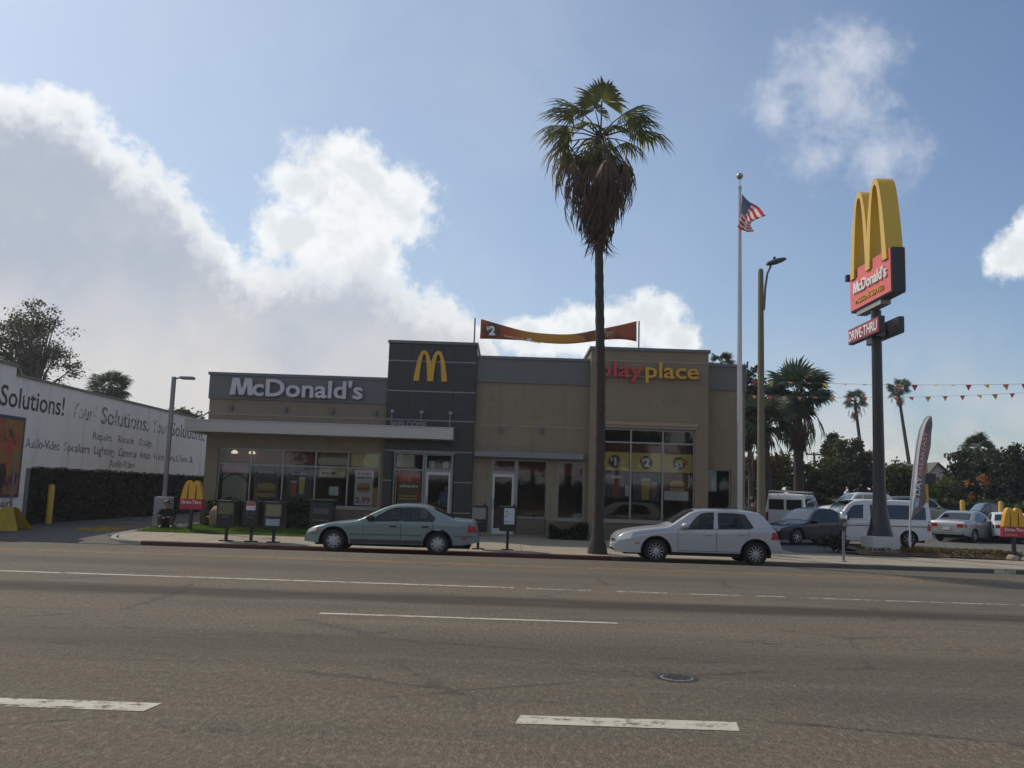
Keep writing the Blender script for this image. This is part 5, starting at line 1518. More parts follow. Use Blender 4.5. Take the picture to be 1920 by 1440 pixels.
class Car:
    def __init__(s, name, label, cat, L, W, prof, belt, tum, wheels, Rw, colour, zsill=0.24, bot=None, loc=(0, 0, 0), rz=0.0, lower=None, group=None, end=(0.16, 0.10), arch=0.055, corner=0.05, fine=False):
        s.fine = fine
        s.L, s.W, s.prof, s.belt, s.tum, s.wh, s.Rw = L, W, prof, belt, tum, wheels, Rw
        s.zs, s.arch, s.end, s.paint, s.corner = zsill, Rw + arch, end, colour, corner
        s.bot = bot or [(0, zsill - 0.02), (L, zsill + 0.06)]
        s.root = thing(name, label, cat, loc, rz, group, world_parts=False)
        s.shell(lower)

    def belt_at(s, x):
        return lerp_pts(s.belt, x)

    def Wf(s, x, z):
        w = s.W / 2
        ef = max(0.0, 1 - x / 0.62); er = max(0.0, 1 - (s.L - x) / 0.55)
        w *= 1 - s.end[0] * ef ** 2.2 - s.end[1] * er ** 2.2
        bz = s.belt_at(x)
        if z > bz:
            w -= (z - bz) * s.tum + 0.012
        else:
            d = (bz - z)
            w -= 0.02 * max(0, 1 - d / 0.10) ** 2
            w -= 0.10 * max(0, d - 0.38) ** 1.5
        return w

    def zbot(s, x):
        z = lerp_pts(s.bot, x)
        for xw in s.wh:
            dx = x - xw
            if abs(dx) < s.arch:
                z = max(z, s.Rw - 0.01 + math.sqrt(s.arch ** 2 - dx * dx))
        return z

    def ztop(s, x):
        return lerp_pts(s.prof, x)

    def stations(s):
        xs = set(np.linspace(0, s.L, 190 if s.fine else 61).tolist())
        for xw in s.wh:
            for k in range(25):
                xs.add(xw - s.arch * math.cos(math.pi * k / 24))
        xs |= {p_[0] for p_ in s.prof}
        xs |= {0.01, 0.03, s.L - 0.01, s.L - 0.03}
        return sorted(x for x in xs if 0 <= x <= s.L)

    def section(s, x):
        zb, zt = s.zbot(x), s.ztop(x)
        rc = min(s.corner, (zt - zb) * 0.3)
        pts = []
        n_ = 34 if s.fine else 13
        zs_ = [zb + (zt - rc - zb) * (k / n_) for k in range(n_ + 1)]
        bz = s.belt_at(x)
        # keep a row right on the belt line
        if zb < bz < zt - rc:
            j = min(range(1, n_), key=lambda q_: abs(zs_[q_] - bz)); zs_[j] = bz
        for z in zs_:
            pts.append((x, s.Wf(x, z), z))
        wt = s.Wf(x, zt - rc)
        for k in (1, 2, 3):
            a = k * math.pi / 6
            pts.append((x, wt - rc * 1.4 * (1 - math.cos(a)), zt - rc + rc * math.sin(a)))
        wi = wt - rc * 1.4
        for f_ in ((0.94, 0.88, 0.82, 0.75, 0.6, 0.45, 0.3, 0.15, 0.0) if s.fine else (0.75, 0.5, 0.25, 0.0)):
            pts.append((x, wi * f_, zt + 0.028 * (1 - f_ ** 2)))
        return pts

    def shell(s, lower):
        b = MB()
        secs = [s.section(x) for x in s.stations()]
        full = []
        for q_ in secs:
            full.append(q_ + [(x, -y, z) for x, y, z in reversed(q_[:-1])])
        nf = len(full[0])
        b.grid(full)
        for e in (full[0], full[-1]):
            b.poly(e)
        if lower:                     # two-tone paint below a line
            for k, f_ in enumerate(b.f):
                cz = sum(b.v[i][2] for i in f_) / len(f_)
                if cz < lower[0]: b.mi[k] = 1
        s.body = b.build('body', [s.paint, lower[1]] if lower else s.paint, s.root, smooth=True, angle=38)
        u = MB()
        u.box(0.22, s.L - 0.22, -s.W / 2 + 0.24, s.W / 2 - 0.24, s.zs - 0.06, s.zs + 0.34)
        u.box(s.wh[0] + s.arch + 0.02, s.wh[1] - s.arch - 0.02, -s.W / 2 + 0.07, s.W / 2 - 0.07, s.zs - 0.05, s.zs + 0.3)
        u.build('underbody', M_UNDERC, s.root)
        for xw in s.wh:
            for sg_ in (-1, 1):
                l_ = MB()
                rows = []
                for k in range(13):
                    a = math.pi * k / 12
                    rows.append([(xw - s.arch * 1.01 * math.cos(a), sg_ * (s.W / 2 - 0.03), s.Rw + s.arch * 1.01 * math.sin(a)), (xw - s.arch * 1.01 * math.cos(a), sg_ * (s.W / 2 - 0.30), s.Rw + s.arch * 1.01 * math.sin(a))])
                l_.grid(rows); l_.build('arch_liner', M_UNDERC, s.root)

    def patch(s, name, lo, hi, m_, off=0.006, nu=14, nv=6, parent=None, sides=(-1, 1)):
        """panel following the side surface between two (x, z) outlines"""
        def samp(pts, k):
            dl = [0.0]
            for a, c in zip(pts, pts[1:]): dl.append(dl[-1] + math.hypot(c[0] - a[0], c[1] - a[1]))
            out = []
            for i in range(k + 1):
                t = dl[-1] * i / k
                j = min(len(pts) - 2, max(q_ for q_ in range(len(dl)) if dl[q_] <= t + 1e-9) if t < dl[-1] else len(pts) - 2)
                h = dl[j + 1] - dl[j]; u = (t - dl[j]) / h if h > 1e-9 else 0
                out.append((pts[j][0] + (pts[j + 1][0] - pts[j][0]) * u, pts[j][1] + (pts[j + 1][1] - pts[j][1]) * u))
            return out
        A, B = samp(lo, nu), samp(hi, nu)
        objs = []
        for sg_ in sides:
            rows = []
            for v_ in range(nv + 1):
                f_ = v_ / nv
                rows.append([(a[0] + (c[0] - a[0]) * f_, sg_ * (s.Wf(a[0] + (c[0] - a[0]) * f_, a[1] + (c[1] - a[1]) * f_) + off), a[1] + (c[1] - a[1]) * f_) for a, c in zip(A, B)])
            b = MB(); b.grid(rows)
            o = b.build(name, m_, parent or s.root, smooth=True)
            objs.append(o)
        return objs

    def top_patch(s, name, x0, x1, inset0, inset1, m_, off=0.008, n_=10):
        """glass on the sloping top surface (windscreen, rear window)"""
        rows = []
        for i in range(n_ + 1):
            u = i / n_; x = x0 + (x1 - x0) * u
            zt = s.ztop(x); sl_ = (s.ztop(x + 0.02) - s.ztop(x - 0.02)) / 0.04
            nrm = Vector((-sl_, 0, 1)).normalized()
            rc = min(s.corner, (zt - s.zbot(x)) * 0.3)
            w = s.Wf(x, zt - rc) - rc * 1.4 - (inset0 + (inset1 - inset0) * u)
            wi = s.Wf(x, zt - rc) - rc * 1.4
            rows.append([(x + nrm.x * off, w * f_, zt + 0.028 * (1 - (w * f_ / wi) ** 2) + nrm.z * off) for f_ in (-1, -0.75, -0.5, -0.25, 0, 0.25, 0.5, 0.75, 1)])
        b = MB(); b.grid(rows)
        return b.build(name, m_, s.root, smooth=True)

    def open_windows(s, polys, tops):
        """cut the glazed openings out of the shell and run a rubber seal round each side window"""
        def inside(x, z, pl):
            r_ = False; j = len(pl) - 1
            for i in range(len(pl)):
                if (pl[i][1] > z) != (pl[j][1] > z) and x < (pl[j][0] - pl[i][0]) * (z - pl[i][1]) / (pl[j][1] - pl[i][1]) + pl[i][0]:
                    r_ = not r_
                j = i
            return r_
        bm = bmesh.new(); bm.from_mesh(s.body.data)
        dead = []
        for f_ in bm.faces:
            c = f_.calc_center_median()
            if any(inside(c.x, c.z, pl) for pl in polys) and abs(abs(c.y) - s.Wf(c.x, c.z)) < 0.05:
                dead.append(f_); continue
            for x0, x1, i0, i1 in tops:
                if x0 < c.x < x1 and c.z > s.ztop(c.x) - 0.012:
                    w = s.Wf(c.x, s.ztop(c.x) - s.corner) - s.corner * 1.4 - (i0 + (i1 - i0) * (c.x - x0) / (x1 - x0))
                    if abs(c.y) < w - 0.01: dead.append(f_)
        bmesh.ops.delete(bm, geom=dead, context='FACES')
        bm.to_mesh(s.body.data); bm.free()
        for pl in polys:
            ring = []
            for a, c in zip(pl, pl[1:] + pl[:1]):
                for k in range(6):
                    ring.append((a[0] + (c[0] - a[0]) * k / 6, a[1] + (c[1] - a[1]) * k / 6))
            ring.append(ring[0])
            for sg_ in (-1, 1):
                b = MB(); b.tube([(x, sg_ * (s.Wf(x, z) + 0.002), z) for x, z in ring], 0.015, 6)
                b.build('window_seal', M_CARB, s.root, smooth=True)

    def cabin(s, xf, xr, zs_, top):
        """seats, dash and wheel seen through the glass"""
        M_SEAT = mat('seat_cloth', (0.075, 0.073, 0.07), 0.9, var=0.15)
        for x in (xf, xr):
            for y in (-0.36, 0.36):
                b = MB(); b.bbox(x - 0.25, x + 0.25, y - 0.24, y + 0.24, zs_, zs_ + 0.16, 0.04); st = b.build('seat', M_SEAT, s.root, smooth=True)
                b = MB(); b.prism([(x + 0.20, y - 0.23, zs_ + 0.12), (x + 0.34, y - 0.23, zs_ + 0.12), (x + 0.46, y - 0.20, top - 0.22), (x + 0.36, y - 0.20, top - 0.22)], (0, 0.44, 0)); b.build('seat_back', M_SEAT, st)
                b = MB(); b.bbox(x + 0.37, x + 0.47, y - 0.12, y + 0.12, top - 0.21, top - 0.06, 0.03); b.build('headrest', M_SEAT, st, smooth=True)
        b = MB(); b.bbox(xf - 0.75, xf - 0.42, -0.62, 0.62, zs_ + 0.12, zs_ + 0.33, 0.05); b.build('dashboard', M_CARB, s.root, smooth=True)
        b = MB(); b.tube([(xf - 0.30 + 0.06 * math.sin(a), -0.36 + 0.17 * math.cos(a), zs_ + 0.34 + 0.16 * math.sin(a)) for a in np.linspace(0, 2 * math.pi, 17)], 0.014, 6); b.build('steering_wheel', M_CARB, s.root, smooth=True)
        b = MB(); b.bbox(0.9, s.L - 0.5, -s.W / 2 + 0.12, s.W / 2 - 0.12, s.zs + 0.2, zs_ - 0.02, 0.02); b.build('cabin_floor', M_UNDERC, s.root)

    def end_panel(s, name, rear, y0, y1, z0, z1, m_, proud=0.012, parent=None, x=None):
        """lamp, plate or grille on the nose or tail"""
        b = MB()
        xa = (s.L if rear else 0.0) if x is None else x
        sg_ = 1 if rear else -1
        b.bbox(min(xa - 0.03 * sg_, xa + proud * sg_), max(xa - 0.03 * sg_, xa + proud * sg_), y0, y1, z0, z1, 0.006)
        return b.build(name, m_, parent or s.root)

    def wheels(s, spokes=10, style='spoke', rim_r=0.62):
        Rw = s.Rw; wd = 0.2
        t = MB(); t.lathe([(Rw * 0.60, -wd / 2), (Rw * 0.90, -wd / 2), (Rw * 0.985, -wd / 2 + 0.03), (Rw, -wd / 2 + 0.06), (Rw, wd / 2 - 0.06), (Rw * 0.985, wd / 2 - 0.03), (Rw * 0.90, wd / 2), (Rw * 0.60, wd / 2)], 32, (0, 0, 0), 'Y', caps=False)
        tyre_me = t.mesh('tyre', M_TYRE, True, angle=35)
        r = MB(); rr = Rw * rim_r
        r.lathe([(rr * 1.04, -0.095), (rr * 0.97, -0.102), (rr * 0.93, -0.085), (rr * 0.93, -0.05)], 28, (0, 0, 0), 'Y', caps=False)
        if style == 'spoke':
            for k in range(spokes):
                a = 2 * math.pi * k / spokes
                c_, s_ = math.cos(a), math.sin(a)
                w1, w2 = 0.016, 0.011
                def q_(rad, t_, y): return (c_ * rad - s_ * t_, y, s_ * rad + c_ * t_)
                r.prism([q_(0.05, -w1, -0.085), q_(0.05, w1, -0.085), q_(rr * 0.95, w2, -0.095), q_(rr * 0.95, -w2, -0.095)], (0, 0.02, 0))
            r.lathe([(0.062, -0.07), (0.062, -0.098), (0.04, -0.108), (0.001, -0.108)], 16, (0, 0, 0), 'Y')
        else:
            r.lathe([(rr * 0.93, -0.075), (rr * 0.5, -0.10), (0.001, -0.105)], 28, (0, 0, 0), 'Y')
        rim_me = r.mesh('rim', M_RIM, True, angle=30)
        d = MB(); d.lathe([(rr * 0.93, -0.045), (0.001, -0.045)], 24, (0, 0, 0), 'Y')
        disc_me = d.mesh('brake_disc', M_UNDERC)
        hol_me = None
        if style != 'spoke':
            h = MB()
            for k in range(spokes):
                a = 2 * math.pi * (k + 0.5) / spokes
                disc(h, (math.cos(a) * rr * 0.72, -0.0965 + 0.0, math.sin(a) * rr * 0.72), RT, UP, rr * 0.12, rr * 0.12, 0.006, 10)
            hol_me = h.mesh('vent_hole', M_UNDERC)
        for xw in s.wh:
            for sg_ in (-1, 1):
                w = link('wheel', tyre_me, s.root)
                w.location = (xw, sg_ * (s.W / 2 - wd / 2 - 0.015), Rw)
                if sg_ > 0: w.rotation_euler = (0, 0, math.pi)
                link('rim', rim_me, w)
                if style == 'spoke': link('brake_disc', disc_me, w)
                if hol_me: link('vent_hole', hol_me, w)

    def doors(s, edges, z0, m_=None, handles=True):
        """door panels with dark shut lines; edges = x positions"""
        for a, c in zip(edges, edges[1:]):
            zt0, zt1 = s.belt_at(a) - 0.012, s.belt_at(c) - 0.012
            def lowz(x): return max(z0, s.zbot(x) + 0.03)
            xs = np.linspace(a, c, 12)
            seam = s.patch('door_seam', [(x, lowz(x) - 0.0) for x in np.linspace(a - 0.004, c + 0.004, 12)], [(x, s.belt_at(x) - 0.004) for x in np.linspace(a - 0.004, c + 0.004, 12)], M_CARB, 0.0015, 12, 8)
            ds = s.patch('door', [(x, lowz(x) + 0.01) for x in np.linspace(a + 0.007, c - 0.007, 12)], [(x, s.belt_at(x) - 0.012) for x in np.linspace(a + 0.007, c - 0.007, 12)], m_ or s.paint, 0.006, 12, 8)
            for o, sg_, sm in zip(ds, (-1, 1), seam):
                if handles:
                    xh = c - 0.20; zh = s.belt_at(xh) - 0.13
                    y = sg_ * (s.Wf(xh, zh) + 0.02)
                    b = MB(); b.bbox(xh - 0.09, xh + 0.09, min(y, y + sg_ * 0.03), max(y, y + sg_ * 0.03), zh - 0.017, zh + 0.017, 0.008)
                    b.build('handle', M_CARB if handles == 'black' else s.paint, o, smooth=True)

    def mirror(s, x, z, m_):
        for sg_ in (-1, 1):
            y = sg_ * (s.Wf(x, z) + 0.10)
            bm = bmesh.new(); bmesh.ops.create_uvsphere(bm, u_segments=14, v_segments=10, radius=1)
            for v_ in bm.verts: v_.co = Vector((x + v_.co.x * 0.09 + (0.03 if v_.co.x > 0.3 else 0), y + v_.co.y * 0.11, z + 0.06 + v_.co.z * 0.08))
            mo = MB().bm(bm).build('mirror', m_, s.root, smooth=True)
            b = MB(); b.tube([(x, sg_ * (s.Wf(x, z) - 0.02), z + 0.0), (x, y, z + 0.02)], 0.022, 8); b.build('mirror_stalk', M_CARB, mo)


# ---- grey green four door saloon
def xz(px, Y, z): return P(px, 960, Y).x
acc_x = P(572, 1000, 23.0).x
PT_ACC = paint('paint_grey_green', (0.19, 0.245, 0.24), 0.2)
PT_ACC2 = mat('grey_moulding', (0.10, 0.118, 0.118), 0.5)
acc = Car('parked_sedan', 'grey green four door sedan parked at the red kerb', 'car', 4.47, 1.70,
          [(0.0, 0.50), (0.04, 0.56), (0.16, 0.625), (0.30, 0.672), (0.72, 0.755), (1.28, 0.835), (1.42, 0.885), (1.60, 0.985), (1.85, 1.11), (2.09, 1.215), (2.28, 1.262), (2.55, 1.285), (2.85, 1.285), (3.08, 1.262), (3.25, 1.20), (3.50, 1.09), (3.75, 0.985), (3.92, 0.935), (4.10, 0.925), (4.32, 0.905), (4.41, 0.83), (4.45, 0.66), (4.47, 0.55)],
          [(0, 0.60), (0.4, 0.68), (1.3, 0.80), (2.4, 0.85), (3.3, 0.86), (4.47, 0.84)], 0.42, (0.74, 3.44), 0.295, PT_ACC, 0.24, [(0, 0.26), (0.4, 0.24), (1.2, 0.25), (3.0, 0.26), (4.0, 0.28), (4.47, 0.36)], loc=(acc_x, 23.0 + 0.85, -0.075), corner=0.06, fine=True, arch=0.095)
acc.wheels(8, 'cap', 0.66)
acc.patch('front_window', [(1.62, 0.845), (2.42, 0.872)], [(1.66, 0.86), (1.85, 0.98), (2.10, 1.125), (2.25, 1.18), (2.47, 1.20)], M_CLEAR, 0.004)
acc.patch('rear_window', [(2.52, 0.874), (3.30, 0.884)], [(2.57, 1.205), (2.85, 1.205), (3.05, 1.185), (3.18, 1.10), (3.34, 0.95)], M_CLEAR, 0.004)
acc.top_patch('windscreen', 1.45, 2.10, 0.07, 0.05, M_CLEAR)
acc.open_windows([[(1.62, 0.845), (2.42, 0.872), (2.47, 1.20), (2.25, 1.18), (2.10, 1.125), (1.85, 0.98), (1.66, 0.86)], [(2.52, 0.874), (3.30, 0.884), (3.34, 0.95), (3.18, 1.10), (3.05, 1.185), (2.85, 1.205), (2.57, 1.205)]], [(1.45, 2.10, 0.07, 0.05), (3.28, 3.82, 0.05, 0.07)])
acc.cabin(2.0, 2.85, 0.42, 1.16)
acc.top_patch('back_window', 3.28, 3.82, 0.05, 0.07, M_CLEAR)
acc.doors([1.50, 2.47, 3.30], 0.30, handles='black')
for xa_, xb_ in ((0.06, 0.33), (1.15, 3.03), (3.85, 4.42)):
    acc.patch('side_moulding', [(xa_, 0.452 + 0.011 * xa_), (xb_, 0.452 + 0.011 * xb_)], [(xa_, 0.487 + 0.011 * xa_), (xb_, 0.487 + 0.011 * xb_)], PT_ACC2, 0.016, 24, 1)
acc.patch('shaded_cladding', [(1.18, 0.265), (3.02, 0.275)], [(1.16, 0.36), (3.04, 0.375)], mat('lower_grey', (0.05, 0.058, 0.058), 0.7), 0.0085, 30, 2)  # sill strip, its colour darkened for the shade on the lower body
acc.patch('headlamp', [(0.03, 0.465), (0.26, 0.555)], [(0.06, 0.565), (0.30, 0.645)], M_HEAD, 0.006, 8, 3)
acc.patch('corner_lamp', [(0.27, 0.53), (0.33, 0.54)], [(0.31, 0.635), (0.36, 0.635)], M_AMB, 0.007, 4, 2)
acc.patch('tail_lamp', [(4.22, 0.62), (4.455, 0.62)], [(4.20, 0.80), (4.40, 0.79)], M_TAIL, 0.006, 8, 3)
acc.patch('side_marker', [(4.05, 0.43), (4.2, 0.44)], [(4.05, 0.465), (4.2, 0.475)], M_TAIL, 0.006, 4, 1)
acc.patch('door_pillar', [(2.43, 0.87), (2.515, 0.872)], [(2.48, 1.205), (2.565, 1.205)], M_CARB, 0.003, 3, 4)
acc.end_panel('bumper', False, -0.66, 0.66, 0.26, 0.42, PT_ACC, 0.05)
acc.end_panel('bumper', True, -0.70, 0.70, 0.36, 0.52, PT_ACC, 0.05)
acc.end_panel('grille', False, -0.35, 0.35, 0.44, 0.49, M_CARB, 0.01)
acc.end_panel('number_plate', False, -0.15, 0.15, 0.30, 0.40, M_PLATE, 0.06)
acc.mirror(1.66, 0.86, M_CARB)

# ---- silver hatchback
gx = P(1157, 1000, 22.95).x
PT_G = paint('paint_silver', (0.43, 0.435, 0.455), 0.15, 0.3)
golf = Car('parked_hatchback', 'silver five door hatchback parked just right of the palm', 'car', 4.28, 1.72,
           [(0.0, 0.54), (0.03, 0.61), (0.09, 0.68), (0.20, 0.745), (0.43, 0.81), (0.9, 0.885), (1.30, 0.935), (1.42, 0.985), (1.60, 1.105), (1.80, 1.235), (1.98, 1.335), (2.2, 1.39), (2.55, 1.41), (3.0, 1.412), (3.4, 1.395), (3.70, 1.36), (3.80, 1.30), (3.95, 1.13), (4.08, 0.97), (4.16, 0.88), (4.22, 0.72), (4.27, 0.56), (4.28, 0.49)],
           [(0, 0.60), (0.4, 0.70), (1.3, 0.85), (1.8, 0.885), (2.6, 0.91), (3.5, 0.945), (4.28, 0.95)], 0.34, (1.02, 3.60), 0.305, PT_G, 0.26, [(0, 0.25), (0.4, 0.25), (1.4, 0.295), (3.2, 0.305), (3.9, 0.31), (4.28, 0.40)], loc=(gx, 22.95 + 0.86, -0.07), corner=0.06, fine=True, arch=0.10)
golf.wheels(12, 'spoke', 0.68)
golf.patch('front_window', [(1.83, 0.90), (2.49, 0.925)], [(1.84, 0.91), (1.97, 1.07), (2.09, 1.20), (2.20, 1.285), (2.34, 1.315), (2.53, 1.328)], M_CLEAR, 0.004)
golf.patch('rear_window', [(2.64, 0.93), (3.50, 0.965)], [(2.65, 1.32), (3.0, 1.325), (3.33, 1.30), (3.45, 1.12), (3.53, 0.985)], M_CLEAR, 0.004)
golf.top_patch('windscreen', 1.48, 2.05, 0.07, 0.05, M_CLEAR)
golf.open_windows([[(1.83, 0.90), (2.49, 0.925), (2.53, 1.328), (2.34, 1.315), (2.20, 1.285), (2.09, 1.20), (1.97, 1.07), (1.84, 0.91)], [(2.64, 0.93), (3.50, 0.965), (3.53, 0.985), (3.45, 1.12), (3.33, 1.30), (3.0, 1.325), (2.65, 1.32)]], [(1.48, 2.05, 0.07, 0.05), (3.80, 4.06, 0.06, 0.08)])
golf.cabin(2.15, 2.95, 0.48, 1.25)
golf.top_patch('back_window', 3.80, 4.06, 0.06, 0.08, M_CLEAR)
golf.doors([1.58, 2.57, 3.42], 0.33)
golf.patch('side_moulding', [(1.5, 0.50), (3.20, 0.53)], [(1.5, 0.525), (3.20, 0.555)], PT_G, 0.016, 30, 1)
golf.patch('headlamp', [(0.03, 0.545), (0.36, 0.61)], [(0.11, 0.675), (0.42, 0.755)], M_HEAD, 0.007, 8, 4)
golf.patch('side_marker', [(0.46, 0.47), (0.60, 0.485)], [(0.46, 0.505), (0.60, 0.515)], M_AMB, 0.007, 4, 1)
golf.patch('tail_lamp', [(4.00, 0.68), (4.225, 0.68)], [(4.04, 0.885), (4.14, 0.87)], M_TAIL, 0.006, 8, 4)
golf.end_panel('bumper', False, -0.66, 0.66, 0.28, 0.46, PT_G, 0.03)
golf.end_panel('bumper', True, -0.70, 0.70, 0.36, 0.50, PT_G, 0.05)
golf.end_panel('grille', False, -0.35, 0.35, 0.50, 0.56, M_CARB, 0.0)
golf.end_panel('intake', False, -0.5, 0.5, 0.27, 0.32, M_CARB, 0.03)
golf.end_panel('number_plate', False, -0.15, 0.15, 0.33, 0.44, M_PLATE, 0.06)
golf.patch('door_pillar', [(2.50, 0.925), (2.635, 0.93)], [(2.54, 1.33), (2.645, 1.33)], PT_G, 0.003, 3, 5)
golf.mirror(1.74, 0.91, PT_G)
b = MB(); b.tube([(2.75, 0, 1.42), (2.85, 0, 1.50)], 0.006, 6); b.build('antenna', M_CARB, golf.root)


def generic(kind, name, label, loc, rz, colour, L=4.6, W=1.75, H=1.45, glassm=None, plate=True):
    """other vehicles in the lot: sedan, suv or van proportions"""
    if kind == 'sedan':
        prof_ = [(0, .50), (.05, .60), (.3, .70), (.9, .80), (1.35, .87), (1.5, .93), (2.05, 1.33), (2.35, 1.43), (2.7, 1.45), (3.05, 1.42), (3.3, 1.33), (3.85, 1.03), (4.05, 1.0), (4.45, .97), (4.54, .85), (4.58, .62), (4.6, .5)]
        belt = [(0, .62), (1.3, .85), (3.4, .95), (4.6, .95)]
        wh = (.85, 3.6); fw = [(1.68, .92), (2.45, .94)], [(1.72, .95), (2.1, 1.22), (2.35, 1.34), (2.5, 1.36)]
        rw = [(2.55, .94), (3.45, .97)], [(2.58, 1.365), (2.9, 1.36), (3.15, 1.3), (3.5, 1.05)]
        ws = (1.55, 2.15); bw = (3.30, 3.84); top = 1.45; dz = [1.5, 2.5, 3.45]
    elif kind == 'suv':
        prof_ = [(0, .62), (.05, .75), (.3, .88), (1.1, .99), (1.3, 1.04), (1.85, 1.55), (2.1, 1.66), (2.6, 1.70), (3.8, 1.68), (4.25, 1.6), (4.45, 1.25), (4.54, 1.05), (4.58, .7), (4.6, .55)]
        belt = [(0, .75), (1.3, 1.02), (4.6, 1.08)]
        wh = (.88, 3.62); fw = [(1.5, 1.08), (2.3, 1.1)], [(1.55, 1.12), (1.9, 1.45), (2.1, 1.55), (2.35, 1.58)]
        rw = [(2.4, 1.1), (4.15, 1.13)], [(2.42, 1.585), (3.2, 1.585), (3.9, 1.55), (4.2, 1.2)]
        ws = (1.36, 1.92); bw = (4.25, 4.46); top = 1.70; dz = [1.3, 2.35, 3.25]
    elif kind == 'van':
        prof_ = [(0, .62), (.04, .8), (.2, .93), (.6, 1.05), (.8, 1.12), (1.35, 1.78), (1.6, 1.92), (2.1, 1.97), (4.2, 1.97), (4.5, 1.92), (4.57, 1.6), (4.59, 1.0), (4.6, .6)]
        belt = [(0, .8), (.8, 1.1), (4.6, 1.14)]
        wh = (.8, 3.65); fw = [(1.05, 1.16), (1.85, 1.17)], [(1.08, 1.2), (1.35, 1.55), (1.5, 1.72), (1.9, 1.76)]
        rw = [(2.15, 1.17), (4.35, 1.18)], [(2.15, 1.76), (3.3, 1.78), (4.1, 1.77), (4.38, 1.7)]
        ws = (.85, 1.40); bw = None; top = 1.97; dz = [.95, 2.0]
    sx, sz = L / 4.6, H / top
    S = lambda pts: [(a * sx, c * sz) for a, c in pts]
    cobj = Car(name, label, 'car' if kind != 'van' else 'van', L, W, S(prof_), S(belt), 0.36 if kind != 'van' else 0.16, (wh[0] * sx, wh[1] * sx), 0.315, colour, 0.25, [(0, .25), (.5, .22), (L - .8, .24), (L, .36)], loc=loc, rz=rz)
    cobj.sx, cobj.sz = sx, sz
    g = glassm or M_CARG
    cobj.wheels(7, 'spoke', 0.66)
    cobj.patch('front_window', S(fw[0]), S(fw[1]), g, 0.004)
    cobj.patch('rear_window', S(rw[0]), S(rw[1]), g, 0.004)
    cobj.top_patch('windscreen', ws[0] * sx, ws[1] * sx, 0.07, 0.05, M_CARG2)
    if bw: cobj.top_patch('back_window', bw[0] * sx, bw[1] * sx, 0.06, 0.08, g)
    cobj.doors([q_ * sx for q_ in dz], 0.3)
    w2 = W / 2
    for sg_ in (-1, 1):
        a, c = sorted((sg_ * (w2 * 0.52), sg_ * (w2 * 0.86)))
        zl = {'sedan': (.70, .86), 'suv': (.82, 1.05), 'van': (.72, 1.12)}[kind]
        if kind == 'van': a, c = sorted((sg_ * (w2 * 0.78), sg_ * (w2 * 0.89)))
        cobj.end_panel('tail_lamp', True, a, c, zl[0] * sz, zl[1] * sz, M_TAIL, 0.012, x=L - (0.035 if kind != 'van' else 0.0))
        a, c = sorted((sg_ * (w2 * 0.45), sg_ * (w2 * 0.8)))
        cobj.end_panel('headlamp', False, a, c, .52 * sz, .64 * sz, M_HEAD, 0.02)
    cobj.patch('tail_lamp', [(L - .22, zl[0] * sz), (L - .04, zl[0] * sz)], [(L - .16, zl[1] * sz), (L - .07, zl[1] * sz)], M_TAIL, 0.006, 6, 2)
    cobj.end_panel('bumper', True, -w2 * .84, w2 * .84, .36, .5, colour, 0.06)
    cobj.end_panel('bumper', False, -w2 * .78, w2 * .78, .28, .44, colour, 0.05)
    cobj.end_panel('grille', False, -.3, .3, .46 * sz, .54 * sz, M_CARB, 0.01)
    cobj.end_panel('number_plate', True, -.16, .16, .56 * sz, .68 * sz, M_PLATE, 0.03)
    cobj.mirror(fw[0][0][0] * sx + .1, belt[1][1] * sz + .02, M_CARB if kind == 'van' else colour)
    return cobj


PT_W = paint('paint_white', (0.66, 0.66, 0.65), 0.0, 0.35)
PT_S = paint('paint_silver_lot', (0.34, 0.35, 0.36), 0.5)
PT_N = paint('paint_navy', (0.012, 0.014, 0.03), 0.3)
PT_GR = paint('paint_warm_grey', (0.22, 0.215, 0.20), 0.4)
PT_B = paint('paint_dark_blue', (0.035, 0.05, 0.09), 0.4)

def place(px0, px1, Y, flip=False):
    a, c = P(px0, 960, Y), P(px1, 960, Y)
    return a.x, c.x

# white passenger van, nose to the left, with a navy front end
x0, x1 = place(1530, 1738, 34.5)
van = generic('van', 'passenger_van', 'white passenger van with navy nose and dark side glass in the lot', (x0, 35.4, 0), 0.0, PT_W, L=x1 - x0 + 0.2, W=1.9, H=1.80)
van.patch('nose_paint', [(0.02, 0.42), (0.42 * van.sx, 0.5)], [(0.06, 0.76 * van.sz), (0.95 * van.sx, 1.09 * van.sz)], PT_N, 0.009, 8, 4)
van.patch('body_stripe', [(0.9, 0.78), (van.L - 0.05, 0.8)], [(0.9, 0.81), (van.L - 0.05, 0.83)], M_CARB, 0.012, 30, 1)
b = MB(); b.bbox(1.22 * van.sx, 1.7 * van.sx, -0.72, 0.72, 1.86 * van.sz, 1.93 * van.sz, 0.03); b.build('sun_visor', PT_N, van.root)
van.top_patch('bonnet_paint', 0.06, 0.78 * van.sx, 0.0, 0.0, PT_N, 0.009)
# navy compact in front of it
q = P(1447, 960, 33.0); q2 = P(1562, 960, 33.0)
nv_ = generic('sedan', 'parked_car', 'dark navy compact car nosed in beside the white passenger van', (q.x + 0.1, 33.9, 0), R(24), PT_N, L=4.0, W=1.66, H=1.40)
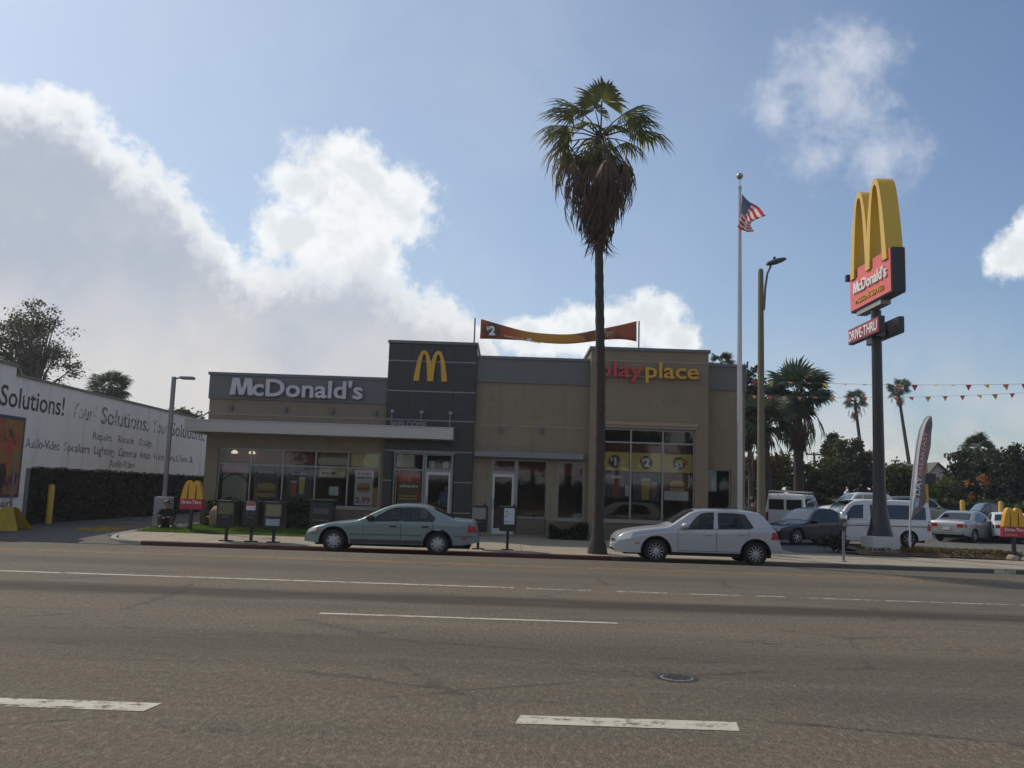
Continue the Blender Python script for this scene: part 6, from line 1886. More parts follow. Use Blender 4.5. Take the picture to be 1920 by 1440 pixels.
# white cargo van with ladder rack, tail to the camera
def place_rear(px, Y, rz, L):
    """root so that the tail end's centre is seen at px"""
    c = P(px, 960, Y)
    return (c.x - math.cos(rz) * L, Y - math.sin(rz) * L)
rz = R(180 + 62); l_ = 4.8
lx, ly = place_rear(1472, 41.0, rz, l_)
cv = generic('van', 'cargo_van', 'white cargo van with roof rack parked tail first in the lot', (lx, ly, 0), rz, PT_W, L=l_, W=1.95, H=1.98)
for y0, y1 in ((-0.74, -0.06), (0.06, 0.74)):
    cv.end_panel('back_window', True, y0, y1, 1.24, 1.72, M_CARG, 0.012, x=cv.L - 0.025)
for k in range(4):
    x = 1.9 + k * 0.85
    b = MB(); b.tube([(x, -0.8, 1.97), (x, -0.8, 2.10), (x, 0.8, 2.10), (x, 0.8, 1.97)], 0.02, 6); b.build('rack_bar', M_CANOPY, cv.root)
b = MB()
for y in (-0.55, -0.2): b.box(1.7, 4.7, y, y + 0.04, 2.12, 2.16)
for k in range(10): b.box(1.8 + k * 0.3, 1.83 + k * 0.3, -0.55, -0.16, 2.125, 2.155)
b.build('ladder', M_STRIPE, cv.root)
# white estate behind the van
x0, x1 = place(1552, 1668, 50)
generic('suv', 'parked_wagon', 'white sport utility wagon showing above the passenger van roof', (x0, 51, 0.5), R(6), PT_W, L=x1 - x0 + 0.6, W=1.85, H=1.78, glassm=M_CARG2)
# silver sedan, rear three quarter view
rz = R(180 + 40); l_ = 4.6
lx, ly = place_rear(1774, 41.5, rz, l_)
generic('sedan', 'parked_car', 'silver sedan seen from its tail between passenger van and white sedan', (lx, ly, 0.0), rz, PT_S, L=l_)
rz = R(180 + 68)
lx, ly = place_rear(1900, 41.5, rz, 4.5)
generic('sedan', 'parked_car', 'white sedan tail behind the little red arches sign', (lx, ly, 0.0), rz, PT_W, L=4.5)
rz = R(28)
q = P(1722, 940, 52)
generic('suv', 'parked_wagon', 'warm grey crossover parked behind the feather flag', (q.x - 1.2, 52, 0.52), R(168 + 0), PT_GR, L=4.5, H=1.68).root.location = (P(1806, 950, 53).x, 53, 0.5)
q = P(1806, 960, 52)
generic('sedan', 'parked_car', 'dark blue saloon in the back row beneath the trees', (q.x, 52.8, 0.5), R(-8), PT_B, L=(P(1895, 960, 52).x - q.x) + 0.2, glassm=M_CARG2)

# ================================================================== people
def skin_person(name, label, joints, edges, loc, rz, clothes, skin_c=(0.32, 0.19, 0.13), hair_c=(0.015, 0.012, 0.010), head=None, root='hip', legs=None):
    """joints: {name: (x, y, z, r)}; body is one skinned surface, clothes are offset shells over the same chains"""
    t = thing(name, label, 'person', loc, rz, world_parts=False)
    def build(part, keys, grow, m_, rootk):
        ks = [k for k in joints if k in keys]
        me = bpy.data.meshes.new(part)
        idx = {k: i for i, k in enumerate(ks)}
        ed = [(idx[a], idx[c]) for a, c in edges if a in idx and c in idx]
        me.from_pydata([joints[k][:3] for k in ks], ed, [])
        me.materials.append(m_)
        o = link(part, me, t)
        sk = o.modifiers.new('skin', 'SKIN'); sk.use_smooth_shade = True
        for i, k in enumerate(ks):
            r_ = joints[k][3] * grow + (0.008 if grow > 1 else 0)
            me.skin_vertices[0].data[i].radius = (r_, r_ * (0.72 if k in ('chest', 'waist', 'hip') else 1.0))
            me.skin_vertices[0].data[i].use_root = (k == rootk)
        ss = o.modifiers.new('sub', 'SUBSURF'); ss.levels = 2; ss.render_levels = 2
        return o
    build('body', set(joints), 1.0, mat('skin_%.2f' % skin_c[0], skin_c, 0.55), root)
    for part, keys, c, rk in clothes:
        build(part, set(keys), 1.3, mat('cloth_%s_%.3f_%.3f' % (part, c[0], c[2]), c, 0.9, var=0.15), rk)
    hx, hy, hz, hr = joints['head']
    bm = bmesh.new(); bmesh.ops.create_uvsphere(bm, u_segments=16, v_segments=12, radius=1)
    for v_ in bm.verts:
        v_.co = Vector((hx + v_.co.x * hr * 1.13, hy + 0.02 + v_.co.y * hr * 1.18, hz + 0.035 + v_.co.z * hr * 1.12))
    bmesh.ops.delete(bm, geom=[v_ for v_ in bm.verts if v_.co.y < hy - hr * 0.55 and v_.co.z < hz + hr * 0.55 or v_.co.z < hz - hr * 0.8], context='VERTS')
    MB().bm(bm).build('hair', mat('hair_%.3f' % hair_c[0], hair_c, 0.6), t, smooth=True)
    for sx in (-0.035, 0.035):
        f = MB(); f.lathe([(0.001, -0.012), (0.012, 0), (0.001, 0.012)], 8, (hx + sx, hy - hr * 0.88, hz + 0.01), 'Y')
        f.build('eye', mat('eye_dark', (0.02, 0.015, 0.012), 0.3), t)
    f = MB(); f.prism([(hx - 0.014, hy - hr * 0.9, hz - 0.03), (hx + 0.014, hy - hr * 0.9, hz - 0.03), (hx, hy - hr * 0.93, hz + 0.015)], (0, -0.03, -0.006)); f.build('nose', MATS['skin_%.2f' % skin_c[0]], t)
    return t

STAND = {'hip': (0, 0, 0.93, .135), 'waist': (0, 0, 1.08, .125), 'chest': (0, 0, 1.30, .15), 'neck': (0, 0, 1.47, .055), 'jaw': (0, -0.02, 1.54, .072), 'head': (0, -0.01, 1.63, .092), 'crown': (0, 0.0, 1.70, .07),
         'shL': (-.18, 0, 1.39, .062), 'elL': (-.24, .03, 1.12, .047), 'wrL': (-.24, -.06, .90, .032), 'haL': (-.24, -.08, .82, .036), 'fiL': (-.235, -.10, .75, .02),
         'shR': (.18, 0, 1.39, .062), 'elR': (.24, .03, 1.12, .047), 'wrR': (.24, -.06, .90, .032), 'haR': (.24, -.08, .82, .036), 'fiR': (.235, -.10, .75, .02),
         'thL': (-.09, 0, .86, .092), 'knL': (-.10, -.03, .49, .062), 'anL': (-.10, .02, .10, .042), 'toL': (-.11, -.13, .035, .036),
         'thR': (.09, 0, .86, .092), 'knR': (.10, -.01, .49, .062), 'anR': (.10, .06, .10, .042), 'toR': (.11, -.09, .035, .036)}
EDG = [('hip', 'waist'), ('waist', 'chest'), ('chest', 'neck'), ('neck', 'jaw'), ('jaw', 'head'), ('head', 'crown'), ('chest', 'shL'), ('shL', 'elL'), ('elL', 'wrL'), ('wrL', 'haL'), ('haL', 'fiL'), ('chest', 'shR'), ('shR', 'elR'), ('elR', 'wrR'), ('wrR', 'haR'), ('haR', 'fiR'),
       ('hip', 'thL'), ('thL', 'knL'), ('knL', 'anL'), ('anL', 'toL'), ('hip', 'thR'), ('thR', 'knR'), ('knR', 'anR'), ('anR', 'toR')]
SHIRT = ['hip', 'waist', 'chest', 'neck', 'shL', 'elL', 'shR', 'elR']
SHIRTL = SHIRT + ['wrL', 'wrR']
PANTS = ['hip', 'thL', 'knL', 'anL', 'thR', 'knR', 'anR']
q = P(1412, 950, 27.4)
skin_person('person', 'dark haired person in black top walking behind the silver hatchback', STAND, EDG, (q.x, 27.4, -0.02), R(110), [('shirt', SHIRTL, (0.015, 0.015, 0.018), 'chest'), ('trousers', PANTS, (0.03, 0.032, 0.045), 'hip')])
q = P(836, 930, 33.0)
skin_person('person', 'person in blue shirt standing inside the tower door', STAND, EDG, (q.x, 33.0, 0.10), 0.0, [('shirt', SHIRT, (0.10, 0.2, 0.36), 'chest'), ('trousers', PANTS, (0.04, 0.04, 0.05), 'hip')], (0.42, 0.27, 0.2))
SIT = {'hip': (0, .10, 0.13, .14), 'waist': (0, .08, 0.28, .135), 'chest': (0, 0.0, 0.50, .155), 'neck': (0, -.05, 0.65, .055), 'jaw': (0, -0.10, 0.70, .07), 'head': (0, -0.10, 0.79, .092), 'crown': (0, -0.07, 0.86, .07),
       'shL': (-.18, -.02, 0.57, .065), 'elL': (-.27, -.16, 0.36, .05), 'wrL': (-.13, -.32, .34, .033), 'haL': (-.07, -.37, .34, .036), 'fiL': (-.02, -.40, .33, .02),
       'shR': (.18, -.02, 0.57, .065), 'elR': (.27, -.16, 0.36, .05), 'wrR': (.13, -.33, .36, .033), 'haR': (.07, -.38, .37, .036), 'fiR': (.02, -.41, .37, .02),
       'thL': (-.11, .02, .13, .098), 'knL': (-.20, -.34, .40, .066), 'anL': (-.16, -.52, .09, .045), 'toL': (-.18, -.67, .04, .038),
       'thR': (.11, .02, .13, .098), 'knR': (.22, -.32, .38, .066), 'anR': (.17, -.50, .09, .045), 'toR': (.20, -.65, .04, .038)}
skin_person('person', 'person in dark jacket sitting on the grass against the lamp footing', SIT, EDG, (-11.42, 29.65, 0.06), R(20), [('jacket', SHIRTL, (0.016, 0.015, 0.018), 'chest'), ('trousers', PANTS, (0.055, 0.035, 0.022), 'hip')], hair_c=(0.012, 0.015, 0.04))
bg_ = thing('bag', 'small pale bag lying on the grass beside the sitting person', 'bag', (-10.85, 29.5, 0.06))
bm = bmesh.new(); bmesh.ops.create_icosphere(bm, subdivisions=3, radius=1)
for v_ in bm.verts: v_.co = Vector((-10.85 + v_.co.x * 0.22, 29.5 + v_.co.y * 0.15, 0.13 + max(-0.07, v_.co.z * 0.10) + 0.02 * math.sin(v_.co.x * 7)))
MB().bm(bm).build('sack', mat('bag_cloth', (0.4, 0.36, 0.31), 0.85, var=0.2), bg_, smooth=True)
b = MB(); b.tube([(-10.98, 29.45, 0.2), (-10.93, 29.42, 0.29), (-10.80, 29.42, 0.29), (-10.74, 29.45, 0.2)], 0.012, 6); b.build('strap', M_CARB, bg_)

# ================================================================== vegetation
M_BARK = mat('bark', (0.09, 0.068, 0.05), 0.95, var=0.3, vscale=6, bump=0.6, bscale=18)
M_PALMT = mat('palm_trunk', (0.05, 0.038, 0.032), 0.95, var=0.35, vscale=9, bump=0.8, bscale=14)
LF_PALM = leafmat('palm_green', (0.085, 0.105, 0.024), 0.4, 0.58, (0.18, 0.18, 0.04))
LF_YELL = leafmat('palm_yellowing', (0.21, 0.13, 0.035), 0.3, 0.5, (0.15, 0.15, 0.03))
LF_DEAD = leafmat('palm_dead', (0.075, 0.045, 0.028), 0.4, 0.2, (0.15, 0.09, 0.05))
LF_DPALM = leafmat('palm_dark', (0.035, 0.055, 0.022), 0.35, 0.25)


def frond_mesh(name, m_, petiole=0.95, fan=0.95, spread=105, droop=0.35, nseg=24, jitter=0.1, seed=0):
    """palmate leaf along +X: stalk, pleated fan, split hanging tips"""
    rg = random.Random(seed)
    b = MB()
    b.tube([(0, 0, 0), (petiole * 0.5, 0, 0.05), (petiole, 0, 0.0)], [0.028, 0.02, 0.014], 5)
    hub = Vector((petiole, 0, 0))
    for k in range(nseg):
        a = R(-spread + 2 * spread * (k + 0.5) / nseg)
        da = R(spread / nseg) * 1.02
        ln = fan * (0.80 + 0.20 * math.cos(a)) * rg.uniform(1 - jitter, 1 + jitter * 0.5)
        fold = 0.20 * fan * abs(math.sin(a))
        def pt(r_, aa, dz=0.0):
            # fan dished, outer part sagging
            z = -fold * (r_ / fan) ** 1.2 - droop * fan * (r_ / fan) ** 2.2 + dz
            return hub + Vector((math.cos(aa) * r_ * (1 - 0.15 * droop), math.sin(aa) * r_, z))
        split = rg.uniform(0.55, 0.8)
        pl = 0.018
        m0, m1, m2 = ln * 0.06, ln * split, ln * 0.82
        tip = pt(ln, a + rg.uniform(-0.06, 0.06)) + Vector((0, 0, -rg.uniform(0.02, 0.22) * fan * (0.4 + droop)))
        L0, C0, R0 = pt(m0, a - da), pt(m0, a, pl * .3), pt(m0, a + da)
        L1, C1, R1 = pt(m1, a - da * 0.98), pt(m1, a, pl), pt(m1, a + da * 0.98)
        w2 = da * 0.48
        sag = Vector((0, 0, -rg.uniform(0, 0.08) * fan))
        L2, C2, R2 = pt(m2, a - w2) + sag, pt(m2, a, pl) + sag, pt(m2, a + w2) + sag
        i = len(b.v)
        b.v += [tuple(q_) for q_ in (L0, C0, R0, L1, C1, R1, L2, C2, R2, tip)]
        for f_ in ((0, 1, 4, 3), (1, 2, 5, 4), (3, 4, 7, 6), (4, 5, 8, 7), (6, 7, 9), (7, 8, 9)):
            b.face([i + q_ for q_ in f_])
    return b.mesh(name, m_, True, angle=60)


FROND = [frond_mesh('frond', LF_PALM, 1.0, 0.98, 115, 0.5, 30, 0.22, seed=s_) for s_ in (1, 2, 3, 21)]
FROND_Y = [frond_mesh('frond', LF_YELL, 1.0, 0.98, 112, 0.7, 26, seed=s_, jitter=0.3) for s_ in (4, 5)]
FROND_D = [frond_mesh('dead_frond', LF_DEAD, 0.9, 1.1, 24, 0.30, 12, 0.55, seed=s_) for s_ in (6, 7, 8, 22, 23)]
FROND_K = [frond_mesh('frond', LF_DPALM, 0.8, 1.0, 105, 0.42, 18, seed=s_) for s_ in (9, 10)]


def orient(o, d, nrm, scale):
    d = Vector(d).normalized(); nrm = Vector(nrm)
    y = nrm.cross(d)
    if y.length < 1e-3: y = Vector((0, 1, 0)).cross(d)
    y.normalize(); z = d.cross(y).normalized()
    o.rotation_mode = 'QUATERNION'
    o.rotation_quaternion = Matrix((d, y, z)).transposed().to_quaternion()
    o.scale = (scale,) * 3


def palm(label, base, top, r0, r1, size, specs, n_live, n_dead, live_me, dead_me, skirt_len, skirt_r, flare=1.6, name='palm_tree', seed=3, group=None):
    rg = random.Random(seed)
    base, top = Vector(base), Vector(top)
    t = thing(name, label, 'palm tree', tuple(base), group=group)
    h = (top - base).length
    b = MB()
    pts, rad = [], []
    N_ = max(12, int(h / 0.22))
    for k in range(N_ + 1):
        u = k / N_
        p_ = base.lerp(top, u) + Vector((0.05 * math.sin(u * 5), 0, 0)) * (h / 12)
        rr = r1 + (r0 - r1) * (1 - u) + r0 * (flare - 1) * max(0, 1 - u * h / 0.9) ** 2
        pts.append(p_); rad.append(rr * (1 + 0.05 * ((k % 2) * 2 - 1)))
    b.tube(pts, rad, 12); b.build('trunk', M_PALMT, t, smooth=True)
    off = OFF[t.name]
    for az_, el_, roll, sc_, kind, out in specs:                     # fronds set one by one
        d = Vector((math.cos(R(az_)) * math.cos(R(el_)), math.sin(R(az_)) * math.cos(R(el_)), math.sin(R(el_))))
        me = {'g': live_me, 'y': FROND_Y, 'd': dead_me}[kind]
        o = link('frond', rg.choice(me), t)
        up_ = Vector((math.sin(R(roll)), -0.75, math.cos(R(roll)) + 0.5))
        orient(o, d, up_, size * sc_)
        o.location = top - off + d * 0.06 + Vector((0, 0, out))
    for k in range(n_live):
        az_ = k * 137.5 + rg.uniform(-15, 15); el_ = rg.choice((rg.uniform(-25, 15), rg.uniform(10, 50), rg.uniform(45, 80)))
        d = Vector((math.cos(R(az_)) * math.cos(R(el_)), math.sin(R(az_)) * math.cos(R(el_)), math.sin(R(el_))))
        o = link('frond', rg.choice(live_me), t)
        orient(o, d, (rg.uniform(-.5, .5), rg.uniform(-.8, .2), 1), size * rg.uniform(0.85, 1.08))
        o.location = top - off + d * 0.05
    for k in range(n_dead):
        u = (k + 0.5) / n_dead
        az_ = k * 137.5 + rg.uniform(-20, 20)
        el_ = -54 - 33 * min(1, u * 1.25) + rg.uniform(-5, 5)
        d = Vector((math.cos(R(az_)) * math.cos(R(el_)), math.sin(R(az_)) * math.cos(R(el_)), math.sin(R(el_))))
        o = link('dead_frond', rg.choice(dead_me), t)
        orient(o, d, (math.cos(R(az_)), math.sin(R(az_)), 0.35), size * rg.uniform(0.8, 1.1))
        rr = skirt_r * rg.uniform(0.1, 0.46) * (1 - 0.55 * u)
        o.location = top - off + Vector((math.cos(R(az_)) * rr, math.sin(R(az_)) * rr, -0.15 - (skirt_len - size * 1.75) * u * rg.uniform(0.85, 1.0)))
    return t


# main street palm: azimuth measured from +X (screen right), elevation, roll, scale, kind, height shift
S_MAIN = [(60, 87, 0, 1.08, 'g', 0.05), (265, 79, 0, 1.0, 'g', 0.0), (120, 72, 6, 0.95, 'g', 0.0),
          (178, 52, 25, 1.02, 'g', 0.0), (196, 30, 20, 1.0, 'g', 0.0), (170, 20, 15, 1.06, 'g', 0.0), (185, 6, 10, 0.98, 'g', -0.05),
          (186, -8, 10, 1.0, 'y', -0.1), (172, -20, 5, 1.02, 'y', -0.12), (196, -34, 5, 0.9, 'y', -0.15),
          (2, 47, -25, 1.03, 'g', 0.0), (350, 32, -22, 0.92, 'g', 0.0), (4, 13, -18, 1.18, 'g', 0.0), (-14, 22, -20, 0.95, 'g', 0.0),
          (-4, -44, -10, 1.06, 'y', -0.1), (270, -30, 0, 0.7, 'g', -0.1), (255, -64, 0, 0.8, 'g', -0.1), (285, -68, 0, 0.8, 'g', -0.15), (90, 25, 0, 0.85, 'g', 0.0), (110, 45, 0, 0.95, 'g', 0.0), (60, 40, -5, 0.95, 'g', 0.0), (20, 2, -15, 0.85, 'g', -0.05), (200, -48, 5, 0.85, 'y', -0.2), (235, -42, 0, 0.8, 'g', -0.1), (262, -50, 0, 0.82, 'y', -0.2), (300, -46, 0, 0.8, 'g', -0.15), (330, -56, -5, 0.85, 'd', -0.2), (225, -58, 5, 0.9, 'd', -0.25), (160, -50, 5, 0.9, 'd', -0.25)]
tp = P(1126, 256, 25.6)
palm('tall street palm with a shaggy brown skirt in front of the restaurant', (2.62, 25.6, -0.06), (tp.x, 25.6, tp.z), 0.165, 0.11, 1.0, S_MAIN, 0, 96, FROND, FROND_D, 3.45, 1.55, 1.9)
# palm behind the vans
a = P(1497, 935, 50); tp = P(1496, 745, 50)
palm('stocky palm with full dark crown behind the cargo van', (a.x, 50, 0.4), (tp.x, 50, tp.z), 0.30, 0.27, 1.30, [], 46, 34, FROND_K, FROND_D, 2.9, 1.3, 1.1, seed=5)
a = P(1440, 940, 47); tp = P(1432, 800, 47)
palm('low dark palm behind the street light pole', (a.x, 47, 0.3), (tp.x, 47, tp.z), 0.3, 0.26, 1.15, [], 30, 18, FROND_K, FROND_D, 2.6, 1.2, 1.1, seed=8)
a = P(205, 960, 54); tp = P(207, 730, 54)
palm('small palm crown rising behind the white warehouse', (a.x, 54, 0.4), (tp.x, 54, tp.z), 0.25, 0.22, 0.80, [], 32, 6, FROND_K, FROND_D, 1.8, 0.8, 1.1, seed=9)
a = P(1627, 930, 110); tp = P(1604, 752, 110)
palm('slim leaning palm left of the black pylon pole', (a.x, 110, 0.4), (tp.x, 110, tp.z), 0.28, 0.17, 0.98, [], 26, 12, FROND_K, FROND_D, 2.3, 0.9, 1.2, seed=12)
a = P(1716, 930, 112); tp = P(1685, 730, 112)
palm('slim leaning palm right of the black pylon pole', (a.x, 112, 0.4), (tp.x, 112, tp.z), 0.28, 0.17, 0.98, [], 28, 10, FROND_K, FROND_D, 2.2, 0.9, 1.2, seed=13)
a = P(1833, 930, 72); tp = P(1833, 843, 72)
palm('palm head poking above the garden trees', (a.x, 72, 0.4), (tp.x, 72, tp.z), 0.3, 0.26, 0.85, [], 30, 6, FROND_K, FROND_D, 1.9, 0.8, 1.1, seed=14)
a = P(1350, 940, 60); tp = P(1352, 684, 60)
palm('palm tip just showing over the restaurant roof', (a.x, 60, 0.4), (tp.x, 60, tp.z), 0.25, 0.2, 0.62, [], 24, 4, FROND_K, FROND_D, 1.3, 0.6, 1.1, seed=15)


def tree(label, base, crowns, clumps, per, leaf, m_, clump_r=0.45, trunk_r=0.16, name='leafy_tree', limbs=9, seed=1, fork=0.35, cat='tree', shell=0.35, lean=(0, 0)):
    """crowns: list of (centre, (rx, ry, rz)); leaves gathered in clumps through the volume"""
    rg = np.random.default_rng(seed)
    base = Vector(base)
    t = thing(name, label, cat, tuple(base))
    cent = []
    vol = np.array([r_[0] * r_[1] * r_[2] for _, r_ in crowns]); vol = vol / vol.sum()
    for k in range(clumps):
        c, r_ = crowns[rg.choice(len(crowns), p=vol)]
        d = rg.normal(size=3); d /= np.linalg.norm(d)
        rad = (shell + (1 - shell) * rg.random() ** 0.6)
        cent.append(np.array(c) + d * np.array(r_) * rad)
    cent = np.array(cent)
    cr = clump_r * rg.uniform(0.55, 1.3, size=(clumps, 1))
    pts = (cent[:, None, :] + rg.normal(size=(clumps, per, 3)) * cr[:, None, :] * np.array([0.62, 0.62, 0.42])).reshape(-1, 3)
    me = leaf_mesh('crown', pts, leaf, m_, 0.2, tuple(OFF[t.name]))
    link('crown', me, t)
    b = MB()
    c0 = Vector(crowns[0][0]); zf = base.z + (c0.z - base.z) * (1 - fork)
    frk = Vector((base.x + (c0.x - base.x) * 0.6, base.y + (c0.y - base.y) * 0.6, zf))
    b.tube([base, base.lerp(frk, 0.5) + Vector((0.04, 0, 0)), frk], [trunk_r * 1.25, trunk_r, trunk_r * 0.8], 9)
    order = np.argsort(rg.random(clumps))[:limbs]
    for k in order:
        e = Vector(cent[k]); m1 = frk.lerp(e, 0.5) + Vector((0, 0, 0.12 * (e - frk).length * 0.5))
        b.tube([frk - Vector((0, 0, 0.1)), m1, e], [trunk_r * 0.55, trunk_r * 0.33, trunk_r * 0.1], 6)
    b.build('trunk', M_BARK, t, smooth=True)
    return t


LF_A = leafmat('leaf_mid', (0.05, 0.07, 0.022), 0.4, 0.35)
LF_B = leafmat('leaf_dark', (0.028, 0.042, 0.016), 0.4, 0.25)
LF_C = leafmat('leaf_bright', (0.075, 0.10, 0.025), 0.4, 0.4)
LF_BR = leafmat('leaf_brown', (0.10, 0.072, 0.035), 0.4, 0.3, (0.075, 0.085, 0.03))
LF_OL = leafmat('leaf_olive', (0.05, 0.055, 0.028), 0.35, 0.3)

def tpx(px, py, Y): return tuple(P(px, py, Y))
k = 1640 / 55
tree('open crowned leafy tree behind the white warehouse', (P(62, 950, 55).x, 55, 0.3), [(tpx(62, 632, 55), (2.6, 2.2, 1.9)), (tpx(25, 660, 55), (2.2, 2.0, 2.0)), (tpx(115, 680, 55), (1.9, 1.6, 1.4)), (tpx(70, 590, 55), (1.3, 1.2, 1.0))], 170, 60, 0.115, leafmat('leaf_dusty', (0.075, 0.078, 0.045), 0.35, 0.35), 0.42, 0.2, limbs=44, seed=2, fork=0.42, shell=0.2)
tree('small bush top behind the warehouse far end', (P(340, 950, 62).x, 62, 0.4), [(tpx(342, 782, 62), (1.1, 1.0, 0.55))], 26, 40, 0.2, LF_BR, 0.35, 0.1, seed=4)
# trees beyond the car park, left to right
tree('dark leafy tree beside the restaurant right corner', (P(1408, 950, 56).x, 56, 0.4), [(tpx(1402, 720, 56), (0.9, 0.9, 1.6)), (tpx(1398, 790, 56), (1.3, 1.1, 1.9))], 60, 60, 0.22, LF_B, 0.5, 0.16, limbs=14, seed=5, shell=0.2)
tree('green bush behind the cargo van', (P(1455, 945, 58).x, 58, 0.4), [(tpx(1460, 895, 58), (1.7, 1.4, 1.5)), (tpx(1415, 905, 58), (1.5, 1.3, 1.6))], 90, 80, 0.17, LF_C, 0.45, 0.12, name='garden_bush', seed=6, cat='bush')
tree('green bush right of the stocky palm', (P(1530, 945, 59).x, 59, 0.4), [(tpx(1528, 905, 59), (1.8, 1.4, 1.3)), (tpx(1555, 900, 59), (1.6, 1.3, 1.4))], 90, 80, 0.17, LF_A, 0.45, 0.12, name='garden_bush', seed=7, cat='bush')
tree('brownish loose tree left of the pylon pole', (P(1598, 945, 62).x, 62, 0.4), [(tpx(1590, 868, 62), (1.9, 1.6, 1.7)), (tpx(1620, 890, 62), (1.8, 1.5, 1.6)), (tpx(1560, 890, 62), (1.4, 1.2, 1.2))], 120, 70, 0.17, LF_BR, 0.42, 0.16, limbs=22, seed=8, shell=0.15)
tree('narrow dark conifer beside the brownish tree', (P(1562, 945, 63).x, 63, 0.4), [(tpx(1562, 858, 63), (0.75, 0.75, 1.3)), (tpx(1562, 833, 63), (0.4, 0.4, 0.8))], 60, 60, 0.16, LF_B, 0.28, 0.12, name='conifer', seed=9)
tree('round green tree behind the black pylon pole', (P(1682, 945, 60).x, 60, 0.4), [(tpx(1682, 902, 60), (1.35, 1.2, 1.2)), (tpx(1662, 920, 60), (1.3, 1.2, 1.0)), (tpx(1708, 915, 60), (1.2, 1.2, 1.0))], 110, 80, 0.16, LF_A, 0.4, 0.12, seed=10)
tree('light green bush below the house gable', (P(1768, 950, 61).x, 61, 0.4), [(tpx(1766, 918, 61), (0.95, 0.9, 0.85)), (tpx(1752, 930, 61), (0.9, 0.9, 0.7))], 60, 80, 0.15, LF_C, 0.35, 0.1, name='garden_bush', seed=11, cat='bush')
tree('tall dark tree right of the house gable', (P(1806, 950, 64).x, 64, 0.4), [(tpx(1808, 885, 64), (1.2, 1.2, 1.6)), (tpx(1800, 925, 64), (1.5, 1.3, 1.5))], 110, 80, 0.18, LF_B, 0.45, 0.16, seed=12)
tree('broad olive tree under the palm head', (P(1850, 950, 63).x, 63, 0.4), [(tpx(1850, 885, 63), (1.7, 1.5, 1.5)), (tpx(1845, 930, 63), (2.0, 1.5, 1.5))], 130, 80, 0.18, LF_OL, 0.45, 0.16, seed=13)
tree('dark spreading tree beside the right frame edge', (P(1905, 950, 61).x, 61, 0.4), [(tpx(1903, 900, 61), (1.7, 1.5, 1.8)), (tpx(1915, 860, 61), (1.1, 1.1, 1.1)), (tpx(1880, 935, 61), (1.5, 1.4, 1.3))], 130, 80, 0.18, LF_B, 0.45, 0.16, seed=14)
tree('dark tree past the right frame edge', (P(1990, 950, 60).x, 60, 0.4), [(tpx(1985, 890, 60), (2.2, 1.8, 2.4))], 110, 80, 0.2, LF_A, 0.5, 0.16, seed=15)
# orange flower heads in the right trees
cl_ = []
for px, py in ((1843, 893), (1846, 897), (1850, 905), (1838, 898), (1818, 935), (1821, 933), (1814, 906)):
    c_ = np.array(P(px, py, 60.6)); cl_.append(c_ + RNG.normal(size=(26, 3)) * 0.13)
tag(link('blossom', leaf_mesh('blossom', np.concatenate(cl_), 0.13, leafmat('blossom', (0.34, 0.15, 0.04), 0.2, 0.4))), 'clusters of orange blossom on the garden trees', 'flowers', kind='stuff')

# hedges
def hedge(label, x0, x1, y0, y1, z0, z1, nl, leaf, m_, name='hedge'):
    t = thing(name, label, 'hedge', ((x0 + x1) / 2, (y0 + y1) / 2, z0))
    pts = np.stack([RNG.uniform(x0, x1, nl), RNG.uniform(y0, y1, nl), z0 + (z1 - z0) * RNG.random(nl) ** 0.8], 1)
    bump_ = 0.12 * np.sin(pts[:, 0] * 2.3) + 0.08 * np.sin(pts[:, 0] * 5.1 + 1)
    pts[:, 2] += bump_ * (pts[:, 2] - z0) / (z1 - z0)
    link('foliage', leaf_mesh('foliage', pts, leaf, m_, 0.1, tuple(OFF[t.name])), t)
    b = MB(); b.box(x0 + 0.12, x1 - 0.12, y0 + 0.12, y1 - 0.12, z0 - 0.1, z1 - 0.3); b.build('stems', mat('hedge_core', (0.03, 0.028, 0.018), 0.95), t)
    return t
hedge('clipped hedge closing the back of the car park', P(1395, 950, 57).x, P(1990, 950, 57).x, 56.2, 57.2, 0.4, 2.0, 17000, 0.17, LF_A)
hedge('dark shrubs under the left restaurant windows', -10.6, -6.4, 30.95, 31.85, 0.07, 0.95, 9000, 0.09, LF_B, 'shrub_row')
hedge('low dark shrubs below the window next to the palm', 1.5, 2.85, 31.1, 31.6, 0.02, 0.55, 2600, 0.08, LF_B, 'shrub_row')
hedge('shrub bank at the far end of the driveway', -19, -8, 63, 64.5, 0.4, 2.4, 5000, 0.2, LF_B, 'hedge')

# small weedy plant by the parking meter
tree('scraggly dark plant beside the pylon footing', (10.9, 29.6, 0), [((10.9, 29.6, 0.32), (0.42, 0.35, 0.28))], 26, 36, 0.07, LF_OL, 0.14, 0.02, name='weed_clump', seed=21, cat='plant', limbs=8)

# grey gabled house behind the lot
hx0, hx1 = P(1728, 930, 76).x, P(1800, 930, 76).x
ho = thing('house', 'pale grey gabled house behind the garden trees', 'house', ((hx0 + hx1) / 2, 78, 0.4))
zE, zA = P(1735, 905, 76).z, P(1757, 869, 76).z
xm = P(1757, 869, 76).x
b = MB(); b.prism([(hx0, 76, 0.4), (hx1, 76, 0.4), (hx1, 76, zE), (xm, 76, zA - 0.1), (hx0, 76, zE)], (0, 9, 0)); b.build('wall', mat('house_stucco', (0.42, 0.40, 0.37), 0.9), ho)
M_SH = mat('roof_shingle', (0.11, 0.105, 0.10), 0.9, var=0.25, vscale=5)
for sg_, xe in ((-1, hx0 - 0.25), (1, hx1 + 0.25)):
    b = MB(); b.prism([(xm, 75.75, zA), (xe, 75.75, zE - 0.15), (xe, 75.75, zE - 0.03), (xm, 75.75, zA + 0.12)], (0, 9.5, 0)); b.build('roof', M_SH, ho)
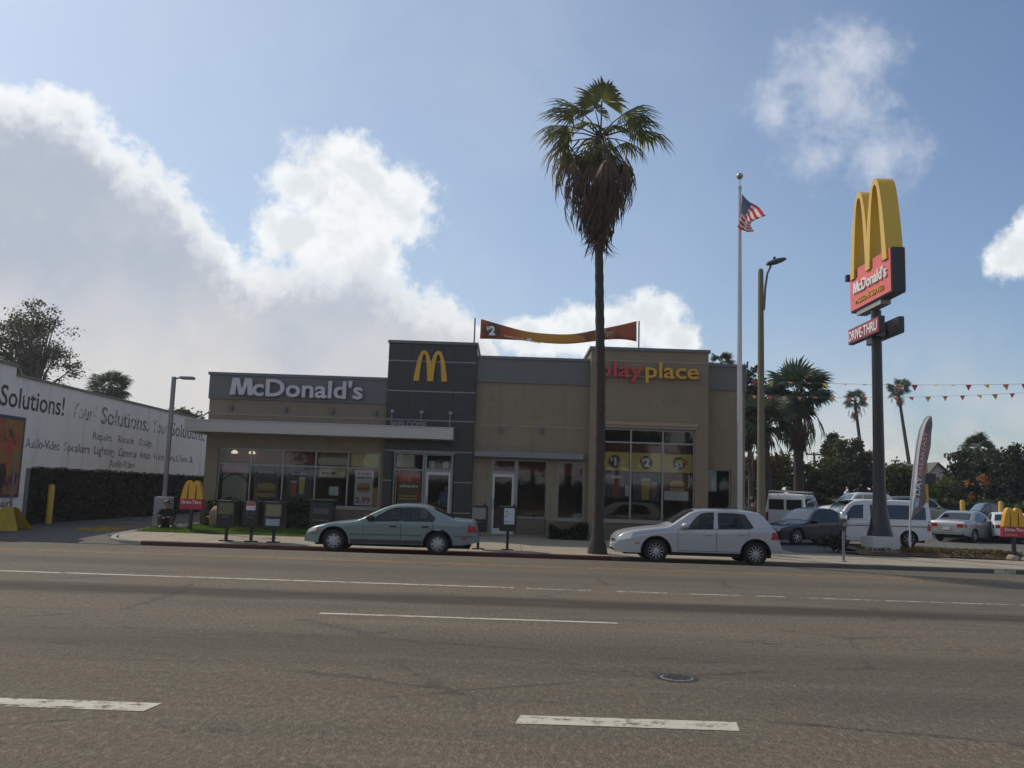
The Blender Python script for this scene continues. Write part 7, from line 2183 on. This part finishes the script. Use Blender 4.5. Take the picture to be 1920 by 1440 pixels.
MB().box(xm - 0.5, xm + 0.5, 75.93, 75.99, 2.6, 3.6).build('window', M_CARG2, ho)

# utility pole
ux = P(1527, 900, 95)
up_ = thing('utility_pole', 'dark wooden utility pole with crossarm beyond the bushes', 'utility pole', (ux.x, 95, 0.4))
zt_ = P(1527, 848, 95).z
b = MB(); b.tube([(ux.x, 95, 0.4), (ux.x, 95, zt_)], [0.18, 0.13], 9); b.build('pole', M_BARK, up_, smooth=True)
MB().box(ux.x - 0.95, ux.x + 0.95, 94.85, 94.97, zt_ - 0.32, zt_ - 0.16).build('crossarm', M_BARK, up_)
for dx in (-0.8, -0.3, 0.3, 0.8):
    b = MB(); b.lathe([(0.05, 0), (0.06, 0.1), (0.03, 0.2), (0.001, 0.21)], 8, (ux.x + dx, 94.91, zt_ - 0.16)); b.build('insulator', M_CAP, up_)

hedge('dark ivy clad strip along the foot of the white warehouse', -16.48, -16.16, 29.95, 61.5, 0.02, 1.84, 26000, 0.12, leafmat('ivy_dark', (0.02, 0.021, 0.012), 0.4, 0.15), 'ivy_strip')
hedge('unseen hedge added along the near pavement to darken the window reflections', -34, 34, -13.6, -12.9, 0.12, 2.6, 9000, 0.3, LF_A)  # out of view, added to keep the shop window reflections dark
# the near side of the street, which the shop windows mirror
b = MB(); b.grid([[(x, -9.02, -0.03), (x, -9.0, 0.12), (x, -13.5, 0.14)] for x in (-70, 0, 70)])
tag(b.build('near_pavement', M_CONC), 'concrete pavement on the near side of the street', kind='structure')
for i, (x, h_, r_, s_) in enumerate(((-15, 5.2, 3.0, 31), (-7.5, 6.0, 3.3, 32), (1.5, 5.6, 3.1, 33), (9.5, 6.2, 3.4, 34), (18, 5.4, 3.0, 35))):
    tree(('ficus street tree far left across the street', 'large ficus street tree across the street', 'ficus street tree directly across from the palm', 'tallest ficus street tree across from the hatchback', 'ficus street tree far right across the street')[i], (x, -12.0, 0.12), [((x, -12.0, h_), (r_, 2.6, 2.2))], 70, 60, 0.32, LF_A, 0.8, 0.22, seed=s_, limbs=10)

# ================================================================== thin haze added to stand in for lens glare
m_ = bpy.data.materials.new('added_haze'); m_.use_nodes = True
t = m_.node_tree; t.nodes.clear()
pv = t.nodes.new('ShaderNodeVolumePrincipled'); out = t.nodes.new('ShaderNodeOutputMaterial')
pv.inputs['Color'].default_value = (0.93, 0.95, 1.0, 1)
pv.inputs['Density'].default_value = 0.0006
pv.inputs['Anisotropy'].default_value = 0.55
t.links.new(pv.outputs[0], out.inputs['Volume'])
hz = MB().box(-760, 760, -760, 760, -1.6, 21.5).build('haze', m_)
tag(hz, 'thin pale haze added over the street in place of lens glare', 'haze', kind='stuff')
